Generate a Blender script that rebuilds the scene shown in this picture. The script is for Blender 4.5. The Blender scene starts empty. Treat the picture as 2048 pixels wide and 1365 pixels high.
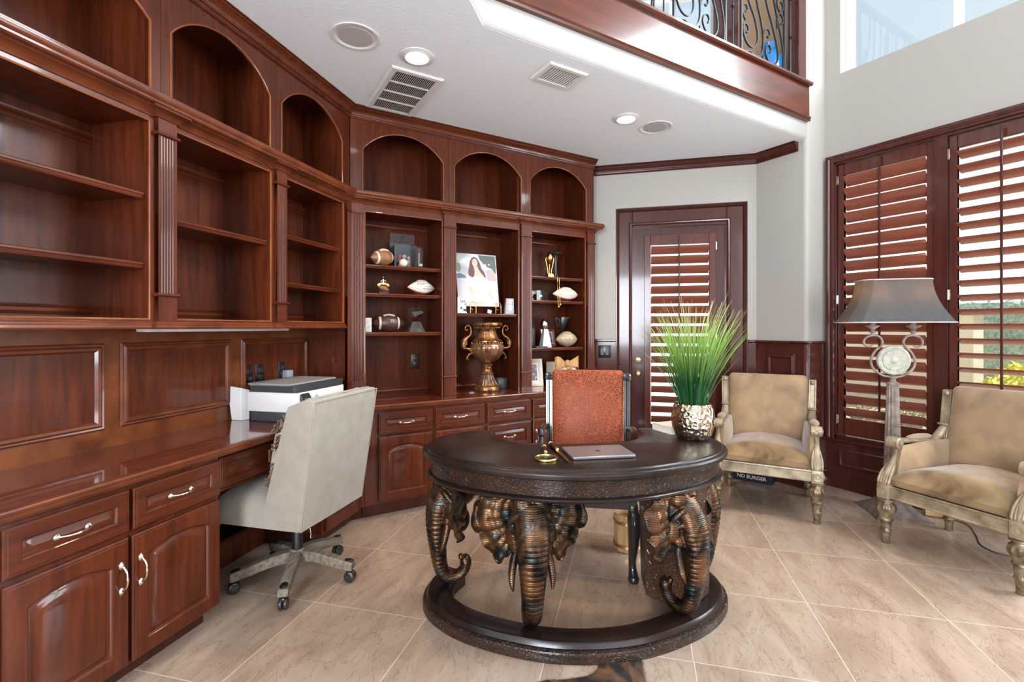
import bpy, bmesh, math, random
from mathutils import Vector, Matrix
from mathutils.geometry import tessellate_polygon
PI = math.pi
S = bpy.context.scene
COL = S.collection
random.seed(7)
R2 = math.sqrt(0.5)

# ------------------------------------------------------------------ camera
TH = math.radians(59.2)
FWD = Vector((math.cos(TH), math.sin(TH), 0))
RGT = Vector((math.sin(TH), -math.cos(TH), 0))
cam_d = bpy.data.cameras.new('camera')
cam = bpy.data.objects.new('camera', cam_d)
COL.objects.link(cam)
cam.location = (0, 0, 1.27)
cam.rotation_euler = (PI / 2, 0, TH - PI / 2)
cam_d.sensor_width = 36.0
cam_d.lens = 975.0 / 2048 * 36.0
cam_d.shift_y = -27.5 / 2048
cam_d.clip_start = 0.05
S.camera = cam

# ------------------------------------------------------------------ view
S.view_settings.view_transform = 'Standard'
S.view_settings.look = 'None'
S.view_settings.exposure = 0.03
S.view_settings.gamma = 1.0
S.view_settings.use_curve_mapping = False
S.cycles.use_denoising = True
S.cycles.max_bounces = 8
S.cycles.diffuse_bounces = 4
S.cycles.glossy_bounces = 4
S.cycles.transmission_bounces = 6
S.cycles.transparent_max_bounces = 10
S.cycles.caustics_reflective = False
S.cycles.caustics_refractive = False
S.cycles.sample_clamp_indirect = 4.0

# ------------------------------------------------------------------ sky
W = bpy.data.worlds.new('sky')
S.world = W
W.use_nodes = True
nt = W.node_tree
for n in list(nt.nodes):
    nt.nodes.remove(n)
wo = nt.nodes.new('ShaderNodeOutputWorld')
bg = nt.nodes.new('ShaderNodeBackground')
tc = nt.nodes.new('ShaderNodeTexCoord')
sp = nt.nodes.new('ShaderNodeSeparateXYZ')
rp = nt.nodes.new('ShaderNodeValToRGB')
nz = nt.nodes.new('ShaderNodeTexNoise')
mxr = nt.nodes.new('ShaderNodeMix')
mxr.data_type = 'RGBA'
nz.inputs['Scale'].default_value = 2.2
nz.inputs['Detail'].default_value = 5
cr = nt.nodes.new('ShaderNodeValToRGB')
cr.color_ramp.elements[0].position = 0.42
cr.color_ramp.elements[0].color = (0, 0, 0, 1)
cr.color_ramp.elements[1].position = 0.75
cr.color_ramp.elements[1].color = (1, 1, 1, 1)
nt.links.new(tc.outputs['Generated'], sp.inputs[0])
nt.links.new(tc.outputs['Generated'], nz.inputs['Vector'])
nt.links.new(sp.outputs[2], rp.inputs[0])
rp.color_ramp.elements[0].position = 0.0
rp.color_ramp.elements[0].color = (2.4, 2.4, 2.4, 1)
rp.color_ramp.elements[1].position = 0.36
rp.color_ramp.elements[1].color = (0.62, 0.76, 0.93, 1)
e = rp.color_ramp.elements.new(0.22)
e.color = (2.0, 2.04, 2.1, 1)
nt.links.new(nz.outputs['Fac'], cr.inputs[0])
nt.links.new(cr.outputs[0], mxr.inputs[0])
nt.links.new(rp.outputs[0], mxr.inputs[6])
mxr.inputs[7].default_value = (0.86, 0.90, 0.95, 1)
nt.links.new(mxr.outputs[2], bg.inputs[0])
bg.inputs[1].default_value = 1.0
nt.links.new(bg.outputs[0], wo.inputs[0])


def area(name, loc, target, sx, sy, power, col=(1, 1, 1)):
    d = bpy.data.lights.new(name, 'AREA')
    d.shape = 'RECTANGLE'
    d.size, d.size_y = sx, sy
    d.energy = power
    d.color = col
    o = bpy.data.objects.new(name, d)
    COL.objects.link(o)
    o.location = loc
    o.rotation_euler = (Vector(target) - Vector(loc)).to_track_quat('-Z', 'Y').to_euler()
    return o


# area lamps standing in for daylight; the rear window is unseen
area('daylight_rear_window', (1.2, -4.05, 2.2), (1.2, 2.0, 1.4), 3.6, 2.6, 85, (0.91, 0.97, 1.08))
area('daylight_high_window', (4.50, 0.0, 4.05), (0.6, 1.5, 1.2), 1.8, 1.4, 300, (0.93, 0.97, 1.05))
area('daylight_side_window', (4.40, 0.0, 1.55), (-0.6, 2.3, 1.7), 1.3, 1.9, 130, (0.93, 0.97, 1.05))
area('ceiling_fill_light', (-2.95, -2.2, 1.7), (1.8, 1.8, 3.3), 2.0, 1.8, 400, (0.91, 0.97, 1.08))  # added fill lamp, aimed up to brighten the low ceiling


def sun(name, direction, power, angle, col=(1, 1, 1)):
    d = bpy.data.lights.new(name, 'SUN')
    d.energy = power
    d.angle = angle
    d.color = col
    o = bpy.data.objects.new(name, d)
    COL.objects.link(o)
    o.rotation_euler = Vector(direction).to_track_quat('-Z', 'Y').to_euler()
    return o


sun('sunlight', (-0.34, 0.22, -0.91), 11.0, 0.03, (1.0, 0.97, 0.92))

# ------------------------------------------------------------------ materials


def nodes_of(m):
    m.use_nodes = True
    t = m.node_tree
    b = t.nodes['Principled BSDF']
    return t, b


def setp(b, **k):
    names = {'rough': 'Roughness', 'metal': 'Metallic', 'coat': 'Coat Weight', 'coatr': 'Coat Roughness',
             'spec': 'Specular IOR Level', 'trans': 'Transmission Weight', 'ior': 'IOR', 'alpha': 'Alpha',
             'sheen': 'Sheen Weight', 'sheenr': 'Sheen Roughness', 'es': 'Emission Strength'}
    for a, v in k.items():
        b.inputs[names[a]].default_value = v


def c4(c):
    return (c[0], c[1], c[2], 1.0)


def mat(name, col, col2=None, scale=8.0, stretch=(1, 1, 1), lo=0.35, hi=0.65, detail=4.0, dist=0.0,
        bump=0.0, bscale=None, bstretch=None, bdist=0.01, tex='NOISE', rough2=None, **k):
    m = bpy.data.materials.new(name)
    t, b = nodes_of(m)
    b.inputs['Base Color'].default_value = c4(col)
    setp(b, **k)
    L = t.links
    if col2 is not None or bump:
        co = t.nodes.new('ShaderNodeTexCoord')

    def noise(sc, st, tex='NOISE', dist=0.0):
        mp = t.nodes.new('ShaderNodeMapping')
        mp.inputs['Scale'].default_value = st
        L.new(co.outputs['Object'], mp.inputs[0])
        if tex == 'VORONOI':
            n = t.nodes.new('ShaderNodeTexVoronoi')
            n.feature = 'DISTANCE_TO_EDGE'
            n.inputs['Scale'].default_value = sc
            L.new(mp.outputs[0], n.inputs['Vector'])
            return n.outputs['Distance']
        n = t.nodes.new('ShaderNodeTexNoise')
        n.inputs['Scale'].default_value = sc
        n.inputs['Detail'].default_value = detail
        n.inputs['Distortion'].default_value = dist
        L.new(mp.outputs[0], n.inputs['Vector'])
        return n.outputs['Fac']
    if col2 is not None:
        fac = noise(scale, stretch, 'NOISE', dist)
        r = t.nodes.new('ShaderNodeValToRGB')
        r.color_ramp.elements[0].position = lo
        r.color_ramp.elements[0].color = c4(col)
        r.color_ramp.elements[1].position = hi
        r.color_ramp.elements[1].color = c4(col2)
        L.new(fac, r.inputs[0])
        L.new(r.outputs[0], b.inputs['Base Color'])
        if rough2 is not None:
            mr = t.nodes.new('ShaderNodeMapRange')
            mr.inputs['From Min'].default_value = lo
            mr.inputs['From Max'].default_value = hi
            mr.inputs['To Min'].default_value = k.get('rough', 0.5)
            mr.inputs['To Max'].default_value = rough2
            L.new(fac, mr.inputs[0])
            L.new(mr.outputs[0], b.inputs['Roughness'])
    if bump:
        f2 = noise(bscale or scale, bstretch or stretch, tex)
        if tex == 'VORONOI':
            cl = t.nodes.new('ShaderNodeMapRange')
            cl.inputs['From Min'].default_value = 0.0
            cl.inputs['From Max'].default_value = 0.12
            L.new(f2, cl.inputs[0])
            f2 = cl.outputs[0]
        bp = t.nodes.new('ShaderNodeBump')
        bp.inputs['Strength'].default_value = bump
        bp.inputs['Distance'].default_value = bdist
        L.new(f2, bp.inputs['Height'])
        L.new(bp.outputs[0], b.inputs['Normal'])
    return m


WA, WB = (0.036, 0.0068, 0.0028), (0.135, 0.027, 0.0075)
M = {}
wk = dict(scale=6.0, lo=0.20, hi=0.84, detail=6.0, dist=0.6, bump=0.08, bscale=26.0, bdist=0.0015, rough=0.34, coat=0.40, coatr=0.07, spec=0.25)
M['wood_v'] = mat('mahogany_vertical', WA, WB, stretch=(5, 5, 0.45), bstretch=(8, 8, 0.6), **wk)
M['wood_h'] = mat('mahogany_horizontal', WA, WB, stretch=(0.45, 5, 5), bstretch=(0.6, 8, 8), **wk)
M['wood_t'] = mat('lit_mahogany_trim', (0.062, 0.0135, 0.005), (0.19, 0.047, 0.015), stretch=(1.2, 1.2, 1.2), **wk)  # lighter copy of the mahogany: warm light on mouldings put in the colour
ck = dict(wk); ck.update(rough=0.14, coat=0.75, coatr=0.05, bump=0.03)
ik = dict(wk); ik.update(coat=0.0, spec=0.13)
M['wood_in'] = mat('shaded_mahogany_interior', WA, (0.095, 0.0195, 0.0062), stretch=(5, 5, 0.45), bstretch=(8, 8, 0.6), **ik)  # darker copy of the mahogany: shade of the rear bays put in the colour
M['wood_bead'] = mat('lit_mahogany_bead', (0.13, 0.032, 0.010), (0.32, 0.10, 0.034), stretch=(1.2, 1.2, 1.2), **wk)  # palest copy: warm downlight highlights on the beads are in the colour
M['wood_l'] = mat('lit_mahogany_stiles', (0.075, 0.017, 0.005), (0.23, 0.065, 0.018), stretch=(1.5, 5, 1.5), bstretch=(6, 6, 6), **wk)  # lighter stiles: the orange glow above the worktop is in the colour
M['wood_top'] = mat('mahogany_counter', (0.075, 0.013, 0.006), (0.17, 0.036, 0.013), stretch=(0.45, 5, 5), bstretch=(0.6, 8, 8), **ck)
dk = dict(wk); dk.update(rough=0.24)
M['wood_dark'] = mat('dark_mahogany', (0.038, 0.010, 0.008), (0.085, 0.020, 0.014), stretch=(5, 5, 0.5), bstretch=(8, 8, 0.6), **dk)
M['wood_door'] = mat('red_brown_shutter_frame', (0.055, 0.014, 0.009), (0.12, 0.030, 0.018), stretch=(5, 5, 0.5), bstretch=(8, 8, 0.6), **dk)
M['wood_shut'] = mat('lit_shutter_mahogany', (0.18, 0.055, 0.034), (0.29, 0.095, 0.060), stretch=(0.5, 5, 5), bstretch=(0.6, 8, 8), **dk)  # slats paler than their frame: daylight through the louvres put in the colour
gk = dict(wk); gk.update(rough=0.28, coat=0.7, coatr=0.13, bump=0.04)
M['wood_gloss'] = mat('polished_mahogany_fascia', WA, WB, stretch=(0.45, 5, 5), bstretch=(0.6, 8, 8), **gk)
M['wall'] = mat('grey_wall_paint', (0.385, 0.366, 0.332), rough=0.6, bump=0.08, bscale=90, bdist=0.002, spec=0.3)
M['wall_white'] = mat('white_wall_paint', (0.74, 0.73, 0.70), rough=0.55, bump=0.08, bscale=90, bdist=0.002, spec=0.3)
M['wall_soffit'] = mat('soffit_edge_paint', (0.36, 0.355, 0.335), rough=0.55, spec=0.3)
M['ceil'] = mat('textured_ceiling_paint', (0.86, 0.92, 0.98), rough=0.75, bump=0.35, bscale=75, bdist=0.004, spec=0.2)
M['tan_wall'] = mat('tan_wall_paint', (0.30, 0.19, 0.11), rough=0.7)
M['white_metal'] = mat('white_painted_metal', (0.74, 0.74, 0.73), rough=0.4)
M['black'] = mat('black_plastic', (0.012, 0.012, 0.013), rough=0.35)
M['dark'] = mat('dark_void', (0.006, 0.004, 0.004), rough=0.8)
M['grille'] = mat('grey_speaker_grille', (0.46, 0.46, 0.46), rough=0.7, bump=0.3, bscale=400, bdist=0.001)
M['nickel'] = mat('satin_nickel', (0.72, 0.64, 0.55), rough=0.25, metal=1.0)
M['brass'] = mat('aged_brass', (0.62, 0.40, 0.16), rough=0.3, metal=1.0)
M['iron'] = mat('black_wrought_iron', (0.006, 0.006, 0.007), rough=0.36, spec=0.5)
M['duct'] = mat('brown_duct_lining', (0.10, 0.035, 0.015), (0.02, 0.012, 0.01), scale=5, rough=0.7)  # mottled dark brown, for the sheet behind the return-air grille


def emit(name, col, s):
    m = bpy.data.materials.new(name)
    t, b = nodes_of(m)
    b.inputs['Base Color'].default_value = c4(col)
    b.inputs['Emission Color'].default_value = c4(col)
    b.inputs['Emission Strength'].default_value = s
    return m


def glassmat(name, tint=(1, 1, 1), refl=0.06, rough=0.02):
    m = bpy.data.materials.new(name)
    t, b = nodes_of(m)
    t.nodes.remove(b)
    out = t.nodes['Material Output']
    tr = t.nodes.new('ShaderNodeBsdfTransparent')
    tr.inputs[0].default_value = c4(tint)
    gl = t.nodes.new('ShaderNodeBsdfGlossy')
    gl.inputs['Roughness'].default_value = rough
    lw = t.nodes.new('ShaderNodeLayerWeight')
    lw.inputs[0].default_value = 0.35
    ma = t.nodes.new('ShaderNodeMath')
    ma.operation = 'MULTIPLY_ADD'
    ma.inputs[1].default_value = 0.32
    ma.inputs[2].default_value = refl
    mx = t.nodes.new('ShaderNodeMixShader')
    t.links.new(lw.outputs['Fresnel'], ma.inputs[0])
    t.links.new(ma.outputs[0], mx.inputs[0])
    t.links.new(tr.outputs[0], mx.inputs[1])
    t.links.new(gl.outputs[0], mx.inputs[2])
    t.links.new(mx.outputs[0], out.inputs[0])
    return m


M['pane'] = glassmat('window_glass', (0.97, 0.99, 0.98), 0.03)
M['acrylic'] = glassmat('clear_acrylic', (0.88, 0.92, 0.94), 0.05, 0.04)
M['lamp_on'] = emit('lit_lamp_lens', (1.0, 0.93, 0.85), 9.0)


def tile_material():
    m = bpy.data.materials.new('cream_marble_tile')
    t, b = nodes_of(m)
    L = t.links
    co = t.nodes.new('ShaderNodeTexCoord')
    mp = t.nodes.new('ShaderNodeMapping')
    mp.inputs['Rotation'].default_value = (0, 0, -PI / 4)
    mp.inputs['Location'].default_value = (-1.96, 0.215, 0)
    L.new(co.outputs['Object'], mp.inputs[0])
    br = t.nodes.new('ShaderNodeTexBrick')
    br.offset = 0.0
    br.inputs['Scale'].default_value = 1.0
    br.inputs['Brick Width'].default_value = 0.55
    br.inputs['Row Height'].default_value = 0.55
    br.inputs['Mortar Size'].default_value = 0.0016
    br.inputs['Mortar Smooth'].default_value = 0.1
    br.inputs['Color1'].default_value = (0.0, 0.0, 0.0, 1)
    br.inputs['Color2'].default_value = (1.0, 1.0, 1.0, 1)
    L.new(mp.outputs[0], br.inputs['Vector'])
    # each tile shifts the veining
    sc = t.nodes.new('ShaderNodeVectorMath')
    sc.operation = 'SCALE'
    sc.inputs['Scale'].default_value = 7.0
    L.new(br.outputs['Color'], sc.inputs[0])
    ad = t.nodes.new('ShaderNodeVectorMath')
    ad.operation = 'ADD'
    L.new(mp.outputs[0], ad.inputs[0])
    L.new(sc.outputs[0], ad.inputs[1])
    st = t.nodes.new('ShaderNodeMapping')
    st.inputs['Rotation'].default_value = (0, 0, 0.5)
    st.inputs['Scale'].default_value = (1.0, 2.6, 1.0)
    L.new(ad.outputs[0], st.inputs[0])
    n1 = t.nodes.new('ShaderNodeTexNoise')
    n1.inputs['Scale'].default_value = 2.2
    n1.inputs['Detail'].default_value = 8
    n1.inputs['Distortion'].default_value = 1.2
    L.new(st.outputs[0], n1.inputs['Vector'])
    r1 = t.nodes.new('ShaderNodeValToRGB')
    r1.color_ramp.elements[0].position = 0.30
    r1.color_ramp.elements[0].color = (0.325, 0.225, 0.158, 1)
    r1.color_ramp.elements[1].position = 0.62
    r1.color_ramp.elements[1].color = (0.44, 0.332, 0.248, 1)
    L.new(n1.outputs['Fac'], r1.inputs[0])
    n2 = t.nodes.new('ShaderNodeTexNoise')
    n2.inputs['Scale'].default_value = 3.2
    n2.inputs['Detail'].default_value = 9
    n2.inputs['Roughness'].default_value = 0.6
    n2.inputs['Distortion'].default_value = 2.0
    L.new(st.outputs[0], n2.inputs['Vector'])
    r2 = t.nodes.new('ShaderNodeValToRGB')
    r2.color_ramp.elements[0].position = 0.485
    r2.color_ramp.elements[0].color = (1, 1, 1, 1)
    r2.color_ramp.elements[1].position = 0.515
    r2.color_ramp.elements[1].color = (1, 1, 1, 1)
    ee = r2.color_ramp.elements.new(0.50)
    ee.color = (0.50, 0.36, 0.26, 1)
    L.new(n2.outputs['Fac'], r2.inputs[0])
    mu = t.nodes.new('ShaderNodeMix')
    mu.data_type = 'RGBA'
    mu.blend_type = 'MULTIPLY'
    mu.inputs[0].default_value = 0.55
    L.new(r1.outputs[0], mu.inputs[6])
    L.new(r2.outputs[0], mu.inputs[7])
    gm = t.nodes.new('ShaderNodeMix')
    gm.data_type = 'RGBA'
    L.new(br.outputs['Fac'], gm.inputs[0])
    L.new(mu.outputs[2], gm.inputs[6])
    gm.inputs[7].default_value = (0.66, 0.58, 0.46, 1)
    L.new(gm.outputs[2], b.inputs['Base Color'])
    b.inputs['Roughness'].default_value = 0.22
    b.inputs['Coat Weight'].default_value = 0.25
    b.inputs['Coat Roughness'].default_value = 0.1
    return m


M['tile'] = tile_material()

# ------------------------------------------------------------------ builders


def rotz(a):
    return Matrix.Rotation(a, 4, 'Z')


def tr(x, y, z):
    return Matrix.Translation((x, y, z))


class MB:
    def __init__(s, m=None):
        s.bm = bmesh.new()
        s.m = m or Matrix()

    def v(s, p):
        return s.bm.verts.new(s.m @ Vector(p))

    def face(s, vs):
        try:
            return s.bm.faces.new(vs)
        except ValueError:
            return None

    def box(s, x0, x1, y0, y1, z0, z1, bev=0.0, seg=1):
        if x1 < x0: x0, x1 = x1, x0
        if y1 < y0: y0, y1 = y1, y0
        if z1 < z0: z0, z1 = z1, z0
        vs = [s.v(p) for p in [(x0, y0, z0), (x1, y0, z0), (x1, y1, z0), (x0, y1, z0),
                               (x0, y0, z1), (x1, y0, z1), (x1, y1, z1), (x0, y1, z1)]]
        fs = [s.face([vs[i] for i in q]) for q in
              [(3, 2, 1, 0), (4, 5, 6, 7), (0, 1, 5, 4), (1, 2, 6, 5), (2, 3, 7, 6), (3, 0, 4, 7)]]
        if bev > 0:
            ed = list({e for f in fs for e in f.edges})
            bmesh.ops.bevel(s.bm, geom=ed, offset=bev, segments=seg, affect='EDGES', profile=0.5)
        return s

    def loops(s, rings, close=True, cap0=True, cap1=True):
        """rings: list of lists of points with the same count"""
        vr = [[s.v(p) for p in r] for r in rings]
        n = len(vr[0])
        for a, b in zip(vr[:-1], vr[1:]):
            for i in range(n if close else n - 1):
                j = (i + 1) % n
                s.face([a[i], a[j], b[j], b[i]])
        if close and cap0:
            s.face(vr[0][::-1])
        if close and cap1:
            s.face(vr[-1])
        return s

    def prism(s, poly, z0, z1):
        return s.loops([[(p[0], p[1], z0) for p in poly], [(p[0], p[1], z1) for p in poly]])

    def extrude(s, poly, axis, a0, a1):
        """poly in the plane across axis; axis 'x': poly=(y,z); 'y': poly=(x,z)"""
        if axis == 'x':
            return s.loops([[(a0, p[0], p[1]) for p in poly], [(a1, p[0], p[1]) for p in poly]])
        if axis == 'y':
            return s.loops([[(p[0], a0, p[1]) for p in poly], [(p[0], a1, p[1]) for p in poly]])
        return s.prism(poly, a0, a1)

    def lathe(s, prof, n=32, c=(0, 0, 0), flute=None, sx=1.0, sy=1.0):
        """prof: (r,z) from bottom to top"""
        rings = []
        for i, (r, z) in enumerate(prof):
            ring = []
            for k in range(n):
                a = 2 * PI * k / n
                rr = r
                if flute:
                    rr = r * (1 + flute(a, z, r))
                ring.append((c[0] + rr * math.cos(a) * sx, c[1] + rr * math.sin(a) * sy, c[2] + z))
            rings.append(ring)
        return s.loops(rings)

    def tube(s, pts, rad, n=10, flat=None, up=None, caps=True):
        """pts: points; rad: float or list"""
        P = [Vector(p) for p in pts]
        m = len(P)
        rr = rad if isinstance(rad, (list, tuple)) else [rad] * m
        T = []
        for i in range(m):
            a = P[max(i - 1, 0)]
            b = P[min(i + 1, m - 1)]
            d = (b - a)
            T.append(d.normalized() if d.length > 1e-9 else Vector((0, 0, 1)))
        u = Vector(up) if up else (Vector((0, 0, 1)) if abs(T[0].z) < 0.9 else Vector((1, 0, 0)))
        rings = []
        u = (u - T[0] * u.dot(T[0])).normalized()
        for i in range(m):
            u = (u - T[i] * u.dot(T[i]))
            if u.length < 1e-6:
                u = T[i].orthogonal()
            u.normalize()
            w = T[i].cross(u)
            ring = []
            for k in range(n):
                a = 2 * PI * k / n
                fu, fw = (1, 1) if not flat else flat
                ring.append(P[i] + u * (rr[i] * fu * math.cos(a)) + w * (rr[i] * fw * math.sin(a)))
            rings.append(ring)
        return s.loops(rings, cap0=caps, cap1=caps)

    def sweep(s, path, prof, N=(0, 0, 1), closed=False, closed_prof=True):
        """a planar path; prof (a, b): a to the right of travel (t x N), b along N; mitred"""
        N = Vector(N).normalized()
        P = [Vector(p) for p in path]
        m = len(P)
        rings = []
        for i in range(m):
            if closed:
                t0 = (P[i] - P[i - 1]).normalized()
                t1 = (P[(i + 1) % m] - P[i]).normalized()
            else:
                t0 = (P[i] - P[i - 1]).normalized() if i > 0 else (P[1] - P[0]).normalized()
                t1 = (P[i + 1] - P[i]).normalized() if i < m - 1 else t0
            s0, s1 = t0.cross(N), t1.cross(N)
            sd = (s0 + s1)
            sd.normalize()
            k = 1.0 / max(0.2, sd.dot(s0))
            rings.append([P[i] + sd * (a * k) + N * b for a, b in prof])
        vr = [[s.v(p) for p in r] for r in rings]
        n = len(prof)
        cnt = m if closed else m - 1
        for i in range(cnt):
            A, B = vr[i], vr[(i + 1) % m]
            for j in range(n if closed_prof else n - 1):
                q = (j + 1) % n
                s.face([A[j], A[q], B[q], B[j]])
        if not closed and closed_prof:
            s.face(vr[0][::-1])
            s.face(vr[-1])
        return s

    def sphere(s, c, r, n=16, m=10, sc=(1, 1, 1), rot=None):
        rings = []
        for i in range(m + 1):
            ph = PI * i / m
            rr = max(math.sin(ph), 1e-3)
            ring = []
            for k in range(n):
                a = 2 * PI * k / n
                q = Vector((rr * math.cos(a) * sc[0], rr * math.sin(a) * sc[1], -math.cos(ph) * sc[2])) * r
                if rot:
                    q = rot @ q
                ring.append(Vector(c) + q)
            rings.append(ring)
        return s.loops(rings)

    def grid(s, fn, nu, nv, thick=None, nrm=None):
        """fn(u,v)->point, a sheet; thick: closes it to a solid along fn normal"""
        pts = [[Vector(fn(i / nu, j / nv)) for j in range(nv + 1)] for i in range(nu + 1)]
        A = [[s.v(p) for p in r] for r in pts]
        for i in range(nu):
            for j in range(nv):
                s.face([A[i][j], A[i + 1][j], A[i + 1][j + 1], A[i][j + 1]])
        if thick:
            B = []
            for i in range(nu + 1):
                row = []
                for j in range(nv + 1):
                    du = pts[min(i + 1, nu)][j] - pts[max(i - 1, 0)][j]
                    dv = pts[i][min(j + 1, nv)] - pts[i][max(j - 1, 0)]
                    nn = du.cross(dv)
                    nn = nn.normalized() if nn.length > 1e-12 else Vector((0, 0, 1))
                    row.append(s.v(pts[i][j] - nn * thick))
                B.append(row)
            for i in range(nu):
                for j in range(nv):
                    s.face([B[i][j + 1], B[i + 1][j + 1], B[i + 1][j], B[i][j]])
            for i in range(nu):
                s.face([A[i + 1][0], A[i][0], B[i][0], B[i + 1][0]])
                s.face([A[i][nv], A[i + 1][nv], B[i + 1][nv], B[i][nv]])
            for j in range(nv):
                s.face([A[0][j], A[0][j + 1], B[0][j + 1], B[0][j]])
                s.face([A[nu][j + 1], A[nu][j], B[nu][j], B[nu][j + 1]])
        return s

    def build(s, name, m, parent=None, smooth=38, loc=None, mods=None):
        bmesh.ops.remove_doubles(s.bm, verts=s.bm.verts, dist=1e-6)
        big = [f for f in s.bm.faces if len(f.verts) > 6]
        for f in big:
            vs = list(f.verts)
            tris = tessellate_polygon([[v.co for v in vs]])
            s.bm.faces.remove(f)
            for t_ in tris:
                try:
                    s.bm.faces.new([vs[i] for i in t_])
                except ValueError:
                    pass
        bmesh.ops.recalc_face_normals(s.bm, faces=s.bm.faces)
        if smooth:
            lim = math.radians(smooth)
            for f in s.bm.faces:
                f.smooth = True
            for ed in s.bm.edges:
                if len(ed.link_faces) == 2:
                    ed.smooth = ed.calc_face_angle(0) < lim
        me = bpy.data.meshes.new(name)
        s.bm.to_mesh(me)
        s.bm.free()
        if isinstance(m, (list, tuple)):
            for q in m:
                me.materials.append(q)
        else:
            me.materials.append(m)
        o = bpy.data.objects.new(name, me)
        COL.objects.link(o)
        if parent is not None:
            o.parent = parent
        if loc:
            o.location = loc
        return o


def tag(o, label=None, cat=None, group=None, kind=None):
    if label: o['label'] = label
    if cat: o['category'] = cat
    if group: o['group'] = group
    if kind: o['kind'] = kind
    return o


def thing(name, label, cat, loc=(0, 0, 0), rz=0.0, group=None):
    o = bpy.data.objects.new(name, None)
    COL.objects.link(o)
    o.location = loc
    o.rotation_euler = (0, 0, rz)
    o.empty_display_size = 0.1
    return tag(o, label, cat, group)


def struct(o):
    o['kind'] = 'structure'
    return o


def kids(o):
    return [c for c in bpy.data.objects if c.parent == o]


def dup(root, loc, rz, label=None, group=None):
    def cp(o, parent):
        c = o.copy()
        COL.objects.link(c)
        if parent is not None:
            c.parent = parent
        for k in kids(o):
            if k is not c:
                cp(k, c)
        return c
    r = cp(root, None)
    r.location = loc
    r.rotation_euler = (0, 0, rz)
    if label: r['label'] = label
    if group: r['group'] = group
    return r


# wall frames: local x runs to the right along the wall, local y goes into the wall
AL, AB, AD, AW = PI / 4, 0.0, -PI / 4, -PI / 2


def fr(a, x, y, z=0.0):
    return Vector((x * math.cos(a) - y * math.sin(a), x * math.sin(a) + y * math.cos(a), z))


def cp3(D, r, z=0.0):
    """a floor point from distance ahead of the viewpoint and offset to the right"""
    p = FWD * D + RGT * r
    return Vector((p.x, p.y, z))


CEIL = 2.749
# faces of the fitted joinery
LW, LF, LC = 2.16, 1.851, 1.706        # left: wall panel, upper face, base cabinet face (local y)
BW, BF, BC = 3.66, 3.355, 3.195        # rear: wall, upper face, base cabinet face
ZT = 0.761

# ------------------------------------------------------------------ room shell
mb = MB()
mb.box(-6, 9, -6, 6, -0.1, 0.0)
fl = struct(mb.build('floor', M['tile'], smooth=0))


def wall(name, a, x0, x1, y0, y1, z0, z1, m='wall', holes=()):
    """a wall as a slab in a wall frame with rectangular holes (x0,x1,z0,z1)"""
    mb = MB(rotz(a))
    xs = sorted({x0, x1} | {h[0] for h in holes} | {h[1] for h in holes})
    zs = sorted({z0, z1} | {h[2] for h in holes} | {h[3] for h in holes})
    for i in range(len(xs) - 1):
        for j in range(len(zs) - 1):
            cx, cz = (xs[i] + xs[i + 1]) / 2, (zs[j] + zs[j + 1]) / 2
            if any(h[0] < cx < h[1] and h[2] < cz < h[3] for h in holes):
                continue
            mb.box(xs[i], xs[i + 1], y0, y1, zs[j], zs[j + 1])
    o = mb.build(name, M[m], smooth=0)
    return struct(o)


HIGH = 5.6
wall('wall_left', AL, -4.2, 3.25, LW + 0.02, LW + 0.14, 0, HIGH, 'wall_white')
wall('wall_back', AB, 0.35, 2.95, BW + 0.0, BW + 0.12, 0, HIGH)
# the wall with the glazed door, its recess, and the window of the gallery above
DP = 4.58
DWIN = (-0.02, 0.66, 3.30, 5.1)
wall('wall_door', AD, -0.60, 1.01, DP, DP + 0.05, 0, HIGH, 'wall', holes=[(-0.175, 0.94, -1, 2.36), DWIN])
wall('wall_door', AD, -0.60, 1.03, DP + 0.05, DP + 0.14, 0, HIGH, 'wall', holes=[(-0.03, 0.78, 0, 2.195), DWIN])
# short wall beside the door, then the step out to the window wall
mb = MB()
r = 0.035
pts = [(3.953, 2.524), (3.953, 2.10 + r)]
for k in range(7):
    a = PI + k * (PI / 2) / 6
    pts.append((3.953 + r + r * math.cos(a), 2.10 + r + r * math.sin(a)))
pts += [(4.21, 2.10), (4.35, 2.10), (4.35, 2.75)]
mb.prism(pts, 0, HIGH)
struct(mb.build('wall_niche', M['wall']))
# window wall, local x = -Y
CL = (-1.985, 2.6, 3.28, 5.0)
wall('wall_window', AW, -2.101, 4.2, 4.21, 4.36, 0, HIGH, 'wall', holes=[(-2.04, 0.70, 0.40, 2.58), CL])
wall('wall_rear', AB, -4.0, 4.3, -4.15, -4.0, 0, HIGH, 'wall_white', holes=[(-0.6, 3.0, 0.8, 5.0)])
wall('wall_entry', AW, -1.0, 4.2, -3.15, -3.0, 0, HIGH, 'wall_white', holes=[(1.3, 3.5, 1.0, 3.6)])
mb = MB()
mb.box(-4.5, 4.6, -4.4, 5.5, HIGH, HIGH + 0.1)
struct(mb.build('ceiling_high', M['ceil'], smooth=0))

# low ceiling: band along the fitted joinery, open hall beyond
mb = MB()
def lp(x, y): 
    q = fr(AL, x, y); return (q.x, q.y)
c0 = (1.098, 2.113)
path = [lp(-3.6, 0.7185), c0, (3.96, 2.113)]
poly = [path[0], path[1], path[2], (3.96, 2.53), (2.95, 3.54), (2.85, 3.70), (0.6, 3.70), lp(-3.6, 2.2)]
mb.prism(poly, CEIL + 0.02, 3.15)
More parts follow.
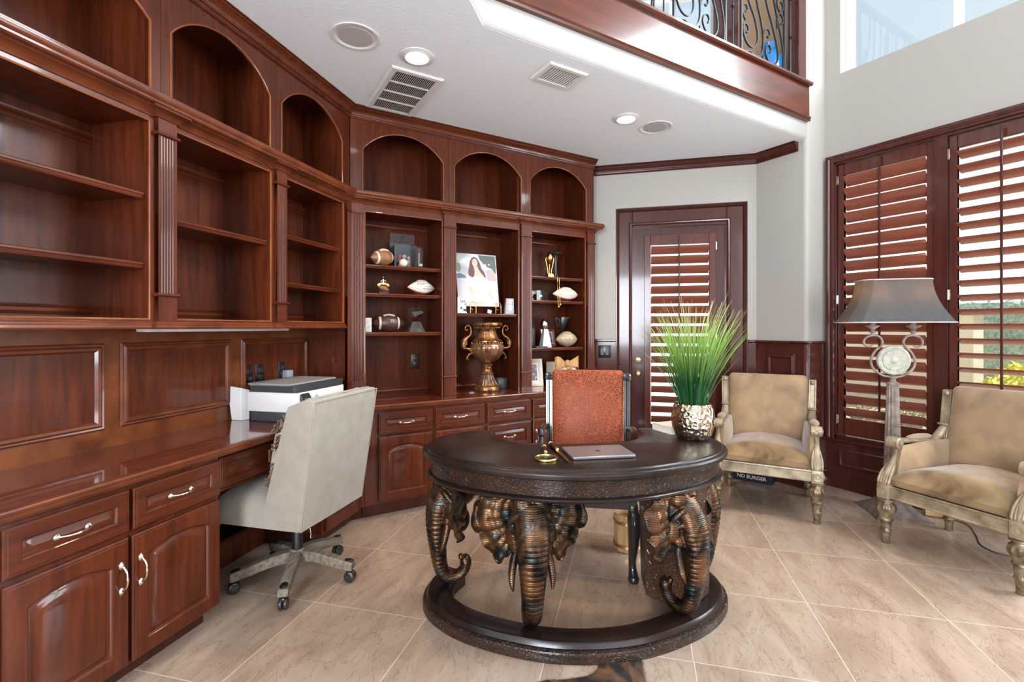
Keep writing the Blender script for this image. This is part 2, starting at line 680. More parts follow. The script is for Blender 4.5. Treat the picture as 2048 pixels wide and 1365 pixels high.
# rounded bottom edge
mb.prism([lp(-3.6, 0.735), (1.105, 2.13), (3.96, 2.13), (3.96, 2.53), (2.95, 3.54), (2.85, 3.70), (0.6, 3.70), lp(-3.6, 2.2)], CEIL, CEIL + 0.03)
struct(mb.build('ceiling', M['ceil'], smooth=0))
mb = MB()
mb.sweep([Vector((p[0], p[1], 0)) for p in path],
         [(-0.03, CEIL + 0.003), (-0.012, CEIL + 0.001), (-0.002, CEIL + 0.012), (0.004, CEIL + 0.03), (0.004, 2.90), (-0.03, 2.90)])
struct(mb.build('trim_1', M['wall_soffit']))
mb = MB()
mb.sweep([Vector((p[0], p[1], 0)) for p in path],
         [(0.0, 2.885), (0.03, 2.885), (0.035, 2.893), (0.03, 2.90), (0.038, 2.908), (0.038, 2.916), (0.024, 2.924), (0.022, 3.155), (0.0, 3.155)])
gf = struct(mb.build('trim_2', M['wood_gloss']))
mb = MB()
mb.sweep([Vector((p[0], p[1], 0)) for p in path],
         [(-0.12, 3.155), (0.045, 3.155), (0.055, 3.163), (0.055, 3.178), (0.045, 3.186), (-0.12, 3.186)])
struct(mb.build('trim_3', M['wood_h']))

# unseen eaves, added to keep the sun out of the high window
mb = MB()
mb.box(4.36, 5.5, -5, 3.2, 5.15, 5.3)
struct(mb.build('sun_block_eaves', M['wall_white'], smooth=0))
# ------------------------------------------------------------------ mouldings of the room
CROWN = [(0.0, -0.075), (0.009, -0.075), (0.012, -0.070), (0.009, -0.065), (0.012, -0.060), (0.012, -0.056), (0.020, -0.055), (0.022, -0.048), (0.028, -0.036), (0.040, -0.026),
         (0.047, -0.022), (0.047, -0.017), (0.053, -0.016), (0.057, -0.011), (0.055, -0.006), (0.062, -0.005), (0.062, 0.0), (0.0, 0.0)]
def world_path(pts, z=0):
    return [Vector((p[0], p[1], z)) for p in pts]
def on(a, x, y):
    q = fr(a, x, y)
    return (q.x, q.y)
CORNER_U = (BF - LF * 2 ** 0.5, BF)         # where the two upper faces meet
CORNER_L = (BC - LC * 2 ** 0.5, BC)
mb = MB()
mb.sweep(world_path([on(AL, 0.2, LF), CORNER_U, (2.847, BF)], CEIL), CROWN)
struct(mb.build('trim_4', M['wood_h']))
mb = MB()
mb.sweep(world_path([on(AD, -0.43, DP), on(AD, 1.01, DP), (3.953, 2.17)], CEIL), CROWN)
struct(mb.build('trim_5', M['wood_dark']))

# wainscot of the door wall, niche and window wall
DADO = 1.157
def rect_frame(mb, x0, x1, z0, z1, y, prof):
    """a mitred moulding round a rectangle lying in the plane y, facing -y; prof (outward, forward)"""
    mb.sweep([(x0, y, z0), (x1, y, z0), (x1, y, z1), (x0, y, z1)], prof, N=(0, -1, 0), closed=True)
PM = [(0.0, 0.0), (0.0, 0.006), (-0.006, 0.012), (-0.012, 0.010), (-0.020, 0.016), (-0.030, 0.014), (-0.038, 0.004), (-0.038, 0.0)]
def place(mb, name, m, a, smooth=38):
    o = struct(mb.build(name, m, None, smooth))
    o.rotation_euler = (0, 0, a)
    return o
RAIL = [(0.0, 0.0), (0.012, 0.0), (0.016, 0.006), (0.024, 0.010), (0.024, 0.022), (0.018, 0.026), (0.0, 0.026)]
# between the bookcase and the door
mb = MB(); mb.box(-0.42, -0.175, DP - 0.012, DP, 0.0, DADO - 0.02)
place(mb, 'trim_6', M['wood_dark'], AD)
mb = MB(); mb.box(0.94, 1.0, DP - 0.012, DP, 0.0, DADO - 0.02)
place(mb, 'trim_7', M['wood_dark'], AD)
mb = MB()
mb.box(-2.524, -2.13, 3.941, 3.953, 0.0, DADO - 0.02)
for x0, x1 in ((-2.43, -2.19),):
    rect_frame(mb, x0, x1, 0.30, 1.055, 3.941, PM)
place(mb, 'trim_8', M['wood_dark'], AW)
mb = MB()
mb.sweep(world_path([on(AD, -0.42, DP - 0.012), on(AD, -0.175, DP - 0.012)], DADO - 0.022), RAIL)
mb.sweep(world_path([on(AD, 0.94, DP - 0.012), (3.941, 2.524 + 0.005), (3.941, 2.10 - 0.012 + 0.03), (3.953 + 0.03, 2.088), (4.198, 2.088)], DADO - 0.022), RAIL)
struct(mb.build('trim_9', M['wood_dark']))
mb = MB()
mb.sweep(world_path([(3.940, 2.14), (3.940, 2.118), (3.983, 2.087), (4.198, 2.087)]), [(-0.016, 0.0), (0.0, 0.0), (0.0, DADO - 0.02), (-0.016, DADO - 0.02)])
struct(mb.build('trim_16', M['wood_dark']))
BASE = [(0.0, 0.0), (0.018, 0.0), (0.018, 0.095), (0.012, 0.105), (0.010, 0.125), (0.0, 0.135)]
mb = MB()
mb.sweep(world_path([on(AD, 0.94, DP - 0.012), (3.941, 2.529), (3.941, 2.118), (3.983, 2.088), (4.198, 2.088), (4.198, -2.2)]), BASE)
struct(mb.build('baseboard_window', M['wood_dark']))
# below the window
mb = MB()
mb.box(-2.088, 2.2, 4.19, 4.21, 0.0, 0.37)
for x0, x1 in ((-1.99, -1.40), (-1.31, -0.72), (-0.63, -0.1)):
    rect_frame(mb, x0, x1, 0.175, 0.315, 4.19, [(0, 0), (0, 0.004), (-0.008, 0.010), (-0.018, 0.006), (-0.024, 0.0)])
place(mb, 'trim_11', M['wood_dark'], AW)
mb = MB()
mb.sweep([Vector((4.19, 2.088, 0.365)), Vector((4.19, -2.2, 0.365))], [(-0.01, 0), (0.016, 0.0), (0.026, 0.006), (0.028, 0.02), (0.02, 0.026), (-0.01, 0.026)])
struct(mb.build('trim_12', M['wood_dark']))

# ------------------------------------------------------------------ window with louvred shutters
CAS = [(0.0, 0.0), (0.0, 0.018), (0.006, 0.026), (0.014, 0.022), (0.030, 0.024), (0.040, 0.034), (0.058, 0.034), (0.058, 0.0)]
WZ0, WZ1 = 0.39, 2.575
mb = MB()
mb.sweep([(-2.022, 4.21, WZ0), (-2.022, 4.21, WZ1), (0.70, 4.21, WZ1), (0.70, 4.21, WZ0)],
         [(-a, b) for a, b in CAS], N=(0, -1, 0))
place(mb, 'window_1', M['wood_dark'], AW)
mb = MB()
for x in (-1.357, -0.667, 0.02):
    mb.box(x - 0.037, x + 0.037, 4.205, 4.30, WZ0, WZ1)
mb.box(-2.03, 0.70, 4.20, 4.30, 0.38, 0.415)
mb.box(-2.03, -2.012, 4.20, 4.36, WZ0, WZ1)
mb.box(-2.03, 0.70, 4.20, 4.36, WZ1 - 0.012, WZ1 + 0.01)
place(mb, 'window_2', M['wood_dark'], AW)
mb = MB()
mb.box(-2.03, 0.70, 4.338, 4.344, 0.42, WZ1)
place(mb, 'window_3', M['pane'], AW, 0)


def shutter(a, x0, x1, y, z0, z1, tilt, label, group, stile=0.045, top=0.09, bot=0.135, pitch=0.0962, lw=0.094, n=None, mats='wood_shut', rodx=None, hinge=-1):
    root = thing('plantation_shutter', label, 'shutter', fr(a, (x0 + x1) / 2, y, z0), a, group)
    ox, oz = (x0 + x1) / 2, z0
    X0, X1, Z1 = x0 - ox, x1 - ox, z1 - z0
    mb = MB()
    t = 0.030
    mb.box(X0, X0 + stile, 0, t, 0, Z1, 0.003)
    mb.box(X1 - stile, X1, 0, t, 0, Z1, 0.003)
    mb.box(X0 + stile, X1 - stile, 0, t, 0, bot, 0.003)
    mb.box(X0 + stile, X1 - stile, 0, t, Z1 - top, Z1, 0.003)
    mb.build('shutter_frame', M['wood_door'], root)
    span = (Z1 - top) - bot
    if n is None:
        n = int(round(span / pitch))
    p = span / n
    la, lb = X0 + stile + 0.002, X1 - stile - 0.002
    for i in range(n):
        zc = bot + p * (i + 0.5)
        mb = MB(tr(0, t / 2, zc) @ Matrix.Rotation(tilt, 4, 'X'))
        pr = []
        for k in range(12):
            q = 2 * PI * k / 12
            pr.append((lw / 2 * math.cos(q), 0.0058 * math.sin(q)))
        mb.extrude(pr, 'x', la, lb)
        mb.build('louver', M[mats], root, 60)
    rx = rodx - ox if rodx is not None else (X0 + X1) / 2 
    mb = MB()
    yr = t / 2 - lw / 2 * math.cos(tilt) - 0.010
    zr = -lw / 2 * math.sin(tilt)
    mb.box(rx - 0.007, rx + 0.007, yr - 0.006, yr + 0.006, bot + p * 0.5 + zr, bot + p * (n - 0.5) + zr + 0.09, 0.003)
    mb.build('tilt_rod', M['wood_dark'], root)
    for zz in (0.12, Z1 / 2, Z1 - 0.12):
        mb = MB()
        hx = X0 if hinge < 0 else X1
        mb.box(hx - 0.004, hx + 0.006, -0.006, 0.003, zz - 0.035, zz + 0.035, 0.001)
        mb.build('hinge', M['nickel'], root)
    return root


SZ0, SZ1 = 0.42, 2.56
sg = 'louvred shutters across the tall window'
shutter(AW, -2.010, -1.396, 4.225, SZ0, SZ1, math.radians(-54), 'red-brown louvred shutter panel with nearly closed slats behind the floor lamp', sg, rodx=-1.715)
shutter(AW, -1.318, -0.706, 4.225, SZ0, SZ1, math.radians(-26), 'red-brown louvred shutter panel with wide open slats at the right edge, showing yellow bushes outside', sg, rodx=-1.05)

# high window above
mb = MB()
x0, x1, z0, z1 = CL
mb.box(x0 - 0.0, x0 + 0.05, 4.30, 4.345, z0, z1)
mb.box(x1 - 0.05, x1, 4.30, 4.345, z0, z1)
mb.box(x0, x1, 4.30, 4.345, z1 - 0.05, z1)
mb.box(x0, x1, 4.30, 4.345, z0, z0 + 0.015)
for x in (-1.295, 0.0, 1.3):
    mb.box(x - 0.022, x + 0.022, 4.30, 4.345, z0, z1)
place(mb, 'window_4', M['white_metal'], AW)
mb = MB()
mb.box(x0, x1, 4.318, 4.324, z0, z1)
place(mb, 'window_5', M['pane'], AW, 0)

# ------------------------------------------------------------------ glazed door
def ddoor():
    a = AD
    yb = DP + 0.05
    # casing inside the plaster recess
    mb = MB()
    for (p, q) in (((-0.175, -0.020), None), ((0.770, 0.94), None)):
        mb.box(p[0], p[1], yb - 0.012, yb + 0.02, 0.0, 2.36)
    mb.box(-0.035, 0.785, yb - 0.012, yb + 0.02, 2.182, 2.36)
    mb.sweep([(-0.165, yb - 0.012, 0), (-0.165, yb - 0.012, 2.35), (0.93, yb - 0.012, 2.35), (0.93, yb - 0.012, 0)],
             [(0.0, 0.0), (0.0, 0.012), (0.010, 0.016), (0.018, 0.006), (0.022, 0.0)], N=(0, -1, 0))
    mb.sweep([(-0.052, yb - 0.012, 0), (-0.052, yb - 0.012, 2.225), (0.802, yb - 0.012, 2.225), (0.802, yb - 0.012, 0)],
             [(-0.006, 0.0), (-0.006, 0.008), (0.004, 0.016), (0.012, 0.014), (0.022, 0.004), (0.024, 0.0)], N=(0, -1, 0))
    o = mb.build('door_1', M['wood_dark'])
    o.rotation_euler = (0, 0, a)
    struct(o)
    root = bpy.data.objects.new('door_2', None)
    COL.objects.link(root)
    struct(root)
    root.location = fr(a, 0.375, yb + 0.012, 0.005)
    root.rotation_euler = (0, 0, a)
    w = 0.399
    mb = MB()
    # slab around the glass
    gx0, gx1, gz0, gz1 = -0.26, 0.27, 0.26, 2.06
    for b in ((-w, gx0, 0, 2.185), (gx1, w, 0, 2.185), (gx0, gx1, 0, gz0), (gx0, gx1, gz1, 2.185)):
        mb.box(b[0], b[1], 0, 0.045, b[2], b[3])
    mb.build('door_leaf', M['wood_dark'], root)
    mb = MB(); mb.box(gx0, gx1, 0.028, 0.033, gz0, gz1)
    mb.build('door_glass', M['pane'], root, 0)
    for z, r in ((0.84, 0.026), (0.965, 0.024)):
        mb = MB(tr(-0.35, 0, z) @ Matrix.Rotation(PI / 2, 4, 'X'))
        mb.lathe([(r, 0), (r, 0.004), (r * 0.8, 0.008), (r * 0.35, 0.012), (r * 0.35, 0.03 if r > 0.025 else 0.012),
                  (r * 0.85, 0.036 if r > 0.025 else 0.014), (r * 0.95, 0.046 if r > 0.025 else 0.018), (r * 0.6, 0.056 if r > 0.025 else 0.020), (0.002, 0.058 if r > 0.025 else 0.021)], 20)
        mb.build('door_handle' if r > 0.025 else 'deadbolt', M['brass'], root)
    for z in (0.25, 1.1, 1.95):
        mb = MB(); mb.box(w - 0.002, w + 0.008, -0.006, 0.004, z - 0.05, z + 0.05, 0.001)
        mb.build('hinge', M['brass'], root)
    sh = shutter(AD, 0.078, 0.691, yb - 0.022, 0.26, 2.11, math.radians(-50), 'louvred wooden shutter mounted on the glazed door behind the tall grass', None,
                 stile=0.058, top=0.095, bot=0.13, pitch=0.0905, lw=0.088, rodx=0.379, hinge=1)
ddoor()

# ------------------------------------------------------------------ joinery helpers
def outline(x0, x1, z0, z1, rise=0.0, n=14):
    pts = [(x0, z0), (x1, z0), (x1, z1)]
    for k in range(1, n):
        u = k / n
        pts.append((x1 + (x0 - x1) * u, z1 + rise * (1 - (2 * u - 1) ** 2)))
    pts.append((x0, z1))
    return pts


def panel_front(mb, x0, x1, z0, z1, y, t=0.02, stile=0.055, rise=0.0, drawer=False):
    """a raised and fielded panel front whose back face is at y"""
    if drawer:
        steps = [(0.0, 0.0), (0.0, t - 0.005), (0.004, t - 0.002), (0.010, t - 0.002), (0.012, t), (stile, t), (stile + 0.003, t - 0.003), (stile + 0.006, t - 0.010),
                 (stile + 0.010, t - 0.010), (stile + 0.030, t - 0.0005)]
    else:
        steps = [(0.0, 0.0), (0.0, t - 0.005), (0.004, t - 0.002), (0.010, t - 0.002), (0.012, t), (stile, t), (stile + 0.003, t - 0.003), (stile + 0.007, t - 0.011),
                 (stile + 0.014, t - 0.011), (stile + 0.022, t - 0.006), (stile + 0.040, t - 0.001)]
    rings = []
    for ins, d in steps:
        k = min(1.0, ins / stile) if stile else 1.0
        rs = rise * (1.0 if ins >= stile * 0.99 else 0.0)
        zz = z1 - ins - (rise if ins >= stile * 0.99 else 0.0)
        rings.append([(px, y - d, pz) for px, pz in outline(x0 + ins, x1 - ins, z0 + ins, zz, rs)])
    mb.loops(rings)


def pull(root, x, y, z, L=0.088, vert=False, m='nickel', out=0.026):
    """a bow handle with round rosettes; its plate face at y"""
    mb = MB(tr(x, y, z) @ (Matrix.Rotation(PI / 2, 4, 'Y') if vert else Matrix()))
    h = L / 2
    pts, rad = [], []
    for k in range(17):
        u = -1 + 2 * k / 16
        pts.append((h * u, -out * (1 - abs(u) ** 3.2) - 0.002, 0))
        rad.append(0.0032 + 0.0018 * math.exp(-(u / 0.12) ** 2) + 0.0012 * abs(u) ** 3)
    mb.tube(pts, rad, 8)
    for sx in (-h, h):
        m2 = mb.m
        mb.m = m2 @ tr(sx, 0, 0) @ Matrix.Rotation(PI / 2, 4, 'X')
        mb.lathe([(0.010, 0.0), (0.0105, 0.002), (0.008, 0.004), (0.0075, 0.006), (0.004, 0.008), (0.001, 0.009)], 14, sx=1.25, sy=0.9)
        mb.m = m2
    return mb.build('handle', M[m], root, 60)


def base_cabinet(a, x0, x1, yf, depth, label, group, fronts, toe=0.075, toeh=0.085, z1=0.722, lpost=0.0, rpost=0.0):
    """fronts: ('drawer'|'door'|'panel', x0, x1, z0, z1, handle) in the wall frame"""
    ox = (x0 + x1) / 2
    root = thing('base_cabinet', label, 'cabinet', fr(a, ox, yf, 0), a, group)
    mb = MB()
    mb.box(x0 - ox, x1 - ox, 0.0, depth, toeh, z1, 0.002)
    mb.build('carcass', M['wood_v'], root)
    mb = MB()
    mb.box(x0 - ox + 0.004, x1 - ox - (toe if rpost else 0.004), toe, depth - 0.01, 0.0, toeh)
    mb.build('plinth', M['wood_dark'], root)
    for kind, fx0, fx1, fz0, fz1, hd in fronts:
        dr = kind == 'drawer'
        w, h = fx1 - fx0, fz1 - fz0
        cx, cz = (fx0 + fx1) / 2 - ox, (fz0 + fz1) / 2
        mb = MB()
        panel_front(mb, -w / 2, w / 2, -h / 2, h / 2, 0.0, 0.022, 0.042 if h < 0.2 else 0.055, 0.0 if kind != 'door' else 0.026, dr)
        o = mb.build('drawer' if dr else ('door' if kind == 'door' else 'end_panel'), M['wood_h'] if dr else M['wood_v'], root, 30, loc=(cx, 0.0, cz))
        if hd == 'c':
            pull(o, 0, -0.021, 0)
        elif hd == 'l':
            pull(o, -w / 2 + 0.028, -0.022, h / 2 - 0.13, vert=True)
        elif hd == 'r':
            pull(o, w / 2 - 0.028, -0.022, h / 2 - 0.13, vert=True)
    return root


GB = 'mahogany base cabinets under the worktop'
dz = (0.558, 0.702)
oz = (0.096, 0.538)
base_cabinet(AL, 0.95, 1.712, LC + 0.022, LW - LC - 0.03, 'mahogany base cabinet nearest the viewer on the left, with two drawers over two arched doors', GB,
             [('drawer', 0.968, 1.321, *dz, 'c'), ('drawer', 1.334, 1.704, *dz, 'c'), ('door', 0.968, 1.318, *oz, 'r'), ('door', 1.330, 1.702, *oz, 'l')])
base_cabinet(AL, 0.19, 0.949, LC + 0.022, LW - LC - 0.03, 'mahogany base cabinet cut off by the left edge of the photo', GB,
             [('drawer', 0.20, 0.56, *dz, 'c'), ('drawer', 0.58, 0.942, *dz, 'c'), ('door', 0.20, 0.56, *oz, 'r'), ('door', 0.58, 0.942, *oz, 'l')])
# pedestal at the far side of the kneehole
sL = (CORNER_L[0] + CORNER_L[1]) * R2
base_cabinet(AL, 2.42, 2.79, LC + 0.022, LW - LC - 0.03, 'mahogany pedestal cabinet behind the grey office chair, right of the kneehole', GB,
             [('drawer', 2.44, 2.78, *dz, 'c'), ('panel', 2.44, 2.78, 0.10, 0.54, None)])
# apron drawers across the kneehole
root = thing('apron_drawer_unit', 'narrow mahogany drawer rail spanning the kneehole behind the grey office chair', 'drawer', fr(AL, 2.066, LC + 0.05, 0.55), AL)
mb = MB(); mb.box(-0.353, 0.353, 0.0, 0.40, 0.0, 0.165); mb.build('rail', M['wood_h'], root)
for x0, x1 in ((-0.335, -0.005), (0.005, 0.335)):
    mb = MB(); panel_front(mb, -0.165, 0.165, -0.065, 0.065, 0, 0.02, 0.03, 0, True)
    o = mb.build('drawer', M['wood_h'], root, 30, loc=((x0 + x1) / 2, 0, 0.088))
# kneehole back
mb = MB()
mb.box(1.712, 2.42, LW - 0.03, LW + 0.02, 0.0, 0.72)
mb.sweep([(1.712, LW - 0.03, 0), (2.42, LW - 0.03, 0)], BASE)
rect_frame(mb, 1.80, 2.34, 0.22, 0.48, LW - 0.03, PM)
place(mb, 'trim_13', M['wood_v'], AL)

# rear run
base_cabinet(AB, 0.80, 1.278, BC + 0.022, BW - BC - 0.04, 'mahogany rear cabinet nearest the room corner, one drawer over an arched door', GB,
             [('drawer', 0.887, 1.266, *dz, 'c'), ('door', 0.887, 1.266, 0.118, 0.543, 'r')], toe=0.08, toeh=0.10)
base_cabinet(AB, 1.279, 1.686, BC + 0.022, BW - BC - 0.04, 'mahogany rear cabinet partly behind the left tip of the dark desk', GB,
             [('drawer', 1.289, 1.674, *dz, 'c'), ('door', 1.289, 1.674, 0.118, 0.543, 'l')], toe=0.08, toeh=0.10)
base_cabinet(AB, 1.687, 2.091, BC + 0.022, BW - BC - 0.04, 'mahogany rear cabinet of stacked drawers in front of the urn', GB,
             [('drawer', 1.698, 2.081, *dz, 'c'), ('drawer', 1.698, 2.081, 0.345, 0.535, 'c'), ('drawer', 1.698, 2.081, 0.118, 0.330, 'c')], toe=0.08, toeh=0.10)
base_cabinet(AB, 2.092, 2.50, BC + 0.022, BW - BC - 0.04, 'mahogany rear cabinet mostly hidden behind the orange leather chair', GB,
             [('drawer', 2.101, 2.49, *dz, 'c'), ('door', 2.101, 2.49, 0.118, 0.543, 'l')], toe=0.08, toeh=0.10)
base_cabinet(AB, 2.501, 2.86, BC + 0.022, 0.36, 'mahogany rear cabinet at the door end, hidden behind the leather chair', GB,
             [('drawer', 2.51, 2.85, *dz, 'c'), ('door', 2.51, 2.85, 0.118, 0.543, 'r')], toe=0.08, toeh=0.10)
# corner post
root = thing('corner_cabinet', 'mahogany blind corner cabinet between the left and rear runs', 'cabinet', (0, 0, 0))
cA = on(AL, 2.791, LC + 0.022)
mb = MB()
cc = (BC + 0.022 - (LC + 0.022) * 2 ** 0.5, BC + 0.022)
mb.prism([cA, cc, (0.799, BC + 0.022), (0.799, BW - 0.03), on(AL, 3.0, LW - 0.03), on(AL, 2.791, LW - 0.03)], 0.10, 0.722)
mb.build('carcass', M['wood_v'], root)
mb = MB()
cA2 = on(AL, 2.791, LC + 0.10)
mb.prism([cA2, (BC + 0.1 - (LC + 0.1) * 2 ** 0.5, BC + 0.10), (0.799, BC + 0.10), (0.799, BW - 0.2), on(AL, 2.791, LW - 0.1)], 0.0, 0.10)
mb.build('plinth', M['wood_dark'], root)

# worktop, one continuous piece
LIP = 0.026
cT = (BC - LIP - (LC - LIP) * 2 ** 0.5, BC - LIP)
root = thing('worktop', 'glossy red-brown mahogany worktop running along the left wall and the rear wall', 'worktop', (0, 0, 0))
mb = MB()
mb.prism([on(AL, 0.15, LC), (BC - LC * 2 ** 0.5, BC), (2.872, BC), (2.872, 3.60), (2.815, BW - 0.002), (BW - 0.002 - LW * 2 ** 0.5 + 0.006, BW - 0.002), on(AL, 0.15, LW - 0.002)], 0.7225, ZT)
mb.build('top', M['wood_top'], root, 0)
mb = MB()
mb.sweep(world_path([on(AL, 0.15, LC), (BC - LC * 2 ** 0.5, BC), (2.872, BC)], ZT),
         [(-0.002, -0.0385), (0.006, -0.0385), (0.010, -0.034), (0.010, -0.030), (0.018, -0.028), (0.022, -0.022), (0.022, -0.016),
          (0.026, -0.013), (0.027, -0.006), (0.024, -0.001), (0.018, 0.0), (-0.002, 0.0)])
mb.build('moulded_edge', M['wood_t'], root)

# ------------------------------------------------------------------ wall panelling behind the left worktop
mb = MB()
mb.box(0.15, 3.06, LW, LW + 0.02, ZT, 1.33)
place(mb, 'trim_14', M['wood_l'], AL, 0)
mb = MB()
for x0, x1 in ((0.86, 1.560), (1.624, 2.221), (2.287, 2.875)):
    mb.box(x0 + 0.03, x1 - 0.03, LW - 0.003, LW + 0.001, 0.871, 1.173)
place(mb, 'trim_17', M['wood_v'], AL, 0)
mb = MB()
for x0, x1 in ((0.86, 1.560), (1.624, 2.221), (2.287, 2.875)):
    rect_frame(mb, x0, x1, 0.841, 1.203, LW, PM)
place(mb, 'trim_15', M['wood_t'], AL)

# ------------------------------------------------------------------ upper bookcases
Z_SH = 1.305      # bottom shelf of the left uppers
Z_LED = 2.187     # top of the ledge
SPR, APX = 2.481, 2.630


def pilaster(root, x0, x1, y, z0, z1, nfl=5, dep=0.018, zb=None, zt=None):
    """fluted pilaster in front of plane y between x0..x1; bands at zb and zt"""
    w = x1 - x0
    mb = MB()
    m = 0.010
    pts = [(x0, y), (x0, y - dep)]
    fw = (w - 2 * m) / nfl
    for i in range(nfl):
        a = x0 + m + fw * i
        g = fw * 0.16
        pts.append((a + g, y - dep))
        for k in range(1, 6):
            q = PI * k / 6
            pts.append((a + fw / 2 - (fw / 2 - g) * math.cos(q), y - dep + (fw / 2 - g) * 0.9 * math.sin(q)))
        pts.append((a + fw - g, y - dep))
    pts += [(x1, y - dep), (x1, y)]
    mb.prism(pts, zb, zt)
    mb.box(x0, x1, y - dep, y, z0, zb)
    mb.box(x0, x1, y - dep, y, zt, z1)
    mb.build('pilaster', M['wood_v'], root, 20)
    for z in (zb, zt):
        mb = MB()
        pr = [(y, z - 0.007)]
        for k in range(7):
            q = -PI / 2 + PI * k / 6
            pr.append((y - dep - 0.004 - 0.007 * math.cos(q), z + 0.007 * math.sin(q)))
        pr.append((y, z + 0.007))
        mb.extrude(pr, 'x', x0 - 0.008, x1 + 0.008)
        mb.build('band', M['wood_h'], root, 60)


def bookcase(a, X0, X1, ox0, ox1, yf, yb, z0, z1, az, shelves, arch, label, group, floor=True, sill=0.0):
    """one bay: X0..X1 outer, ox0..ox1 opening; z0..z1 opening height; arch (ax0, ax1)"""
    cx = (X0 + X1) / 2
    root = thing('bookcase', label, 'bookcase', fr(a, cx, yf, z0 - sill), a, group)
    B = z0 - sill
    f = lambda v: v - cx
    g = lambda v: v - B
    D = yb - yf
    mb = MB()
    top = CEIL - 0.001
    mb.box(f(X0) + 0.001, f(ox0) - 0.0, 0.018, D, g(z0 - sill), g(top))      # left side
    mb.box(f(ox1) + 0.0, f(X1) - 0.001, 0.018, D, g(z0 - sill), g(top))
    mb.box(f(ox0), f(ox1), D - 0.012, D, g(z0 - sill), g(top))               # back
    mb.box(f(ox0), f(ox1), 0.018, D - 0.012, g(z1) + 0.012, g(Z_LED) - 0.014)      # mid deck
    mb.box(f(ox0), f(ox1), 0.018, D - 0.012, g(2.70), g(top))
    if floor:
        mb.box(f(ox0), f(ox1), 0.018, D - 0.012, 0, sill)
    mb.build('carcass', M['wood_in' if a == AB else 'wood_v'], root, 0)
    # mouldings inside at the back
    for zz in (z1 - 0.045, z0 + 0.035):
        mb = MB()
        mb.sweep([(f(ox0), D - 0.012, g(zz)), (f(ox1), D - 0.012, g(zz))], [(0, -0.02), (0.006, -0.02), (0.012, -0.008), (0.008, 0.004), (0.014, 0.012), (0.014, 0.02), (0, 0.02)])
        mb.build('inner_moulding', M['wood_h'], root)
    # face frame of the lower opening
    mb = MB()
    mb.box(f(X0) + 0.001, f(ox0), 0, 0.018, g(z0 - sill), g(Z_LED))
    mb.box(f(ox1), f(X1) - 0.001, 0, 0.018, g(z0 - sill), g(Z_LED))
    mb.box(f(ox0), f(ox1), 0, 0.018, g(z1), g(Z_LED))
    if sill:
        mb.box(f(ox0), f(ox1), 0, 0.018, 0, sill)
    mb.build('face_frame', M['wood_v'], root, 0)
    mb = MB()
    bd = [(0.0, -0.004), (0.0, 0.003), (0.003, 0.005), (0.007, 0.003), (0.007, -0.004)]
    if floor:
        mb.sweep([(f(ox0), 0, g(z0)), (f(ox1), 0, g(z0)), (f(ox1), 0, g(z1)), (f(ox0), 0, g(z1))], bd, N=(0, -1, 0), closed=True)
    else:
        mb.sweep([(f(ox1), 0, 0.0), (f(ox1), 0, g(z1)), (f(ox0), 0, g(z1)), (f(ox0), 0, 0.0)], bd, N=(0, -1, 0))
    mb.build('opening_bead', M['wood_bead'], root)
    # arched front above the ledge
    ax0, ax1 = arch
    n = 22
    mb = MB()
    arcp = []
    hw = (ax1 - ax0) / 2
    R = (hw * hw + (APX - SPR) ** 2) / (2 * (APX - SPR)) if APX - SPR < hw else hw
    rise = min(APX - SPR, hw)
    for k in range(n + 1):
        u = -1 + 2 * k / n
        x = (ax0 + ax1) / 2 + u * hw
        zc = APX - R
        z = zc + math.sqrt(max(0, R * R - (u * hw) ** 2))
        arcp.append((x, z))
    # filled region between arch and the top: quads in x slices, front and back
    fr_pts = [(f(ax0), g(Z_LED - 0.01))] + [(f(x), g(z)) for x, z in arcp] + [(f(ax1), g(Z_LED - 0.01))]
    vt = []
    for i, (x, z) in enumerate(fr_pts):
        if i == 0:
            ux, uz = f(X0) + 0.001, z
        elif i == len(fr_pts) - 1:
            ux, uz = f(X1) - 0.001, z
        elif i == 1:
            ux, uz = f(X0) + 0.001, g(top)
        elif i == len(fr_pts) - 2:
            ux, uz = f(X1) - 0.001, g(top)
        else:
            ux, uz = x, g(top)
        vt.append([(ux, 0, uz), (x, 0, z), (x, 0.018, z), (ux, 0.018, uz)])
    mb.loops(vt)
    mb.build('arched_front', M['wood_v'], root, 30)
    mb = MB()
    mb.sweep([(x, 0, z) for x, z in fr_pts], [(0.0, -0.004), (0.0, 0.003), (0.003, 0.005), (0.007, 0.003), (0.007, -0.004)], N=(0, -1, 0))
    mb.build('arch_bead', M['wood_bead'], root)
    for zs in shelves:
        mb = MB()
        e0, e1 = f(ox0) + 0.001, f(ox1) - 0.001
        mb.box(e0, e1, 0.030, D - 0.014, g(zs) - 0.018, g(zs))
        pr = [(0.031, -0.026), (0.022, -0.026), (0.019, -0.022), (0.022, -0.018), (0.020, -0.012), (0.016, -0.010), (0.016, -0.003), (0.019, 0.0), (0.031, 0.0)]
        mb.extrude([(p[0], p[1] + g(zs)) for p in pr], 'x', e0, e1)
        mb.build('shelf', M['wood_h'], root, 30)
    return root, f, g


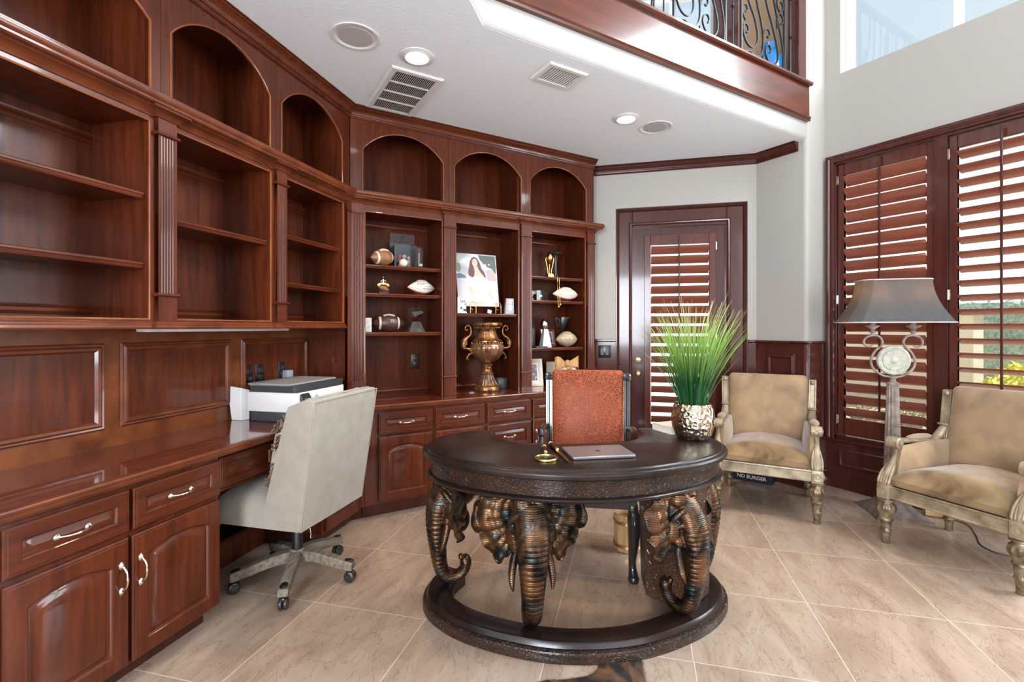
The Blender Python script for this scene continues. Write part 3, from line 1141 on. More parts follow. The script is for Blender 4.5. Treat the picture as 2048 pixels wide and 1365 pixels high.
GU = 'mahogany bookcase bays along the left wall'
ub = []
r_, f_, g_ = bookcase(AL, 0.62, 1.554, 0.70, 1.503, LF, LW, Z_SH, 2.080, None, [1.800, 1.526], (0.70, 1.514), 'wide empty mahogany bookcase bay at the far left, with two adjustable shelves', GU, sill=0.012)
pilaster(r_, f_(1.522), f_(1.5535), 0, 0, g_(2.10), 0 or 2, zb=g_(1.418), zt=g_(2.043)) if False else None
def lbay(X0, X1, o0, o1, sh, ar, lab):
    return bookcase(AL, X0, X1, o0, o1, LF, LW, Z_SH, 2.080, None, sh, ar, lab, GU, sill=0.012)
b2 = lbay(1.554, 2.204, 1.624, 2.160, [1.725], (1.594, 2.164), 'empty mahogany bookcase bay with a single shelf, second from the left')
b3 = lbay(2.204, 2.893, 2.278, 2.810, [1.786, 1.520], (2.241, 2.811), 'empty narrow mahogany bookcase bay with two shelves beside the room corner')
GP = 'fluted mahogany pilasters on the bookcases'
def free_pilaster(a, x0, x1, y, z0, z1, zb, zt, label, n=5):
    root = thing('pilaster_column', label, 'pilaster', fr(a, (x0 + x1) / 2, y, z0), a, GP)
    h = (x1 - x0) / 2
    pilaster(root, -h, h, 0, 0, z1 - z0, n, zb=zb - z0, zt=zt - z0)
free_pilaster(AL, 1.530, 1.610, LF, 1.293, 2.112, 1.40, 2.043, 'short fluted pilaster between the widest left bay and the single-shelf bay')
free_pilaster(AL, 2.190, 2.268, LF, 1.293, 2.112, 1.40, 2.035, 'short fluted pilaster between the two narrower left bays')
# tall corner pilaster, folded round the inner corner
root = thing('pilaster_column', 'tall fluted pilaster folded into the room corner, down to the worktop', 'pilaster', (0, 0, 0), 0, GP)
def folded(mb, off, z0, z1, flute=True):
    P = [on(AL, 2.838, LF), on(AL, 2.838, LF - off), (BF - off - (LF - off) * 2 ** 0.5, BF - off), (0.825, BF - off), (0.825, BF)]
    pts = [P[0]]
    for i in (1, 2):
        A, B = Vector(P[i]), Vector(P[i + 1])
        pts.append(tuple(A))
        if flute:
            d = (B - A); Ln = d.length; d.normalize(); nn = Vector((-d.y, d.x))
            k = 4 if i == 2 else 3
            fw = (Ln - 0.012) / k
            for j in range(k):
                for q in range(7):
                    t = PI * q / 6
                    c = 0.006 + fw * (j + 0.5) - fw * 0.36 * math.cos(t)
                    h = fw * 0.32 * math.sin(t)
                    w = A + d * c + nn * h
                    pts.append((w.x, w.y))
    pts += [P[3], P[4], (CORNER_U[0], CORNER_U[1] + 0.0)]
    mb.prism(pts, z0, z1)
mb = MB(); folded(mb, 0.018, 0.90, 2.043); folded(mb, 0.018, ZT + 0.001, 0.90, False); folded(mb, 0.018, 2.043, 2.112, False)
mb.build('shaft', M['wood_v'], root, 20)
for z in (0.90, 2.043):
    mb = MB()
    folded(mb, 0.026, z - 0.006, z + 0.006, False)
    mb.build('band', M['wood_h'], root)
# end panel closing the left uppers down to the worktop
mb = MB()
mb.box(2.875, 2.893, LF + 0.002, LW - 0.001, ZT + 0.001, 1.2925)
o = mb.build('bookcase_end_panel', M['wood_v']); o.rotation_euler = (0, 0, AL)
tag(o, 'dark mahogany end panel standing on the worktop beside the corner pilaster, right of the outlets', 'panel')
# bottom moulding of the left uppers
mb = MB()
jog = lambda x0, x1, d: [on(AL, x0, LF), on(AL, x0, LF - d), on(AL, x1, LF - d), on(AL, x1, LF)]
pth = [on(AL, 0.62, LF)] + jog(1.524, 1.616, 0.018) + jog(2.184, 2.274, 0.018) + [on(AL, 2.835, LF)]
mb.sweep(world_path(pth, 1.293), [(-0.02, 0.0), (0.004, 0.0), (0.010, -0.006), (0.010, -0.012), (0.016, -0.016), (0.018, -0.024), (0.014, -0.030), (-0.02, -0.030)])
bm_ = mb.build('bottom_moulding', M['wood_t'])
tag(bm_, 'long mahogany light-rail moulding under the left bookcase bays', 'moulding')
# deck under the left uppers
# rear bays stand on the worktop
GR = 'mahogany bookcase bays along the rear wall'
def rbay(X0, X1, o0, o1, sh, ar, lab):
    return bookcase(AB, X0, X1, o0, o1, BF, BW, ZT + 0.001, 2.055, None, sh, ar, lab, GR, floor=False)
rbay(0.74, 1.452, 0.840, 1.397, [1.703, 1.507, 1.236], (0.818, 1.414), 'mahogany bookcase bay of footballs and crystal trophies, left on the rear wall')
rbay(1.452, 2.130, 1.512, 2.060, [1.377], (1.494, 2.090), 'middle bookcase bay on the rear wall holding the portrait over the urn')
rbay(2.130, 2.846, 2.189, 2.745, [1.697, 1.497, 1.098], (2.170, 2.763), 'right-hand rear bookcase bay with the gold and silver football trophies')
free_pilaster(AB, 1.408, 1.500, BF, ZT + 0.001, 2.112, 0.905, 2.010, 'tall fluted pilaster between the football bay and the portrait bay')
free_pilaster(AB, 2.080, 2.172, BF, ZT + 0.001, 2.112, 0.905, 2.010, 'tall fluted pilaster between the portrait bay and the gold trophy bay')
free_pilaster(AB, 2.762, 2.845, BF, ZT + 0.001, 2.112, 0.905, 2.010, 'tall fluted pilaster at the door end of the rear bookcase')
# ledge above the openings, breaking forward over each pilaster
root = thing('bookcase_cornice', 'deep moulded mahogany ledge running above all the shelf openings', 'cornice', (0, 0, 0))
mb = MB()
mb.sweep(world_path([on(AL, 0.62, LF), CORNER_U, (2.847, BF), (2.847, BW)], Z_LED),
         [(-0.016, -0.048), (0.055, -0.048), (0.060, -0.043), (0.060, -0.036), (0.066, -0.032), (0.070, -0.022), (0.070, -0.014), (0.064, -0.010),
          (0.064, -0.004), (0.058, 0.0), (-0.016, 0.0)])
mb.build('ledge', M['wood_t'], root)
jb = lambda x0, x1, d: [(x0, BF), (x0, BF - d), (x1, BF - d), (x1, BF)]
d_ = 0.018
cu2 = (BF - d_ - (LF - d_) * 2 ** 0.5, BF - d_)
pth = [on(AL, 0.62, LF)] + jog(1.524, 1.616, d_) + jog(2.184, 2.274, d_) + [on(AL, 2.832, LF), on(AL, 2.832, LF - d_), cu2, (0.830, BF - d_), (0.830, BF)] + \
      jb(1.402, 1.506, d_) + jb(2.074, 2.178, d_) + [(2.757, BF), (2.757, BF - d_), (2.847, BF - d_), (2.847, BW)]
mb = MB()
mb.sweep(world_path(pth, 2.140), [(0.0, -0.036), (0.005, -0.036), (0.008, -0.031), (0.005, -0.027), (0.010, -0.022), (0.022, -0.012), (0.034, -0.007), (0.034, 0.0), (0.0, 0.0)])
mb.build('bed_moulding', M['wood_t'], root)
# ------------------------------------------------------------------ materials of the furniture
M['desk_top'] = mat('dark_leathered_desk_top', (0.010, 0.006, 0.005), (0.034, 0.015, 0.009), scale=5, lo=0.35, hi=0.8, detail=7, rough=0.30, rough2=0.42, coat=0.08, coatr=0.12, spec=0.25, bump=0.08, bscale=120, bdist=0.001)
M['desk_wood'] = mat('dark_desk_moulding', (0.008, 0.006, 0.006), (0.020, 0.010, 0.007), scale=7, rough=0.26, spec=0.35, coat=0.12, coatr=0.1)
M['desk_croc'] = mat('dark_crocodile_veneer', (0.010, 0.006, 0.005), (0.050, 0.021, 0.010), scale=8, stretch=(1, 1, 3), rough=0.32, coat=0.2, coatr=0.15,
                     spec=0.3, bump=0.7, bscale=70, bstretch=(1, 1, 1.3), bdist=0.004, tex='VORONOI')
M['croc_panel'] = mat('brown_crocodile_panel', (0.022, 0.011, 0.007), (0.10, 0.042, 0.017), scale=7, rough=0.32, coat=0.2, coatr=0.15,
                      bump=1.0, bscale=62, bstretch=(1, 1, 1.2), bdist=0.003, tex='VORONOI')
M['leather'] = mat('orange_crocodile_leather', (0.17, 0.034, 0.015), (0.27, 0.060, 0.026), scale=6, lo=0.35, hi=0.7, rough=0.50, spec=0.12, coat=0.03, coatr=0.2,
                   bump=0.5, bscale=46, bstretch=(1, 1, 1.3), bdist=0.0025, tex='VORONOI')
vk = dict(scale=7.0, lo=0.28, hi=0.74, detail=9, dist=0.5, rough=0.75, sheen=0.5, sheenr=0.35, bump=0.1, bscale=160, bdist=0.001, spec=0.2)
for _n, _lt, _sc in (('leather', (0.36, 0.105, 0.048, 1), 46), ('desk_croc', (0.030, 0.015, 0.009, 1), 70), ('croc_panel', (0.055, 0.028, 0.015, 1), 62)):
    _t = M[_n].node_tree; _b = _t.nodes['Principled BSDF']; _old = _b.inputs['Base Color'].links[0].from_socket
    _co = _t.nodes.new('ShaderNodeTexCoord'); _mp = _t.nodes.new('ShaderNodeMapping'); _mp.inputs['Scale'].default_value = (1, 1, 1.3)
    _v = _t.nodes.new('ShaderNodeTexVoronoi'); _v.feature = 'DISTANCE_TO_EDGE'; _v.inputs['Scale'].default_value = _sc
    _r = _t.nodes.new('ShaderNodeMapRange'); _r.inputs['From Min'].default_value = 0.02; _r.inputs['From Max'].default_value = 0.14
    _mx = _t.nodes.new('ShaderNodeMix'); _mx.data_type = 'RGBA'; _mx.inputs[6].default_value = _lt
    _t.links.new(_co.outputs['Object'], _mp.inputs[0]); _t.links.new(_mp.outputs[0], _v.inputs['Vector']); _t.links.new(_v.outputs['Distance'], _r.inputs[0])
    _t.links.new(_r.outputs[0], _mx.inputs[0]); _t.links.new(_old, _mx.inputs[7]); _t.links.new(_mx.outputs[2], _b.inputs['Base Color'])
M['velvet'] = mat('golden_velvet', (0.21, 0.145, 0.095), (0.40, 0.265, 0.145), **vk)
M['velvet_seat'] = mat('brown_golden_velvet', (0.115, 0.072, 0.034), (0.36, 0.235, 0.12), **vk)
M['linen'] = mat('grey_linen', (0.31, 0.275, 0.22), (0.35, 0.315, 0.258), scale=14, rough=0.85, sheen=0.3, bump=0.3, bscale=420, bdist=0.0008, spec=0.2)
M['grey_wood'] = mat('weathered_grey_wood', (0.12, 0.095, 0.068), (0.26, 0.21, 0.155), scale=9, stretch=(1, 6, 6), rough=0.6, bump=0.2, bscale=30, bstretch=(0.6, 6, 6), bdist=0.002)
M['gilt'] = mat('antique_silver_gilt', (0.17, 0.125, 0.075), (0.38, 0.305, 0.20), scale=15, lo=0.3, hi=0.62, detail=8, rough=0.42, metal=0.3, bump=0.15, bscale=60, bdist=0.002)
M['gilt_dark'] = mat('tarnished_gilt', (0.10, 0.075, 0.048), (0.32, 0.25, 0.155), scale=30, lo=0.35, hi=0.65, detail=6, rough=0.36, metal=0.5)
M['black_wood'] = mat('black_lacquer_wood', (0.014, 0.011, 0.012), (0.03, 0.02, 0.018), rough=0.25, coat=0.4)
M['stone_paint'] = mat('distressed_grey_paint', (0.17, 0.12, 0.10), (0.34, 0.28, 0.24), scale=22, rough=0.6, bump=0.15, bscale=70, bdist=0.001)
M['shade'] = mat('slate_fabric_shade', (0.075, 0.088, 0.098), (0.10, 0.112, 0.12), scale=40, rough=0.8, bump=0.2, bscale=300, bdist=0.0006)
_t = M['shade'].node_tree; _b = _t.nodes['Principled BSDF']; _tl = _t.nodes.new('ShaderNodeBsdfTranslucent'); _tl.inputs[0].default_value = (0.75, 0.58, 0.38, 1)
_mx = _t.nodes.new('ShaderNodeMixShader'); _mx.inputs[0].default_value = 0.4
_t.links.new(_b.outputs[0], _mx.inputs[1]); _t.links.new(_tl.outputs[0], _mx.inputs[2]); _t.links.new(_mx.outputs[0], _t.nodes['Material Output'].inputs[0])
M['shade_trim'] = mat('pale_shade_lining', (0.62, 0.60, 0.60), rough=0.7)
M['steel'] = mat('polished_silver', (0.75, 0.74, 0.72), rough=0.15, metal=1.0)
M['gold'] = mat('polished_gold', (0.75, 0.45, 0.14), rough=0.22, metal=1.0)
M['white_plastic'] = mat('white_plastic', (0.78, 0.77, 0.75), rough=0.35)
M['caster'] = mat('smoked_plastic', (0.03, 0.028, 0.025), rough=0.2)


def bronze(name):
    m = mat(name, (0.013, 0.012, 0.011), (0.27, 0.13, 0.055), scale=9, lo=0.42, hi=0.80, detail=7, dist=0.9, rough=0.30, metal=0.8, bump=0.0)
    t, b = m.node_tree, m.node_tree.nodes['Principled BSDF']
    L = t.links
    co = t.nodes.new('ShaderNodeTexCoord')
    # fine horizontal wrinkles and hide texture
    w = t.nodes.new('ShaderNodeTexWave')
    w.bands_direction = 'Z'
    w.inputs['Scale'].default_value = 44
    w.inputs['Distortion'].default_value = 3.5
    w.inputs['Detail'].default_value = 3
    w.inputs['Detail Scale'].default_value = 3
    n = t.nodes.new('ShaderNodeTexNoise')
    n.inputs['Scale'].default_value = 60
    n.inputs['Detail'].default_value = 6
    L.new(co.outputs['Object'], w.inputs['Vector'])
    L.new(co.outputs['Object'], n.inputs['Vector'])
    ad = t.nodes.new('ShaderNodeMath')
    ad.operation = 'ADD'
    L.new(w.outputs['Fac'], ad.inputs[0])
    L.new(n.outputs['Fac'], ad.inputs[1])
    bp = t.nodes.new('ShaderNodeBump')
    bp.inputs['Strength'].default_value = 0.28
    bp.inputs['Distance'].default_value = 0.003
    L.new(ad.outputs[0], bp.inputs['Height'])
    L.new(bp.outputs[0], b.inputs['Normal'])
    # verdigris in a second noise
    n2 = t.nodes.new('ShaderNodeTexNoise')
    n2.inputs['Scale'].default_value = 14
    n2.inputs['Detail'].default_value = 4
    L.new(co.outputs['Object'], n2.inputs['Vector'])
    r = t.nodes.new('ShaderNodeValToRGB')
    r.color_ramp.elements[0].position = 0.55
    r.color_ramp.elements[1].position = 0.72
    L.new(n2.outputs['Fac'], r.inputs[0])
    mx = t.nodes.new('ShaderNodeMix')
    mx.data_type = 'RGBA'
    mx.inputs[7].default_value = (0.05, 0.085, 0.085, 1)
    old = b.inputs['Base Color'].links[0].from_socket
    L.new(r.outputs[0], mx.inputs[0])
    L.new(old, mx.inputs[6])
    L.new(mx.outputs[2], b.inputs['Base Color'])
    return m


M['bronze'] = bronze('patinated_bronze')


def voxel(mb, name, m, parent, size=0.004, smooth=4, fac=0.5):
    """fuse overlapping shapes into one continuous surface"""
    o = mb.build(name, m, None, 0)
    md = o.modifiers.new('fuse', 'REMESH')
    md.mode = 'VOXEL'
    md.voxel_size = size
    md.use_smooth_shade = True
    sm = o.modifiers.new('soften', 'SMOOTH')
    sm.iterations = smooth
    sm.factor = fac
    dg = bpy.context.evaluated_depsgraph_get()
    ev = o.evaluated_get(dg)
    me = bpy.data.meshes.new_from_object(ev)
    o.modifiers.clear()
    old = o.data
    o.data = me
    bpy.data.meshes.remove(old)
    me.name = name
    if not me.materials:
        me.materials.append(m)
    for p in me.polygons:
        p.use_smooth = True
    if parent is not None:
        o.parent = parent
    return o


def crv(pts, n=6):
    """Catmull-Rom through points"""
    P = [Vector(p) for p in pts]
    out = []
    for i in range(len(P) - 1):
        p0 = P[max(i - 1, 0)]; p1 = P[i]; p2 = P[i + 1]; p3 = P[min(i + 2, len(P) - 1)]
        for k in range(n):
            t = k / n
            out.append(0.5 * ((2 * p1) + (-p0 + p2) * t + (2 * p0 - 5 * p1 + 4 * p2 - p3) * t * t + (-p0 + 3 * p1 - 3 * p2 + p3) * t ** 3))
    out.append(P[-1])
    return out


def crv1(vals, n=6):
    return [v.x for v in crv([(v, 0, 0) for v in vals], n)]


# ------------------------------------------------------------------ the desk
DESK_RZ = TH - PI / 2 + math.radians(4)
DESK_O = cp3(1.83, 0.33)
def dsk(x, y, z=0.0):
    q = fr(DESK_RZ, x, y)
    return Vector((DESK_O.x + q.x, DESK_O.y + q.y, z))

half = [(0, 0), (0.20, 0.023), (0.40, 0.098), (0.55, 0.19), (0.65, 0.295), (0.697, 0.39), (0.708, 0.48), (0.69, 0.575), (0.635, 0.675), (0.55, 0.745), (0.46, 0.785)]
notch = [(0.405, 0.785), (0.368, 0.745), (0.365, 0.66), (0.34, 0.58), (0.27, 0.51), (0.16, 0.472), (0, 0.462)]
def desk_outline():
    a = crv([(p[0], p[1], 0) for p in [(-0.2, 0.023)] + half])[6:]
    b = crv([(p[0], p[1], 0) for p in notch + [(-0.16, 0.472)]])[:-6]
    hp = a + b[1:]
    hp = [(p.x, p.y) for p in hp]
    hp = [(max(0, x), y) for x, y in hp]
    full = hp + [(-x, y) for x, y in hp[::-1][1:-1]]
    return full
def off(poly, d):
    """move a closed ccw outline inward by d"""
    n = len(poly)
    out = []
    for i in range(n):
        a, b, c = Vector(poly[i - 1]), Vector(poly[i]), Vector(poly[(i + 1) % n])
        t = (c - a)
        t.normalize()
        nn = Vector((-t.y, t.x))
        out.append((b.x + nn.x * d, b.y + nn.y * d))
    return out
OUT = desk_outline()
YC = 0.42
OUT = [(x, y - YC) for x, y in OUT]
desk = thing('executive_desk', 'dark kidney-shaped writing desk carried by bronze elephant heads on a ring plinth', 'desk', dsk(0, YC), DESK_RZ)
def ringset(mb, poly, prof):
    mb.loops([[(p[0], p[1], z) for p in off(poly, d)] for d, z in prof])
mb = MB()
prof = [(0.03, 0.688), (0.006, 0.688), (0.001, 0.694), (0.0, 0.702)]
prof += [(0.0 + 0.012 * (1 - math.cos(PI / 2 * k / 5)), 0.706 + 0.014 * math.sin(PI / 2 * k / 5)) for k in range(0, 6)]
prof += [(0.016, 0.7195), (0.018, 0.724), (0.024, 0.729), (0.030, 0.730)]
ringset(mb, OUT, prof)
mb.build('desk_top', M['desk_top'], desk, 25)
mb = MB(); ringset(mb, OUT, [(0.035, 0.6885), (0.036, 0.680), (0.030, 0.676), (0.028, 0.690)][:2] + [(0.040, 0.668), (0.044, 0.66), (0.06, 0.66)])
mb.build('cove_moulding', M['desk_wood'], desk)
mb = MB(); ringset(mb, OUT, [(0.036, 0.607), (0.036, 0.688), (0.07, 0.688)])
mb.build('apron', M['desk_croc'], desk, 25)
mb = MB(); ringset(mb, OUT, [(0.06, 0.594), (0.032, 0.594), (0.024, 0.597), (0.020, 0.603), (0.020, 0.609), (0.025, 0.614), (0.034, 0.617), (0.06, 0.617)])
mb.build('lower_bead', M['desk_wood'], desk)
# ring plinth: open towards the chair
def arcpart(d):
    pts = [p for p in off([(x, y + YC) for x, y in OUT], d)]
    m = len(pts)
    fwd = [p for p in pts]
    return fwd
hp2 = crv([(p[0], p[1], 0) for p in [(-0.2, 0.023)] + half[:9]])[6:]
hp2 = [(p.x, p.y) for p in hp2 if p.y < 0.69]
arc = [(-x, y) for x, y in hp2[::-1]][:-1] + hp2
def arcoff(d):
    out = []
    n = len(arc)
    for i in range(n):
        a, b, c = Vector(arc[max(i - 1, 0)]), Vector(arc[i]), Vector(arc[min(i + 1, n - 1)])
        t = (c - a).normalized()
        nn = Vector((-t.y, t.x))
        out.append((b.x + nn.x * d, b.y + nn.y * d - YC))
    return out
def ringbody(mb, steps):
    lo = []
    for d, z in steps:
        lo.append([(p[0], p[1], z) for p in arcoff(d)])
    n = len(lo[0])
    vr = [[mb.v(p) for p in r] for r in lo]
    k = len(vr)
    for i in range(k):
        A, B = vr[i], vr[(i + 1) % k]
        for j in range(n - 1):
            mb.face([A[j], A[j + 1], B[j + 1], B[j]])
    mb.face([r[0] for r in vr]); mb.face([r[-1] for r in vr][::-1])
mb = MB()
ringbody(mb, [(0.002, 0.0), (0.0, 0.003), (0.0, 0.034), (0.004, 0.041), (0.010, 0.044), (0.125, 0.044), (0.133, 0.04), (0.135, 0.034), (0.135, 0.003), (0.133, 0.0)])
mb.build('plinth_base', M['desk_croc'], desk, 30)
mb = MB()
ringbody(mb, [(0.018, 0.043), (0.016, 0.05), (0.022, 0.064), (0.026, 0.069), (0.032, 0.070), (0.112, 0.070), (0.118, 0.067), (0.120, 0.062), (0.124, 0.043)])
mb.build('plinth_ring', M['desk_wood'], desk, 30)
# crocodile clad drawer pedestal on the right
mb = MB()
ped = [(0.285, 0.325), (0.415, 0.165), (0.585, 0.315), (0.60, 0.56), (0.40, 0.60), (0.32, 0.50)]
pz = [(x, y - YC) for x, y in ped]
cxp = (sum(p[0] for p in pz) / 6, sum(p[1] for p in pz) / 6)
mb.loops([[(cxp[0] + (p[0] - cxp[0]) * s_, cxp[1] + (p[1] - cxp[1]) * s_, z) for p in pz] for s_, z in ((0.94, 0.071), (0.95, 0.075), (1.03, 0.59), (1.03, 0.60))])
mb.build('pedestal', M['croc_panel'], desk, 20)

# elephant heads: one sculpted head, its ears and tusks, copied four times
def ele_head():
    mb = MB(Matrix.Diagonal((1.24, 1.12, 1.0, 1.0)))
    mb.sphere((0, 0.014, 0.450), 1, 24, 16, (0.076, 0.074, 0.092))          # skull
    for s in (-1, 1):
        mb.sphere((0.028 * s, -0.018, 0.487), 1, 18, 12, (0.042, 0.050, 0.048))    # twin domes of the forehead
        mb.tube(crv([(0.026 * s, -0.062, 0.468), (0.050 * s, -0.056, 0.452), (0.066 * s, -0.036, 0.425), (0.068 * s, -0.012, 0.395)]), [0.0115] * 19, 8)
        mb.tube(crv([(0.048 * s, -0.058, 0.398), (0.060 * s, -0.044, 0.384), (0.066 * s, -0.022, 0.380)]), [0.0075] * 13, 8)
        mb.sphere((0.052 * s, -0.004, 0.365), 1, 16, 12, (0.036, 0.046, 0.070))     # cheek
        mb.sphere((0.044 * s, -0.020, 0.320), 1, 14, 10, (0.026, 0.034, 0.050))
        mb.tube(crv([(0.038 * s, -0.022, 0.350), (0.046 * s, -0.034, 0.325), (0.050 * s, -0.038, 0.300)]), crv1([0.026, 0.024, 0.018]), 12)   # tusk sheath
        mb.sphere((0.048 * s, 0.03, 0.50), 1, 12, 8, (0.052, 0.045, 0.05))
    mb.sphere((0, 0.022, 0.295), 1, 16, 12, (0.034, 0.036, 0.060))          # lower jaw
    path = [(0, -0.026, 0.475), (0, -0.054, 0.425), (0, -0.072, 0.365), (0, -0.080, 0.300), (0, -0.080, 0.225), (0, -0.074, 0.150), (0, -0.066, 0.085),
            (0, -0.050, 0.042), (0, -0.020, 0.026), (0, 0.014, 0.034), (0, 0.036, 0.062), (0, 0.040, 0.096), (0, 0.030, 0.116)]
    rad = [0.052, 0.056, 0.055, 0.050, 0.043, 0.037, 0.033, 0.031, 0.029, 0.027, 0.025, 0.026, 0.020]
    P = crv(path, 22)
    Rr = crv1(rad, 22)
    out = []
    for i, r in enumerate(Rr):
        u = i / len(Rr)
        amp = 0.02 if u < 0.16 else 0.085
        out.append(r * (1 + amp * (abs(math.sin(i * 0.50 + 0.4 * math.sin(i * 0.13))) - 0.5)))
    mb.tube(P, out, 24, flat=(1.0, 0.92), up=(1, 0, 0))
    mb.sphere((0, 0.020, 0.118), 1, 10, 8, (0.012, 0.012, 0.014))
    mb.sphere((0, 0.046, 0.112), 1, 10, 8, (0.012, 0.010, 0.012))
    return mb
def ele_ear(s):
    edge = crv([(0.045, 0, 0.530), (0.10, 0, 0.545), (0.160, 0, 0.540), (0.205, 0, 0.515), (0.232, 0, 0.470), (0.238, 0, 0.420), (0.226, 0, 0.372), (0.200, 0, 0.335), (0.178, 0, 0.298), (0.155, 0, 0.262), (0.125, 0, 0.240), (0.098, 0, 0.250), (0.078, 0, 0.290), (0.066, 0, 0.330)], 6)
    root = crv([(x + 0.012, 0, z) for x, z in [(0.035, 0.525), (0.045, 0.51), (0.052, 0.49), (0.057, 0.475), (0.060, 0.46), (0.061, 0.445), (0.061, 0.43), (0.060, 0.415), (0.058, 0.40), (0.056, 0.39), (0.055, 0.38), (0.053, 0.37), (0.050, 0.355), (0.046, 0.345)]], 6)
    nv = len(edge) - 1
    c0 = Vector((0.13, 0, 0.40))
    def fn(u, v):
        i = min(nv, int(round(v * nv)))
        a, b = root[i], edge[i]
        p = a.lerp(b, u)
        d = (b - c0); d.normalize()
        ru = max(0.0, (u - 0.45) / 0.55)
        scal = (abs(math.sin(v * 19)) - 0.55) * 0.010 * ru ** 2          # scalloped rim
        p = p + d * scal
        fold = math.cos(v * 38) * 0.015 * ru ** 1.3                         # ruffle
        veins = 0.006 * math.sin(v * 62 + 2 * u) * u * (1 - 0.3 * u) + 0.004 * math.sin(u * 21 + v * 8)
        cup = -0.040 * math.sin(u * PI * 0.9) + 0.045 * u + 0.008
        curl = -0.022 * max(0.0, (u - 0.86) / 0.14) ** 2
        return (p.x * s, cup + fold + veins + curl - 0.008, p.z)
    mb = MB()
    mb.grid(fn, 26, nv, thick=0.007 * (1 if s > 0 else -1))
    return mb
def ele_tusk(s):
    mb = MB()
    P = crv([(0.058 * s, -0.038, 0.310), (0.070 * s, -0.046, 0.275), (0.079 * s, -0.056, 0.235), (0.082 * s, -0.068, 0.195), (0.078 * s, -0.082, 0.165)], 5)
    mb.tube(P, crv1([0.015, 0.0165, 0.0155, 0.012, 0.004], 5), 12)
    return mb
src = None
HEADS = [(-0.242, 0.115, 2), (0.425, 0.165, 42), (-0.625, 0.50, -84), (0.640, 0.50, 86)]
protos = {}
for i, (hx, hy, deg) in enumerate(HEADS):
    if i == 0:
        h = voxel(ele_head(), 'elephant_head', M['bronze'], desk, 0.0038, 2, 0.4)
        ears = [ele_ear(s).build('ear', M['bronze'], h, 70) for s in (-1, 1)]
        tusks = [ele_tusk(s).build('tusk', M['bronze'], h, 70) for s in (-1, 1)]
        for s in (-1, 1):
            mb = MB(); mb.sphere((0.076 * s, -0.044, 0.408), 0.009, 10, 8); mb.build('eye', M['black'], h)
        src = h
    else:
        h = src.copy(); COL.objects.link(h); h.parent = desk
        for c in kids(src):
            d = c.copy(); COL.objects.link(d); d.parent = h
    a = math.radians(deg)
    # the foot of the trunk (local y -0.055) sits at hx, hy on the ring
    h.location = (hx - math.sin(a) * 0.066, hy + math.cos(a) * 0.066 - YC, 0.0715)
    h.rotation_euler = (0, 0, a)

# ------------------------------------------------------------------ things on the desk
def dthing(name, label, cat, x, y, deg=0, z=0.7302):
    return thing(name, label, cat, dsk(x, y, z), DESK_RZ + math.radians(deg))
lap = dthing('laptop', 'closed silver laptop lying on the dark kidney-shaped desk', 'laptop', 0.053, 0.245, 5)
mb = MB()
def rrect(w, d, r, n=5):
    pts = []
    for cx, cy, a0 in ((w / 2 - r, -d / 2 + r, -PI / 2), (w / 2 - r, d / 2 - r, 0), (-w / 2 + r, d / 2 - r, PI / 2), (-w / 2 + r, -d / 2 + r, PI)):
        for k in range(n + 1):
            a = a0 + PI / 2 * k / n
            pts.append((cx + r * math.cos(a), cy + r * math.sin(a)))
    return pts
M['alu'] = mat('space_grey_aluminium', (0.42, 0.40, 0.42), rough=0.32, metal=0.85)
rr = lambda w, d, z, r=0.012: [(p[0], p[1], z) for p in rrect(w, d, r)]
mb.loops([rr(0.262, 0.172, 0.0), rr(0.270, 0.180, 0.003), rr(0.272, 0.182, 0.006), rr(0.272, 0.182, 0.0085)])
mb.build('base', M['alu'], lap)
mb = MB(); mb.loops([rr(0.272, 0.182, 0.0092), rr(0.272, 0.182, 0.012), rr(0.269, 0.179, 0.0135)])
lid = mb.build('lid', M['alu'], lap)
mb = MB()     # small apple-shaped mark on the lid, upside down to the chair side
ap = [(0, 0.010), (0.004, 0.0115), (0.009, 0.010), (0.012, 0.006), (0.0105, 0.001), (0.0115, -0.005), (0.008, -0.010), (0.004, -0.0125), (0, -0.0115), (-0.004, -0.0125), (-0.008, -0.010), (-0.012, -0.004), (-0.012, 0.004), (-0.009, 0.010), (-0.004, 0.0115)]
mb.prism([(x * 0.9, y * 0.9) for x, y in ap], 0.0135, 0.0139)
mb.prism([(0, 0.012), (0.003, 0.013), (0.004, 0.017), (0.001, 0.016)], 0.0135, 0.0139)
mb.build('lid_mark', M['black'], lid)

mg = dthing('magnifying_glass', 'brass-rimmed magnifying glass lying on the dark desk left of the laptop', 'magnifying glass', -0.180, 0.172, -5)
mb2 = MB(); mb2.sweep([(0.044 * math.cos(2 * PI * k / 40), 0.044 * math.sin(2 * PI * k / 40), 0) for k in range(40)],
                      [(-0.003, 0.0), (0.002, 0.0), (0.0035, 0.003), (0.003, 0.009), (0.001, 0.011), (-0.002, 0.0105), (-0.003, 0.008)], closed=True)
mb2.build('rim', M['brass'], mg, 50)
M['lens'] = glassmat('lens_glass', (0.72, 0.92, 0.95), 0.12, 0.03)
mb = MB(); mb.lathe([(0.0412, 0.005), (0.0405, 0.0075), (0.028, 0.0095), (0.014, 0.0108), (0.001, 0.0112)], 32); mb.build('lens', M['lens'], mg)
mb = MB(Matrix.Rotation(-PI / 2, 4, 'X'))
mb.m = tr(0, 0.045, 0.011) @ Matrix.Rotation(-PI / 2, 4, 'X')
mb.lathe([(0.005, 0.0), (0.005, 0.012), (0.010, 0.015), (0.011, 0.020), (0.008, 0.026), (0.009, 0.030)], 16); mb.build('ferrule', M['brass'], mg, 60)
mb = MB(tr(0, 0.045, 0.011) @ Matrix.Rotation(-PI / 2, 4, 'X'))
mb.lathe([(0.009, 0.030), (0.0085, 0.045), (0.0105, 0.075), (0.010, 0.100), (0.0075, 0.115)], 16)
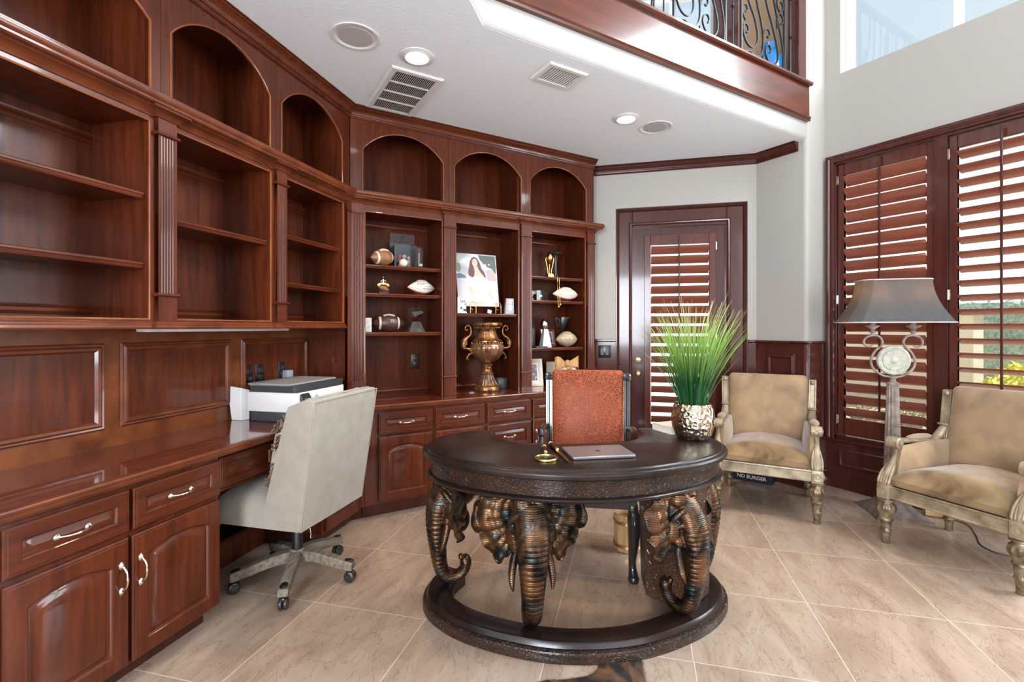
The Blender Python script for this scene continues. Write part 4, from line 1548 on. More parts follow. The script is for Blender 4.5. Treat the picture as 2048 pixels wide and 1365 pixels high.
mb.build('grip', M['desk_wood'], mg, 60)
mb = MB(tr(0, 0.045, 0.011) @ Matrix.Rotation(-PI / 2, 4, 'X'))
mb.lathe([(0.008, 0.115), (0.0105, 0.118), (0.0105, 0.126), (0.006, 0.131), (0.0075, 0.137), (0.001, 0.141)], 16)
mb.build('pommel', M['brass'], mg, 60)

lo_ = dthing('letter_opener', 'brass letter opener with a dark turned grip lying between magnifying glass and laptop', 'letter opener', -0.118, 0.30, 6)
mb = MB(tr(0, -0.02, 0.0075) @ Matrix.Rotation(PI / 2, 4, 'X'))
mb.loops([[(w, t, z), (0, t * 2.2, z), (-w, t, z), (-w, -t, z), (0, -t * 2.2, z), (w, -t, z)] for w, t, z in ((0.005, 0.001, 0.0), (0.0055, 0.001, 0.06), (0.004, 0.0008, 0.15), (0.0005, 0.0004, 0.185))])
mb.build('blade', M['gold'], lo_)
mb = MB(tr(0, -0.02, 0.0105) @ Matrix.Rotation(-PI / 2, 4, 'X'))
mb.lathe([(0.004, -0.006), (0.009, -0.002), (0.0095, 0.006), (0.006, 0.010), (0.008, 0.014)], 16); mb.build('ferrule', M['brass'], lo_, 60)
mb = MB(tr(0, -0.02, 0.0105) @ Matrix.Rotation(-PI / 2, 4, 'X'))
mb.lathe([(0.008, 0.014), (0.0085, 0.04), (0.0105, 0.075), (0.0095, 0.10), (0.0075, 0.112)], 16); mb.build('grip', M['desk_wood'], lo_, 60)
mb = MB(tr(0, -0.02, 0.0105) @ Matrix.Rotation(-PI / 2, 4, 'X'))
mb.lathe([(0.008, 0.112), (0.0105, 0.115), (0.0105, 0.122), (0.006, 0.127), (0.001, 0.131)], 16); mb.build('pommel', M['brass'], lo_, 60)

# hammered vase with tall artificial grass
VX, VY = 0.585, 0.50
vase = dthing('hammered_vase', 'round hammered metallic vase on the right of the dark desk, holding tall grass', 'vase', VX, VY, 0)
M['hammered'] = mat('hammered_champagne_metal', (0.62, 0.52, 0.36), (0.78, 0.70, 0.55), scale=6, rough=0.16, metal=1.0)
_t = M['hammered'].node_tree; _b = _t.nodes['Principled BSDF']
_co = _t.nodes.new('ShaderNodeTexCoord'); _v = _t.nodes.new('ShaderNodeTexVoronoi'); _v.feature = 'SMOOTH_F1'
_v.inputs['Scale'].default_value = 62; _bp = _t.nodes.new('ShaderNodeBump'); _bp.inputs['Strength'].default_value = 1.0; _bp.inputs['Distance'].default_value = 0.009
_t.links.new(_co.outputs['Object'], _v.inputs['Vector']); _t.links.new(_v.outputs['Distance'], _bp.inputs['Height']); _t.links.new(_bp.outputs[0], _b.inputs['Normal'])
mb = MB()
mb.lathe([(0.055, 0.0), (0.072, 0.003), (0.086, 0.025), (0.097, 0.060), (0.101, 0.090), (0.099, 0.120), (0.092, 0.150), (0.086, 0.168), (0.084, 0.172), (0.081, 0.168), (0.086, 0.150), (0.092, 0.10), (0.06, 0.02), (0.001, 0.015)], 56)
mb.build('pot', M['hammered'], vase, 60)
mb = MB(); mb.lathe([(0.001, 0.150), (0.080, 0.150), (0.080, 0.156), (0.001, 0.158)], 24); mb.build('moss', mat('dark_moss', (0.02, 0.03, 0.01), rough=0.9), vase)
M['blade'] = mat('grass_blade', (0.050, 0.15, 0.030), (0.20, 0.33, 0.07), scale=3.0, rough=0.42, spec=0.4)
# blades grow paler toward their tips
_t = M['blade'].node_tree; _b = _t.nodes['Principled BSDF']; _co = _t.nodes.new('ShaderNodeTexCoord'); _s = _t.nodes.new('ShaderNodeSeparateXYZ')
_r = _t.nodes.new('ShaderNodeValToRGB')
_r.color_ramp.elements[0].position = 0.12; _r.color_ramp.elements[0].color = (0.018, 0.085, 0.022, 1)
_r.color_ramp.elements[1].position = 0.52; _r.color_ramp.elements[1].color = (0.60, 0.58, 0.26, 1)
_e = _r.color_ramp.elements.new(0.32); _e.color = (0.24, 0.42, 0.075, 1)
_t.links.new(_co.outputs['Object'], _s.inputs[0]); _t.links.new(_s.outputs[2], _r.inputs[0]); _t.links.new(_r.outputs[0], _b.inputs['Base Color'])
rnd = random.Random(3)
grass = thing('potted_grass', 'tall bright green ornamental grass fanning out of the hammered vase', 'plant', dsk(VX, VY, 0.7302 + 0.158), DESK_RZ)
mb = MB()
for i in range(340):
    a = rnd.uniform(0, 2 * PI)
    rr0 = 0.062 * math.sqrt(rnd.random())
    lean = abs(rnd.gauss(0, 0.2)) * 0.5 + 0.40 * (rr0 / 0.062) * rnd.uniform(0.25, 1.0)
    H_ = rnd.uniform(0.36, 0.60) * (1.0 - 0.28 * min(1, lean * 1.8))
    if i % 29 == 0:
        lean += 0.3
    w0 = rnd.uniform(0.0017, 0.0034)
    ax, ay = math.cos(a), math.sin(a)
    tw = rnd.uniform(0, PI)
    droop = rnd.uniform(0.0, 0.10)
    x0, y0 = rr0 * math.cos(a), rr0 * math.sin(a)
    side = Vector((math.cos(tw), math.sin(tw), 0))
    rings = []
    N_ = 7
    for k in range(N_ + 1):
        u = k / N_
        out = lean * H_ * (u ** 1.4) + droop * H_ * u ** 4
        z = H_ * u * (1 - 0.10 * lean) - droop * 0.25 * H_ * u ** 5 - 0.01
        p = Vector((x0 + ax * out, y0 + ay * out, z))
        w = w0 * (1 - u ** 2.2) + 0.0003
        nn = Vector((-side.y, side.x, 0)) * 0.0004
        rings.append([p - side * w, p + nn, p + side * w, p - nn])
    mb.loops(rings)
gb = mb.build('grass_blades', M['blade'], grass, 80)
gb['kind'] = 'stuff'

bk = dthing('book', 'thick cream-covered book lying on the desk behind the hammered vase', 'book', 0.552, 0.668, -70)
M['cream'] = mat('cream_cover', (0.66, 0.58, 0.45), rough=0.5)
M['pages'] = mat('paper_pages', (0.72, 0.68, 0.60), rough=0.8, bump=0.4, bscale=300, bstretch=(0.1, 0.1, 3), bdist=0.0006)
mb = MB(); mb.box(-0.07, 0.07, -0.07, 0.07, 0.0, 0.003, 0.001); mb.box(-0.07, 0.07, -0.07, 0.07, 0.033, 0.036, 0.001); mb.box(-0.073, -0.069, -0.07, 0.07, 0.0, 0.036, 0.001)
mb.build('cover', M['cream'], bk)
mb = MB(); mb.box(-0.069, 0.067, -0.067, 0.067, 0.003, 0.033); mb.build('page_block', M['pages'], bk, 0)

# ------------------------------------------------------------------ executive chair of orange crocodile leather
def nails(root, pts, r=0.0042, name='nailhead_trim'):
    mb = MB()
    for p in pts:
        mb.sphere(p, r, 6, 4)
    return mb.build(name, M['brass'], root, 80)
EX = thing('executive_chair', 'orange crocodile-leather desk chair with carved black frame behind the kidney-shaped desk', 'chair', cp3(2.715, 0.42), TH - PI / 2 - math.radians(9))
EX.scale = (0.92, 1, 1)
def cushion(mb, w0, w1, d, z0, h, crown, n=12, rx=0.03):
    """upholstered block: width w0 at front (y=-d/2) w1 at rear; crowned top"""
    def sec(u, s=1.0):
        pass
    rings = []
    N = 14
    for i in range(N + 1):
        v = i / N
        y = -d / 2 + d * v
        e = min(v, 1 - v) * 2
        ez = 1 - (1 - min(1, e * 2.6)) ** 2.2
        w = (w0 + (w1 - w0) * v) / 2 * (0.975 + 0.025 * ez)
        ring = []
        m = 12
        top = []
        for k in range(m + 1):
            u = -1 + 2 * k / m
            eu = 1 - abs(u) ** 6
            z = z0 + (h * (0.55 + 0.45 * ez * (0.35 + 0.65 * eu ** 0.5)) + crown * ez * (1 - u * u))
            top.append((u * w, y, z))
        ring = [(-w, y, z0)] + top + [(w, y, z0)]
        rings.append(ring)
    mb.loops(rings)
mb = MB(tr(0, -0.02, 0)); cushion(mb, 0.52, 0.47, 0.47, 0.415, 0.07, 0.018); mb.build('seat', M['leather'], EX, 50)
mb = MB(); mb.box(-0.265, 0.265, -0.265, -0.235, 0.36, 0.425, 0.004); mb.box(-0.265, -0.235, -0.24, 0.20, 0.36, 0.425, 0.004)
mb.box(0.235, 0.265, -0.24, 0.20, 0.36, 0.425, 0.004); mb.box(-0.25, 0.25, 0.19, 0.22, 0.36, 0.425, 0.004); mb.build('seat_frame', M['black_wood'], EX)
nails(EX, [(-0.255 + 0.51 * k / 42, -0.2665, 0.43) for k in range(43)] + [(s * 0.2635, -0.25 + 0.43 * k / 34, 0.43) for s in (-1, 1) for k in range(35)])
def lean(y0, z0, y1, z1):
    return lambda t: (y0 + (y1 - y0) * t, z0 + (z1 - z0) * t)
# back cushion, slightly reclined
bk0 = (0.205, 0.43); bk1 = (0.31, 1.005)
def back_pad(root, w0, w1, b0, b1, thick, m, corner=0.03, bulge=0.02, name='backrest'):
    mb = MB()
    dv = Vector((0, b1[0] - b0[0], b1[1] - b0[1])); H_ = dv.length; dv.normalize()
    nn = Vector((0, -dv.z, dv.y))
    rings = []
    def ring(off_, ins):
        pts = []
        for cx, cz, a0 in ((1, 0, -PI / 2), (1, 1, 0), (-1, 1, PI / 2), (-1, 0, PI)):
            for k in range(5):
                a = a0 + PI / 2 * k / 4
                r_ = corner
                hw = (w0 if cz == 0 else w1) / 2 - ins
                zc = (ins + r_) if cz == 0 else (H_ - ins - r_)
                x = cx * (hw - r_) + r_ * math.cos(a)
                z = zc + r_ * math.sin(a)
                pts.append(Vector((x, b0[0], b0[1])) + dv * z + nn * off_)
        return pts
    rings = [ring(-thick * 0.5, 0.004), ring(-thick * 0.45, 0.0), ring(thick * 0.32, 0.0), ring(thick * 0.5, 0.008), ring(thick * 0.5 + bulge * 0.5, 0.03), ring(thick * 0.5 + bulge * 0.8, 0.07), ring(thick * 0.5 + bulge, 0.13)]
    mb.loops(rings)
    return mb.build(name, m, root, 50)
back_pad(EX, 0.455, 0.475, bk0, bk1, 0.055, M['leather'], bulge=0.018)
for s in (-1, 1):
    # carved rear post with scrolled top
    mb = MB()
    P = [(s * 0.243, 0.212, 0.36), (s * 0.248, 0.235, 0.55), (s * 0.252, 0.268, 0.78), (s * 0.255, 0.292, 0.945)]
    rings = []
    for p in crv(P, 6):
        x, y, z = p
        w, d = 0.021, 0.026
        ring = []
        for u, v in [(-1, -1), (-0.6, -1), (-0.5, -0.85), (-0.15, -0.85), (0, -1), (0.15, -0.85), (0.5, -0.85), (0.6, -1), (1, -1), (1, 1), (-1, 1)]:
            ring.append((x + u * w, y + v * d, z))
        rings.append(ring)
    mb.loops(rings)
    mb.build('post', M['black_wood'], EX, 25)
    mb = MB(tr(s * 0.256, 0.285, 0.965) @ Matrix.Rotation(PI / 2, 4, 'Y'))
    mb.lathe([(0.012, -0.026), (0.024, -0.024), (0.028, -0.015), (0.022, -0.005), (0.030, 0.0), (0.022, 0.005), (0.028, 0.015), (0.024, 0.024), (0.012, 0.026)], 20)
    mb.build('scroll', mat('silvered_black', (0.25, 0.24, 0.24), (0.03, 0.03, 0.03), scale=30, rough=0.2, metal=0.6), EX, 50)
    mb = MB()
    mb.tube(crv([(s * 0.262, 0.235, 0.665), (s * 0.275, 0.12, 0.685), (s * 0.280, 0.04, 0.688), (s * 0.280, -0.01, 0.682), (s * 0.279, -0.03, 0.662)]), crv1([0.018, 0.017, 0.019, 0.021, 0.016]), 10)
    mb.tube(crv([(s * 0.279, -0.005, 0.672), (s * 0.274, -0.03, 0.60), (s * 0.266, -0.02, 0.52), (s * 0.258, -0.08, 0.42)]), crv1([0.013, 0.015, 0.013, 0.015]), 10)
    mb.build('arm', M['black_wood'], EX, 60)
    # cabriole front leg with acanthus knee
    mb = MB()
    mb.box(s * 0.245 - 0.026, s * 0.245 + 0.026, -0.265, -0.213, 0.33, 0.385, 0.004)
    P = crv([(s * 0.245, -0.239, 0.34), (s * 0.252, -0.252, 0.29), (s * 0.250, -0.248, 0.20), (s * 0.244, -0.236, 0.11), (s * 0.244, -0.234, 0.065), (s * 0.247, -0.245, 0.03), (s * 0.248, -0.252, 0.012), (s * 0.248, -0.250, 0.0)], 5)
    mb.tube(P, crv1([0.034, 0.037, 0.030, 0.022, 0.021, 0.026, 0.031, 0.024], 5), 12, up=(1, 0, 0))
    mb.tube(crv([(s * 0.245, -0.275, 0.335), (s * 0.252, -0.288, 0.29), (s * 0.25, -0.275, 0.245)]), crv1([0.006, 0.009, 0.004]), 8)
    for q in (-1, 1):
        mb.tube(crv([(s * 0.245 + q * 0.014, -0.268, 0.335), (s * 0.252 + q * 0.018, -0.276, 0.29), (s * 0.25 + q * 0.009, -0.268, 0.255)]), crv1([0.005, 0.007, 0.003]), 8)
    mb.build('leg', M['black_wood'], EX, 50)
    mb = MB()
    P = crv([(s * 0.238, 0.205, 0.40), (s * 0.24, 0.215, 0.25), (s * 0.245, 0.25, 0.10), (s * 0.248, 0.275, 0.0)], 5)
    mb.tube(P, crv1([0.024, 0.020, 0.018, 0.020], 5), 8, up=(1, 0, 0))
    mb.build('leg', M['black_wood'], EX, 50)
# nails down the sides of the back
for s in (-1, 1):
    nl = []
    for k in range(46):
        t = k / 45
        nl.append((s * (0.224 + 0.010 * t), bk0[0] + (bk1[0] - bk0[0]) * t - 0.036, bk0[1] + 0.02 + (bk1[1] - bk0[1] - 0.05) * t))
    nails(EX, nl, 0.0045, 'back_nailhead_trim')

# ------------------------------------------------------------------ gilded velvet armchairs
def armchair(label, loc, rz):
    root = thing('armchair', label, 'armchair', loc, rz, 'gilded velvet armchairs')
    w, d = 0.60, 0.55           # between leg centres: front y=-d/2
    hw, hd = w / 2, d / 2
    wr = 0.27
    # front turned legs, reeded
    def leg(x, y, front):
        mb = MB(tr(x, y, 0))
        fl = lambda a, z, r: (0.07 * math.cos(10 * a) if (0.185 < z < 0.235) else (0.03 * math.cos(12 * a) if z < 0.13 else 0))
        if front:
            mb.lathe([(0.017, 0.0), (0.020, 0.004), (0.019, 0.03), (0.022, 0.055), (0.023, 0.065), (0.029, 0.072), (0.029, 0.079), (0.024, 0.085), (0.026, 0.105), (0.029, 0.130),
                      (0.037, 0.137), (0.037, 0.145), (0.031, 0.152), (0.033, 0.160), (0.036, 0.172), (0.046, 0.190), (0.050, 0.208), (0.046, 0.226), (0.036, 0.238), (0.034, 0.246), (0.044, 0.252), (0.044, 0.262)], 40, flute=fl)
        else:
            mb.loops([[(-0.018 + dx, (0.03 if y > 0 else 0) - 0.018 + dy, 0) for dx, dy in ((0, 0), (0.036, 0), (0.036, 0.036), (0, 0.036))],
                      [(-0.024 + dx, -0.024 + dy, 0.27) for dx, dy in ((0, 0), (0.048, 0), (0.048, 0.048), (0, 0.048))]])
        mb.build('leg', M['gilt_dark'], root, 50)
    leg(-hw, -hd, True); leg(hw, -hd, True); leg(-wr, hd, True); leg(wr, hd, True)
    # seat rails and corner blocks with rosettes
    mb = MB()
    def rail(x0, y0, x1, y1):
        mb.sweep([(x0, y0, 0.27), (x1, y1, 0.27)], [(-0.016, 0.0), (0.016, 0.0), (0.018, 0.006), (0.014, 0.012), (0.014, 0.060), (0.019, 0.066), (0.017, 0.074), (-0.016, 0.074)])
    rail(-hw, -hd, hw, -hd); rail(hw, -hd, wr, hd); rail(wr, hd, -wr, hd); rail(-wr, hd, -hw, -hd)
    mb.build('seat_rail', M['gilt'], root, 30)
    for x in (-hw, hw):
        mb = MB()
        mb.box(x - 0.033, x + 0.033, -hd - 0.033, -hd + 0.033, 0.262, 0.348, 0.005, 2)
        for dx, dy, an in ((0, -0.033, 0), (0.033 * (1 if x > 0 else -1), 0, PI / 2 * (1 if x > 0 else -1))):
            m0 = tr(x + dx, -hd + dy, 0.305) @ rotz(an) @ Matrix.Rotation(PI / 2, 4, 'X')
            sv = mb.m; mb.m = m0
            mb.lathe([(0.027, 0.0), (0.026, 0.004), (0.018, 0.003), (0.019, 0.007), (0.010, 0.006), (0.009, 0.010), (0.001, 0.012)], 24, flute=lambda a, z, r: 0.10 * math.cos(8 * a) if r > 0.012 else 0)
            mb.m = sv
        mb.build('corner_block', M['gilt'], root, 40)
    # seat
    mb = MB(tr(0, 0.0, 0)); cushion(mb, 0.585, 0.53, 0.55, 0.335, 0.085, 0.055); mb.build('seat', M['velvet_seat'], root, 60)
    # back
    b0, b1 = (hd - 0.03, 0.40), (hd + 0.075, 0.90)
    back_pad(root, 0.535, 0.545, b0, b1, 0.07, M['velvet'], 0.035, 0.03)
    for s in (-1, 1):
        # upright stile
        mb = MB()
        P = crv([(s * 0.278, hd - 0.02, 0.34), (s * 0.286, hd + 0.0, 0.50), (s * 0.294, hd + 0.02, 0.60), (s * 0.300, hd + 0.045, 0.74), (s * 0.303, hd + 0.07, 0.872)], 6)
        rings = []
        for p in P:
            ring = []
            for u, v in [(-1, -1), (-0.7, -1.0), (-0.55, -0.8), (0.55, -0.8), (0.7, -1.0), (1, -1), (1, 1), (-1, 1)]:
                ring.append((p.x + u * 0.024, p.y + v * 0.024, p.z))
            rings.append(ring)
        mb.loops(rings)
        mb.sphere((s * 0.302, hd + 0.038, 0.852), 0.017, 12, 8, (1, 0.7, 1))
        mb.build('back_post', M['gilt'], root, 25)
        mb = MB()
        for k in range(5):
            xx = s * 0.294 + (k - 2) * 0.010
            mb.tube(crv([(xx, hd - 0.022, 0.555), (xx, hd - 0.018, 0.60), (xx, hd + 0.002, 0.655)]), crv1([0.006, 0.008, 0.004]), 8)
        mb.box(s * 0.296 - 0.028, s * 0.296 + 0.028, hd - 0.02, hd + 0.045, 0.655, 0.668, 0.003)
        mb.build('post_leaf_carving', M['gilt'], root, 60)
        # arm: sweeps from the stile forward to a scroll, then a support down to the corner block
        xa = s * 0.300
        mb = MB()
        P = crv([(s * 0.294, hd + 0.01, 0.66), (s * 0.296, hd - 0.035, 0.615), (s * 0.295, hd - 0.11, 0.575), (xa, 0.06, 0.577), (xa, -0.06, 0.585), (xa, -hd + 0.13, 0.592), (xa, -hd + 0.085, 0.590)], 6)
        mb.tube(P, crv1([0.018, 0.021, 0.022, 0.020, 0.021, 0.024, 0.024], 6), 12, flat=(0.75, 1.25), up=(0, 0, 1))
        # scroll
        sv = mb.m
        mb.m = tr(xa, -hd + 0.078, 0.583) @ Matrix.Rotation(PI / 2, 4, 'Y')
        mb.lathe([(0.008, -0.040), (0.014, -0.039), (0.013, -0.033), (0.028, -0.034), (0.034, -0.030), (0.034, -0.010), (0.036, 0.0), (0.034, 0.010), (0.034, 0.030), (0.028, 0.034), (0.013, 0.033), (0.014, 0.039), (0.008, 0.040)], 28,
                 flute=lambda a, z, r: 0.05 * math.cos(14 * a) if abs(z) < 0.026 else 0)
        mb.m = sv
        mb.build('arm', M['gilt'], root, 50)
        mb = MB()
        # support: several reeds fanning out, S-curve
        S_ = [(xa, -hd + 0.095, 0.565), (xa, -hd + 0.100, 0.52), (xa, -hd + 0.075, 0.47), (xa, -hd + 0.03, 0.42), (s * 0.300, -hd + 0.0, 0.365), (s * 0.300, -hd - 0.004, 0.345)]
        mb.tube(crv(S_, 6), crv1([0.022, 0.019, 0.022, 0.026, 0.028, 0.026], 6), 12, up=(1, 0, 0))
        for k in range(-2, 3):
            Sk = [(p[0] + k * 0.0115 * f_, p[1] - 0.017 * f_, p[2]) for p, f_ in zip(S_[2:], (0.7, 1.1, 1.2, 1.0))]
            mb.tube(crv(Sk, 6), crv1([0.004, 0.0075, 0.0085, 0.004], 6), 8)
        mb.build('arm_support', M['gilt'], root, 50)
        # padded armrest and upholstered side
        mb = MB(); mb.sphere((xa, 0.03, 0.600), 1, 16, 10, (0.030, 0.115, 0.018)); mb.build('arm_pad', M['velvet'], root, 60)
        def fn(u, v):
            y = -hd + 0.10 + (d - 0.14) * u
            top = 0.565 + 0.01 * u
            z = 0.345 + (top - 0.345) * v
            lo_y = -hd + 0.035 * (1 - v) + 0.09 * v
            y = lo_y + (hd - 0.03 - lo_y) * u
            bul = 0.026 * math.sin(PI * min(1, max(0, u))) ** 0.6 * math.sin(PI * v) ** 0.6
            return (s * (0.292 - 0.014 * u - 0.006) - s * bul, y, z)
        mb = MB(); mb.grid(fn, 14, 12, thick=0.025 * s)
        mb.build('arm_panel', M['velvet'], root, 60)
    mb = MB(); mb.box(-0.25, 0.25, -hd - 0.0155, -hd - 0.0145 + 0.004, 0.343, 0.350); mb.build('gimp_trim', M['desk_wood'], root)
    return root
ch1 = armchair('gilded velvet armchair in the room corner between the dark desk and the window', cp3(3.535, 1.842), TH - PI / 2 - math.radians(29))
ch1_c = None
dup(ch1, cp3(2.695, 2.57), TH - PI / 2 - math.radians(69), 'gilded velvet armchair cut off by the right edge, in front of the floor lamp')

# ------------------------------------------------------------------ grey office chair
OC = thing('office_chair', 'light grey linen wing-back office chair on casters at the left worktop', 'chair', Vector((0.33, 2.673, 0)), TH - PI / 2 - math.radians(104.5))
ocz = OC.rotation_euler[2]
# five-star base, in world directions brought into the chair frame
A0 = math.atan2(-0.272, -0.093) - ocz
for k in range(5):
    a = A0 + 2 * PI * k / 5
    m0 = rotz(a)
    mb = MB(m0)
    rings = []
    for x, z0, z1, hw_ in ((0.030, 0.100, 0.150, 0.026), (0.10, 0.098, 0.145, 0.024), (0.20, 0.078, 0.122, 0.023), (0.285, 0.062, 0.102, 0.024), (0.295, 0.064, 0.098, 0.022)):
        rings.append([(x, -hw_, z0), (x, hw_, z0), (x, hw_, z1 - 0.004), (x, hw_ - 0.004, z1), (x, -hw_ + 0.004, z1), (x, -hw_, z1 - 0.004)])
    mb.loops(rings)
    arm_ = mb.build('base_arm', M['grey_wood'], OC, 25)
    mb = MB(m0)
    mb.sphere((0.268, 0, 0.104), 1, 14, 8, (0.030, 0.019, 0.008)); mb.build('cap', M['black'], arm_, 60)
    mb = MB(m0 @ tr(0.272, 0, 0))
    for sy in (-1, 1):
        sv = mb.m; mb.m = sv @ tr(0.006, sy * 0.011, 0.027) @ Matrix.Rotation(PI / 2, 4, 'X')
        mb.lathe([(0.010, -0.008), (0.024, -0.008), (0.027, -0.005), (0.027, 0.005), (0.024, 0.008), (0.010, 0.008)], 20)
        mb.m = sv
    mb.box(-0.012, 0.016, -0.019, 0.019, 0.034, 0.054, 0.004)
    mb.lathe([(0.006, 0.05), (0.006, 0.075)], 10)
    mb.build('caster', M['caster'], OC, 50)
mb = MB(); mb.lathe([(0.032, 0.095), (0.040, 0.10), (0.040, 0.148), (0.032, 0.156)], 24); mb.build('hub', M['grey_wood'], OC)
mb = MB(); mb.lathe([(0.026, 0.150), (0.026, 0.262), (0.023, 0.268)], 20); mb.build('column_sleeve', M['black'], OC)
mb = MB(); mb.lathe([(0.013, 0.262), (0.013, 0.345)], 16); mb.build('gas_column', M['steel'], OC)
mb = MB(); mb.box(-0.12, 0.12, -0.13, 0.13, 0.335, 0.352, 0.004); mb.build('seat_plate', M['black'], OC)
OCw = 0.50
# seat: local y from -0.31 (front) to 0.17 (rear)
mb = MB(tr(0, -0.055, 0)); cushion(mb, 0.50, 0.50, 0.52, 0.352, 0.125, 0.035); mb.build('seat', M['linen'], OC, 60)
# wing-back shell: outer back plane leaning back, wings curving forward
def oc_shell():
    mb = MB()
    zb, zt = 0.352, 0.945
    n = 18
    rings = []
    for i in range(n + 1):
        v = i / n
        z = zb + (zt - zb) * v
        yb = 0.215 + 0.085 * v                      # rear face
        # how far the wing reaches forward at this height
        wing = 0.225 - 0.085 * v
        if v > 0.92:
            q = (v - 0.92) / 0.08
            wing *= 0.35 + 0.65 * math.sqrt(max(0.0, 1 - q ** 2))
            yb -= 0.010 * q * q
        hw_ = OCw / 2 + 0.012 * v
        t = 0.055
        ring = [(-hw_, yb - 0.012, z), (-hw_ + 0.010, yb, z), (0, yb + 0.003, z), (hw_ - 0.010, yb, z), (hw_, yb - 0.012, z),
                (hw_, yb - wing * 0.6, z), (hw_ - 0.004, yb - wing, z), (hw_ - 0.018, yb - wing - 0.008, z), (hw_ - t + 0.01, yb - wing + 0.004, z), (hw_ - t, yb - 0.085, z),
                (0, yb - 0.078, z), (-hw_ + t, yb - 0.085, z), (-hw_ + t - 0.01, yb - wing + 0.004, z), (-hw_ + 0.018, yb - wing - 0.008, z), (-hw_ + 0.004, yb - wing, z), (-hw_, yb - wing * 0.6, z)]
        rings.append(ring)
    mb.loops(rings)
    return mb
o = oc_shell().build('backrest', M['linen'], OC, 40)
md = o.modifiers.new('round', 'BEVEL'); md.width = 0.008; md.segments = 3; md.limit_method = 'ANGLE'; md.angle_limit = math.radians(40)
# piping along the outer back seam
mb = MB()
sm_ = []
for s in (-1, 1):
    P = [(s * (OCw / 2 + 0.012 * v - 0.003), 0.215 + 0.085 * v - 0.003, 0.354 + (0.938 - 0.354) * v) for v in [k / 12 for k in range(13)]]
    sm_.append(P)
full = sm_[0] + sm_[1][::-1]
mb.tube(full + [], 0.003, 6)
mb.tube([sm_[0][0], sm_[1][0]], 0.003, 6)
mb.build('piping', M['linen'], OC, 60)
mb = MB()
rings = []
for k in range(9):
    u = -1 + 2 * k / 8
    rings.append((u * 0.235, 0.262, 0.949 + 0.002 * math.cos(u * 9)))
mb.tube(rings, 0.004, 6); mb.build('top_seam', M['linen'], OC, 60)
mb = MB(); mb.tube(crv([(0.19, 0.218, 0.352), (0.192, 0.222, 0.335), (0.186, 0.219, 0.322), (0.193, 0.222, 0.314), (0.188, 0.221, 0.306)]), 0.0012, 5)
mb.build('loose_thread', M['white_plastic'], OC)
# throw pillow with brown looped fringe
pl = thing('throw_pillow', 'cream throw pillow with shaggy brown fringe leaning inside the grey office chair', 'pillow', Vector((0.33, 2.673, 0.50)) + fr(ocz, 0.0, 0.03), ocz)
M['pil'] = mat('cream_woven_cloth', (0.62, 0.58, 0.50), (0.42, 0.36, 0.28), scale=30, rough=0.85)
M['fringe'] = mat('brown_fringe', (0.10, 0.055, 0.03), (0.24, 0.15, 0.085), scale=40, rough=0.8)
pm_ = tr(0, 0.0, 0.17) @ Matrix.Rotation(math.radians(-10), 4, 'X')
mb = MB(pm_)
rings = []
for i in range(13):
    q = -1 + 2 * i / 12
    rings.append([(x * (1 - 0.18 * q * q) * (1 if abs(q) < 0.98 else 0.96), q * 0.055, z * (1 - 0.18 * q * q)) for x, z in [(0.18 * math.copysign(abs(math.cos(a)) ** 0.45, math.cos(a)), 0.165 * math.copysign(abs(math.sin(a)) ** 0.45, math.sin(a))) for a in [2 * PI * k / 32 for k in range(32)]]])
mb.loops(rings); mb.build('pillow_cover', M['pil'], pl, 60)
mb = MB(pm_)
rnd = random.Random(5)
for k in range(170):
    a = rnd.uniform(0, 2 * PI)
    x = 0.182 * math.copysign(abs(math.cos(a)) ** 0.45, math.cos(a)); z = 0.168 * math.copysign(abs(math.sin(a)) ** 0.45, math.sin(a))
    nx, nz_ = x / 0.25, z / 0.25
    L_ = rnd.uniform(0.02, 0.04); y0 = rnd.uniform(-0.02, 0.02)
    mb.tube(crv([(x, y0, z), (x + nx * L_, y0 + rnd.uniform(-.015, .015), z + nz_ * L_ + rnd.uniform(-.01, .01)), (x + nx * L_ * 0.8, y0 + rnd.uniform(-.02, .02), z + nz_ * L_ * 0.7 - 0.012)], 3), 0.0042, 5)
o = mb.build('fringe', M['fringe'], pl, 80); o['kind'] = 'stuff'

# ------------------------------------------------------------------ floor lamp
FL = thing('floor_lamp', 'tall floor lamp with fluted column and wide olive shade in front of the window', 'lamp', cp3(3.33, 2.60), TH - PI / 2 - math.radians(14))
mb = MB()
def quad(w, c=0.25, z=0, sc=1.0, concave=0.0):
    pts = []
    for k in range(32):
        a = 2 * PI * k / 32
        r_ = w * (1 - concave * (0.5 - 0.5 * math.cos(4 * a + PI)) ) if concave else w
        pts.append((r_ * math.cos(a) , r_ * math.sin(a) , z))
    return pts
def star(w, z, n=4, dep=0.22, rot_=PI / 4):
    pts = []
    for k in range(64):
        a = 2 * PI * k / 64
        u = abs(((a - rot_) / (2 * PI / n) + 0.5) % 1 - 0.5) * 2      # 0 at corner, 1 mid side
        pts.append((w * (1 - dep * math.sin(u * PI / 2) ** 0.7) * math.cos(a), w * (1 - dep * math.sin(u * PI / 2) ** 0.7) * math.sin(a), z))
    return pts
mb.loops([star(0.235, 0.0, dep=0.36), star(0.235, 0.010, dep=0.36), star(0.215, 0.016, dep=0.35), star(0.16, 0.045, dep=0.30), star(0.10, 0.085, dep=0.22), star(0.075, 0.10, dep=0.1), star(0.07, 0.11, dep=0.0)])
mb.build('base', mat('dark_distressed_paint', (0.10, 0.072, 0.060), (0.21, 0.165, 0.145), scale=22, rough=0.6), FL, 40)
mb = MB()
mb.lathe([(0.058, 0.105), (0.078, 0.115), (0.082, 0.13), (0.066, 0.142), (0.055, 0.15), (0.062, 0.16), (0.052, 0.172)], 32)
mb.build('base_collar', M['gilt'], FL, 50)
mb = MB()
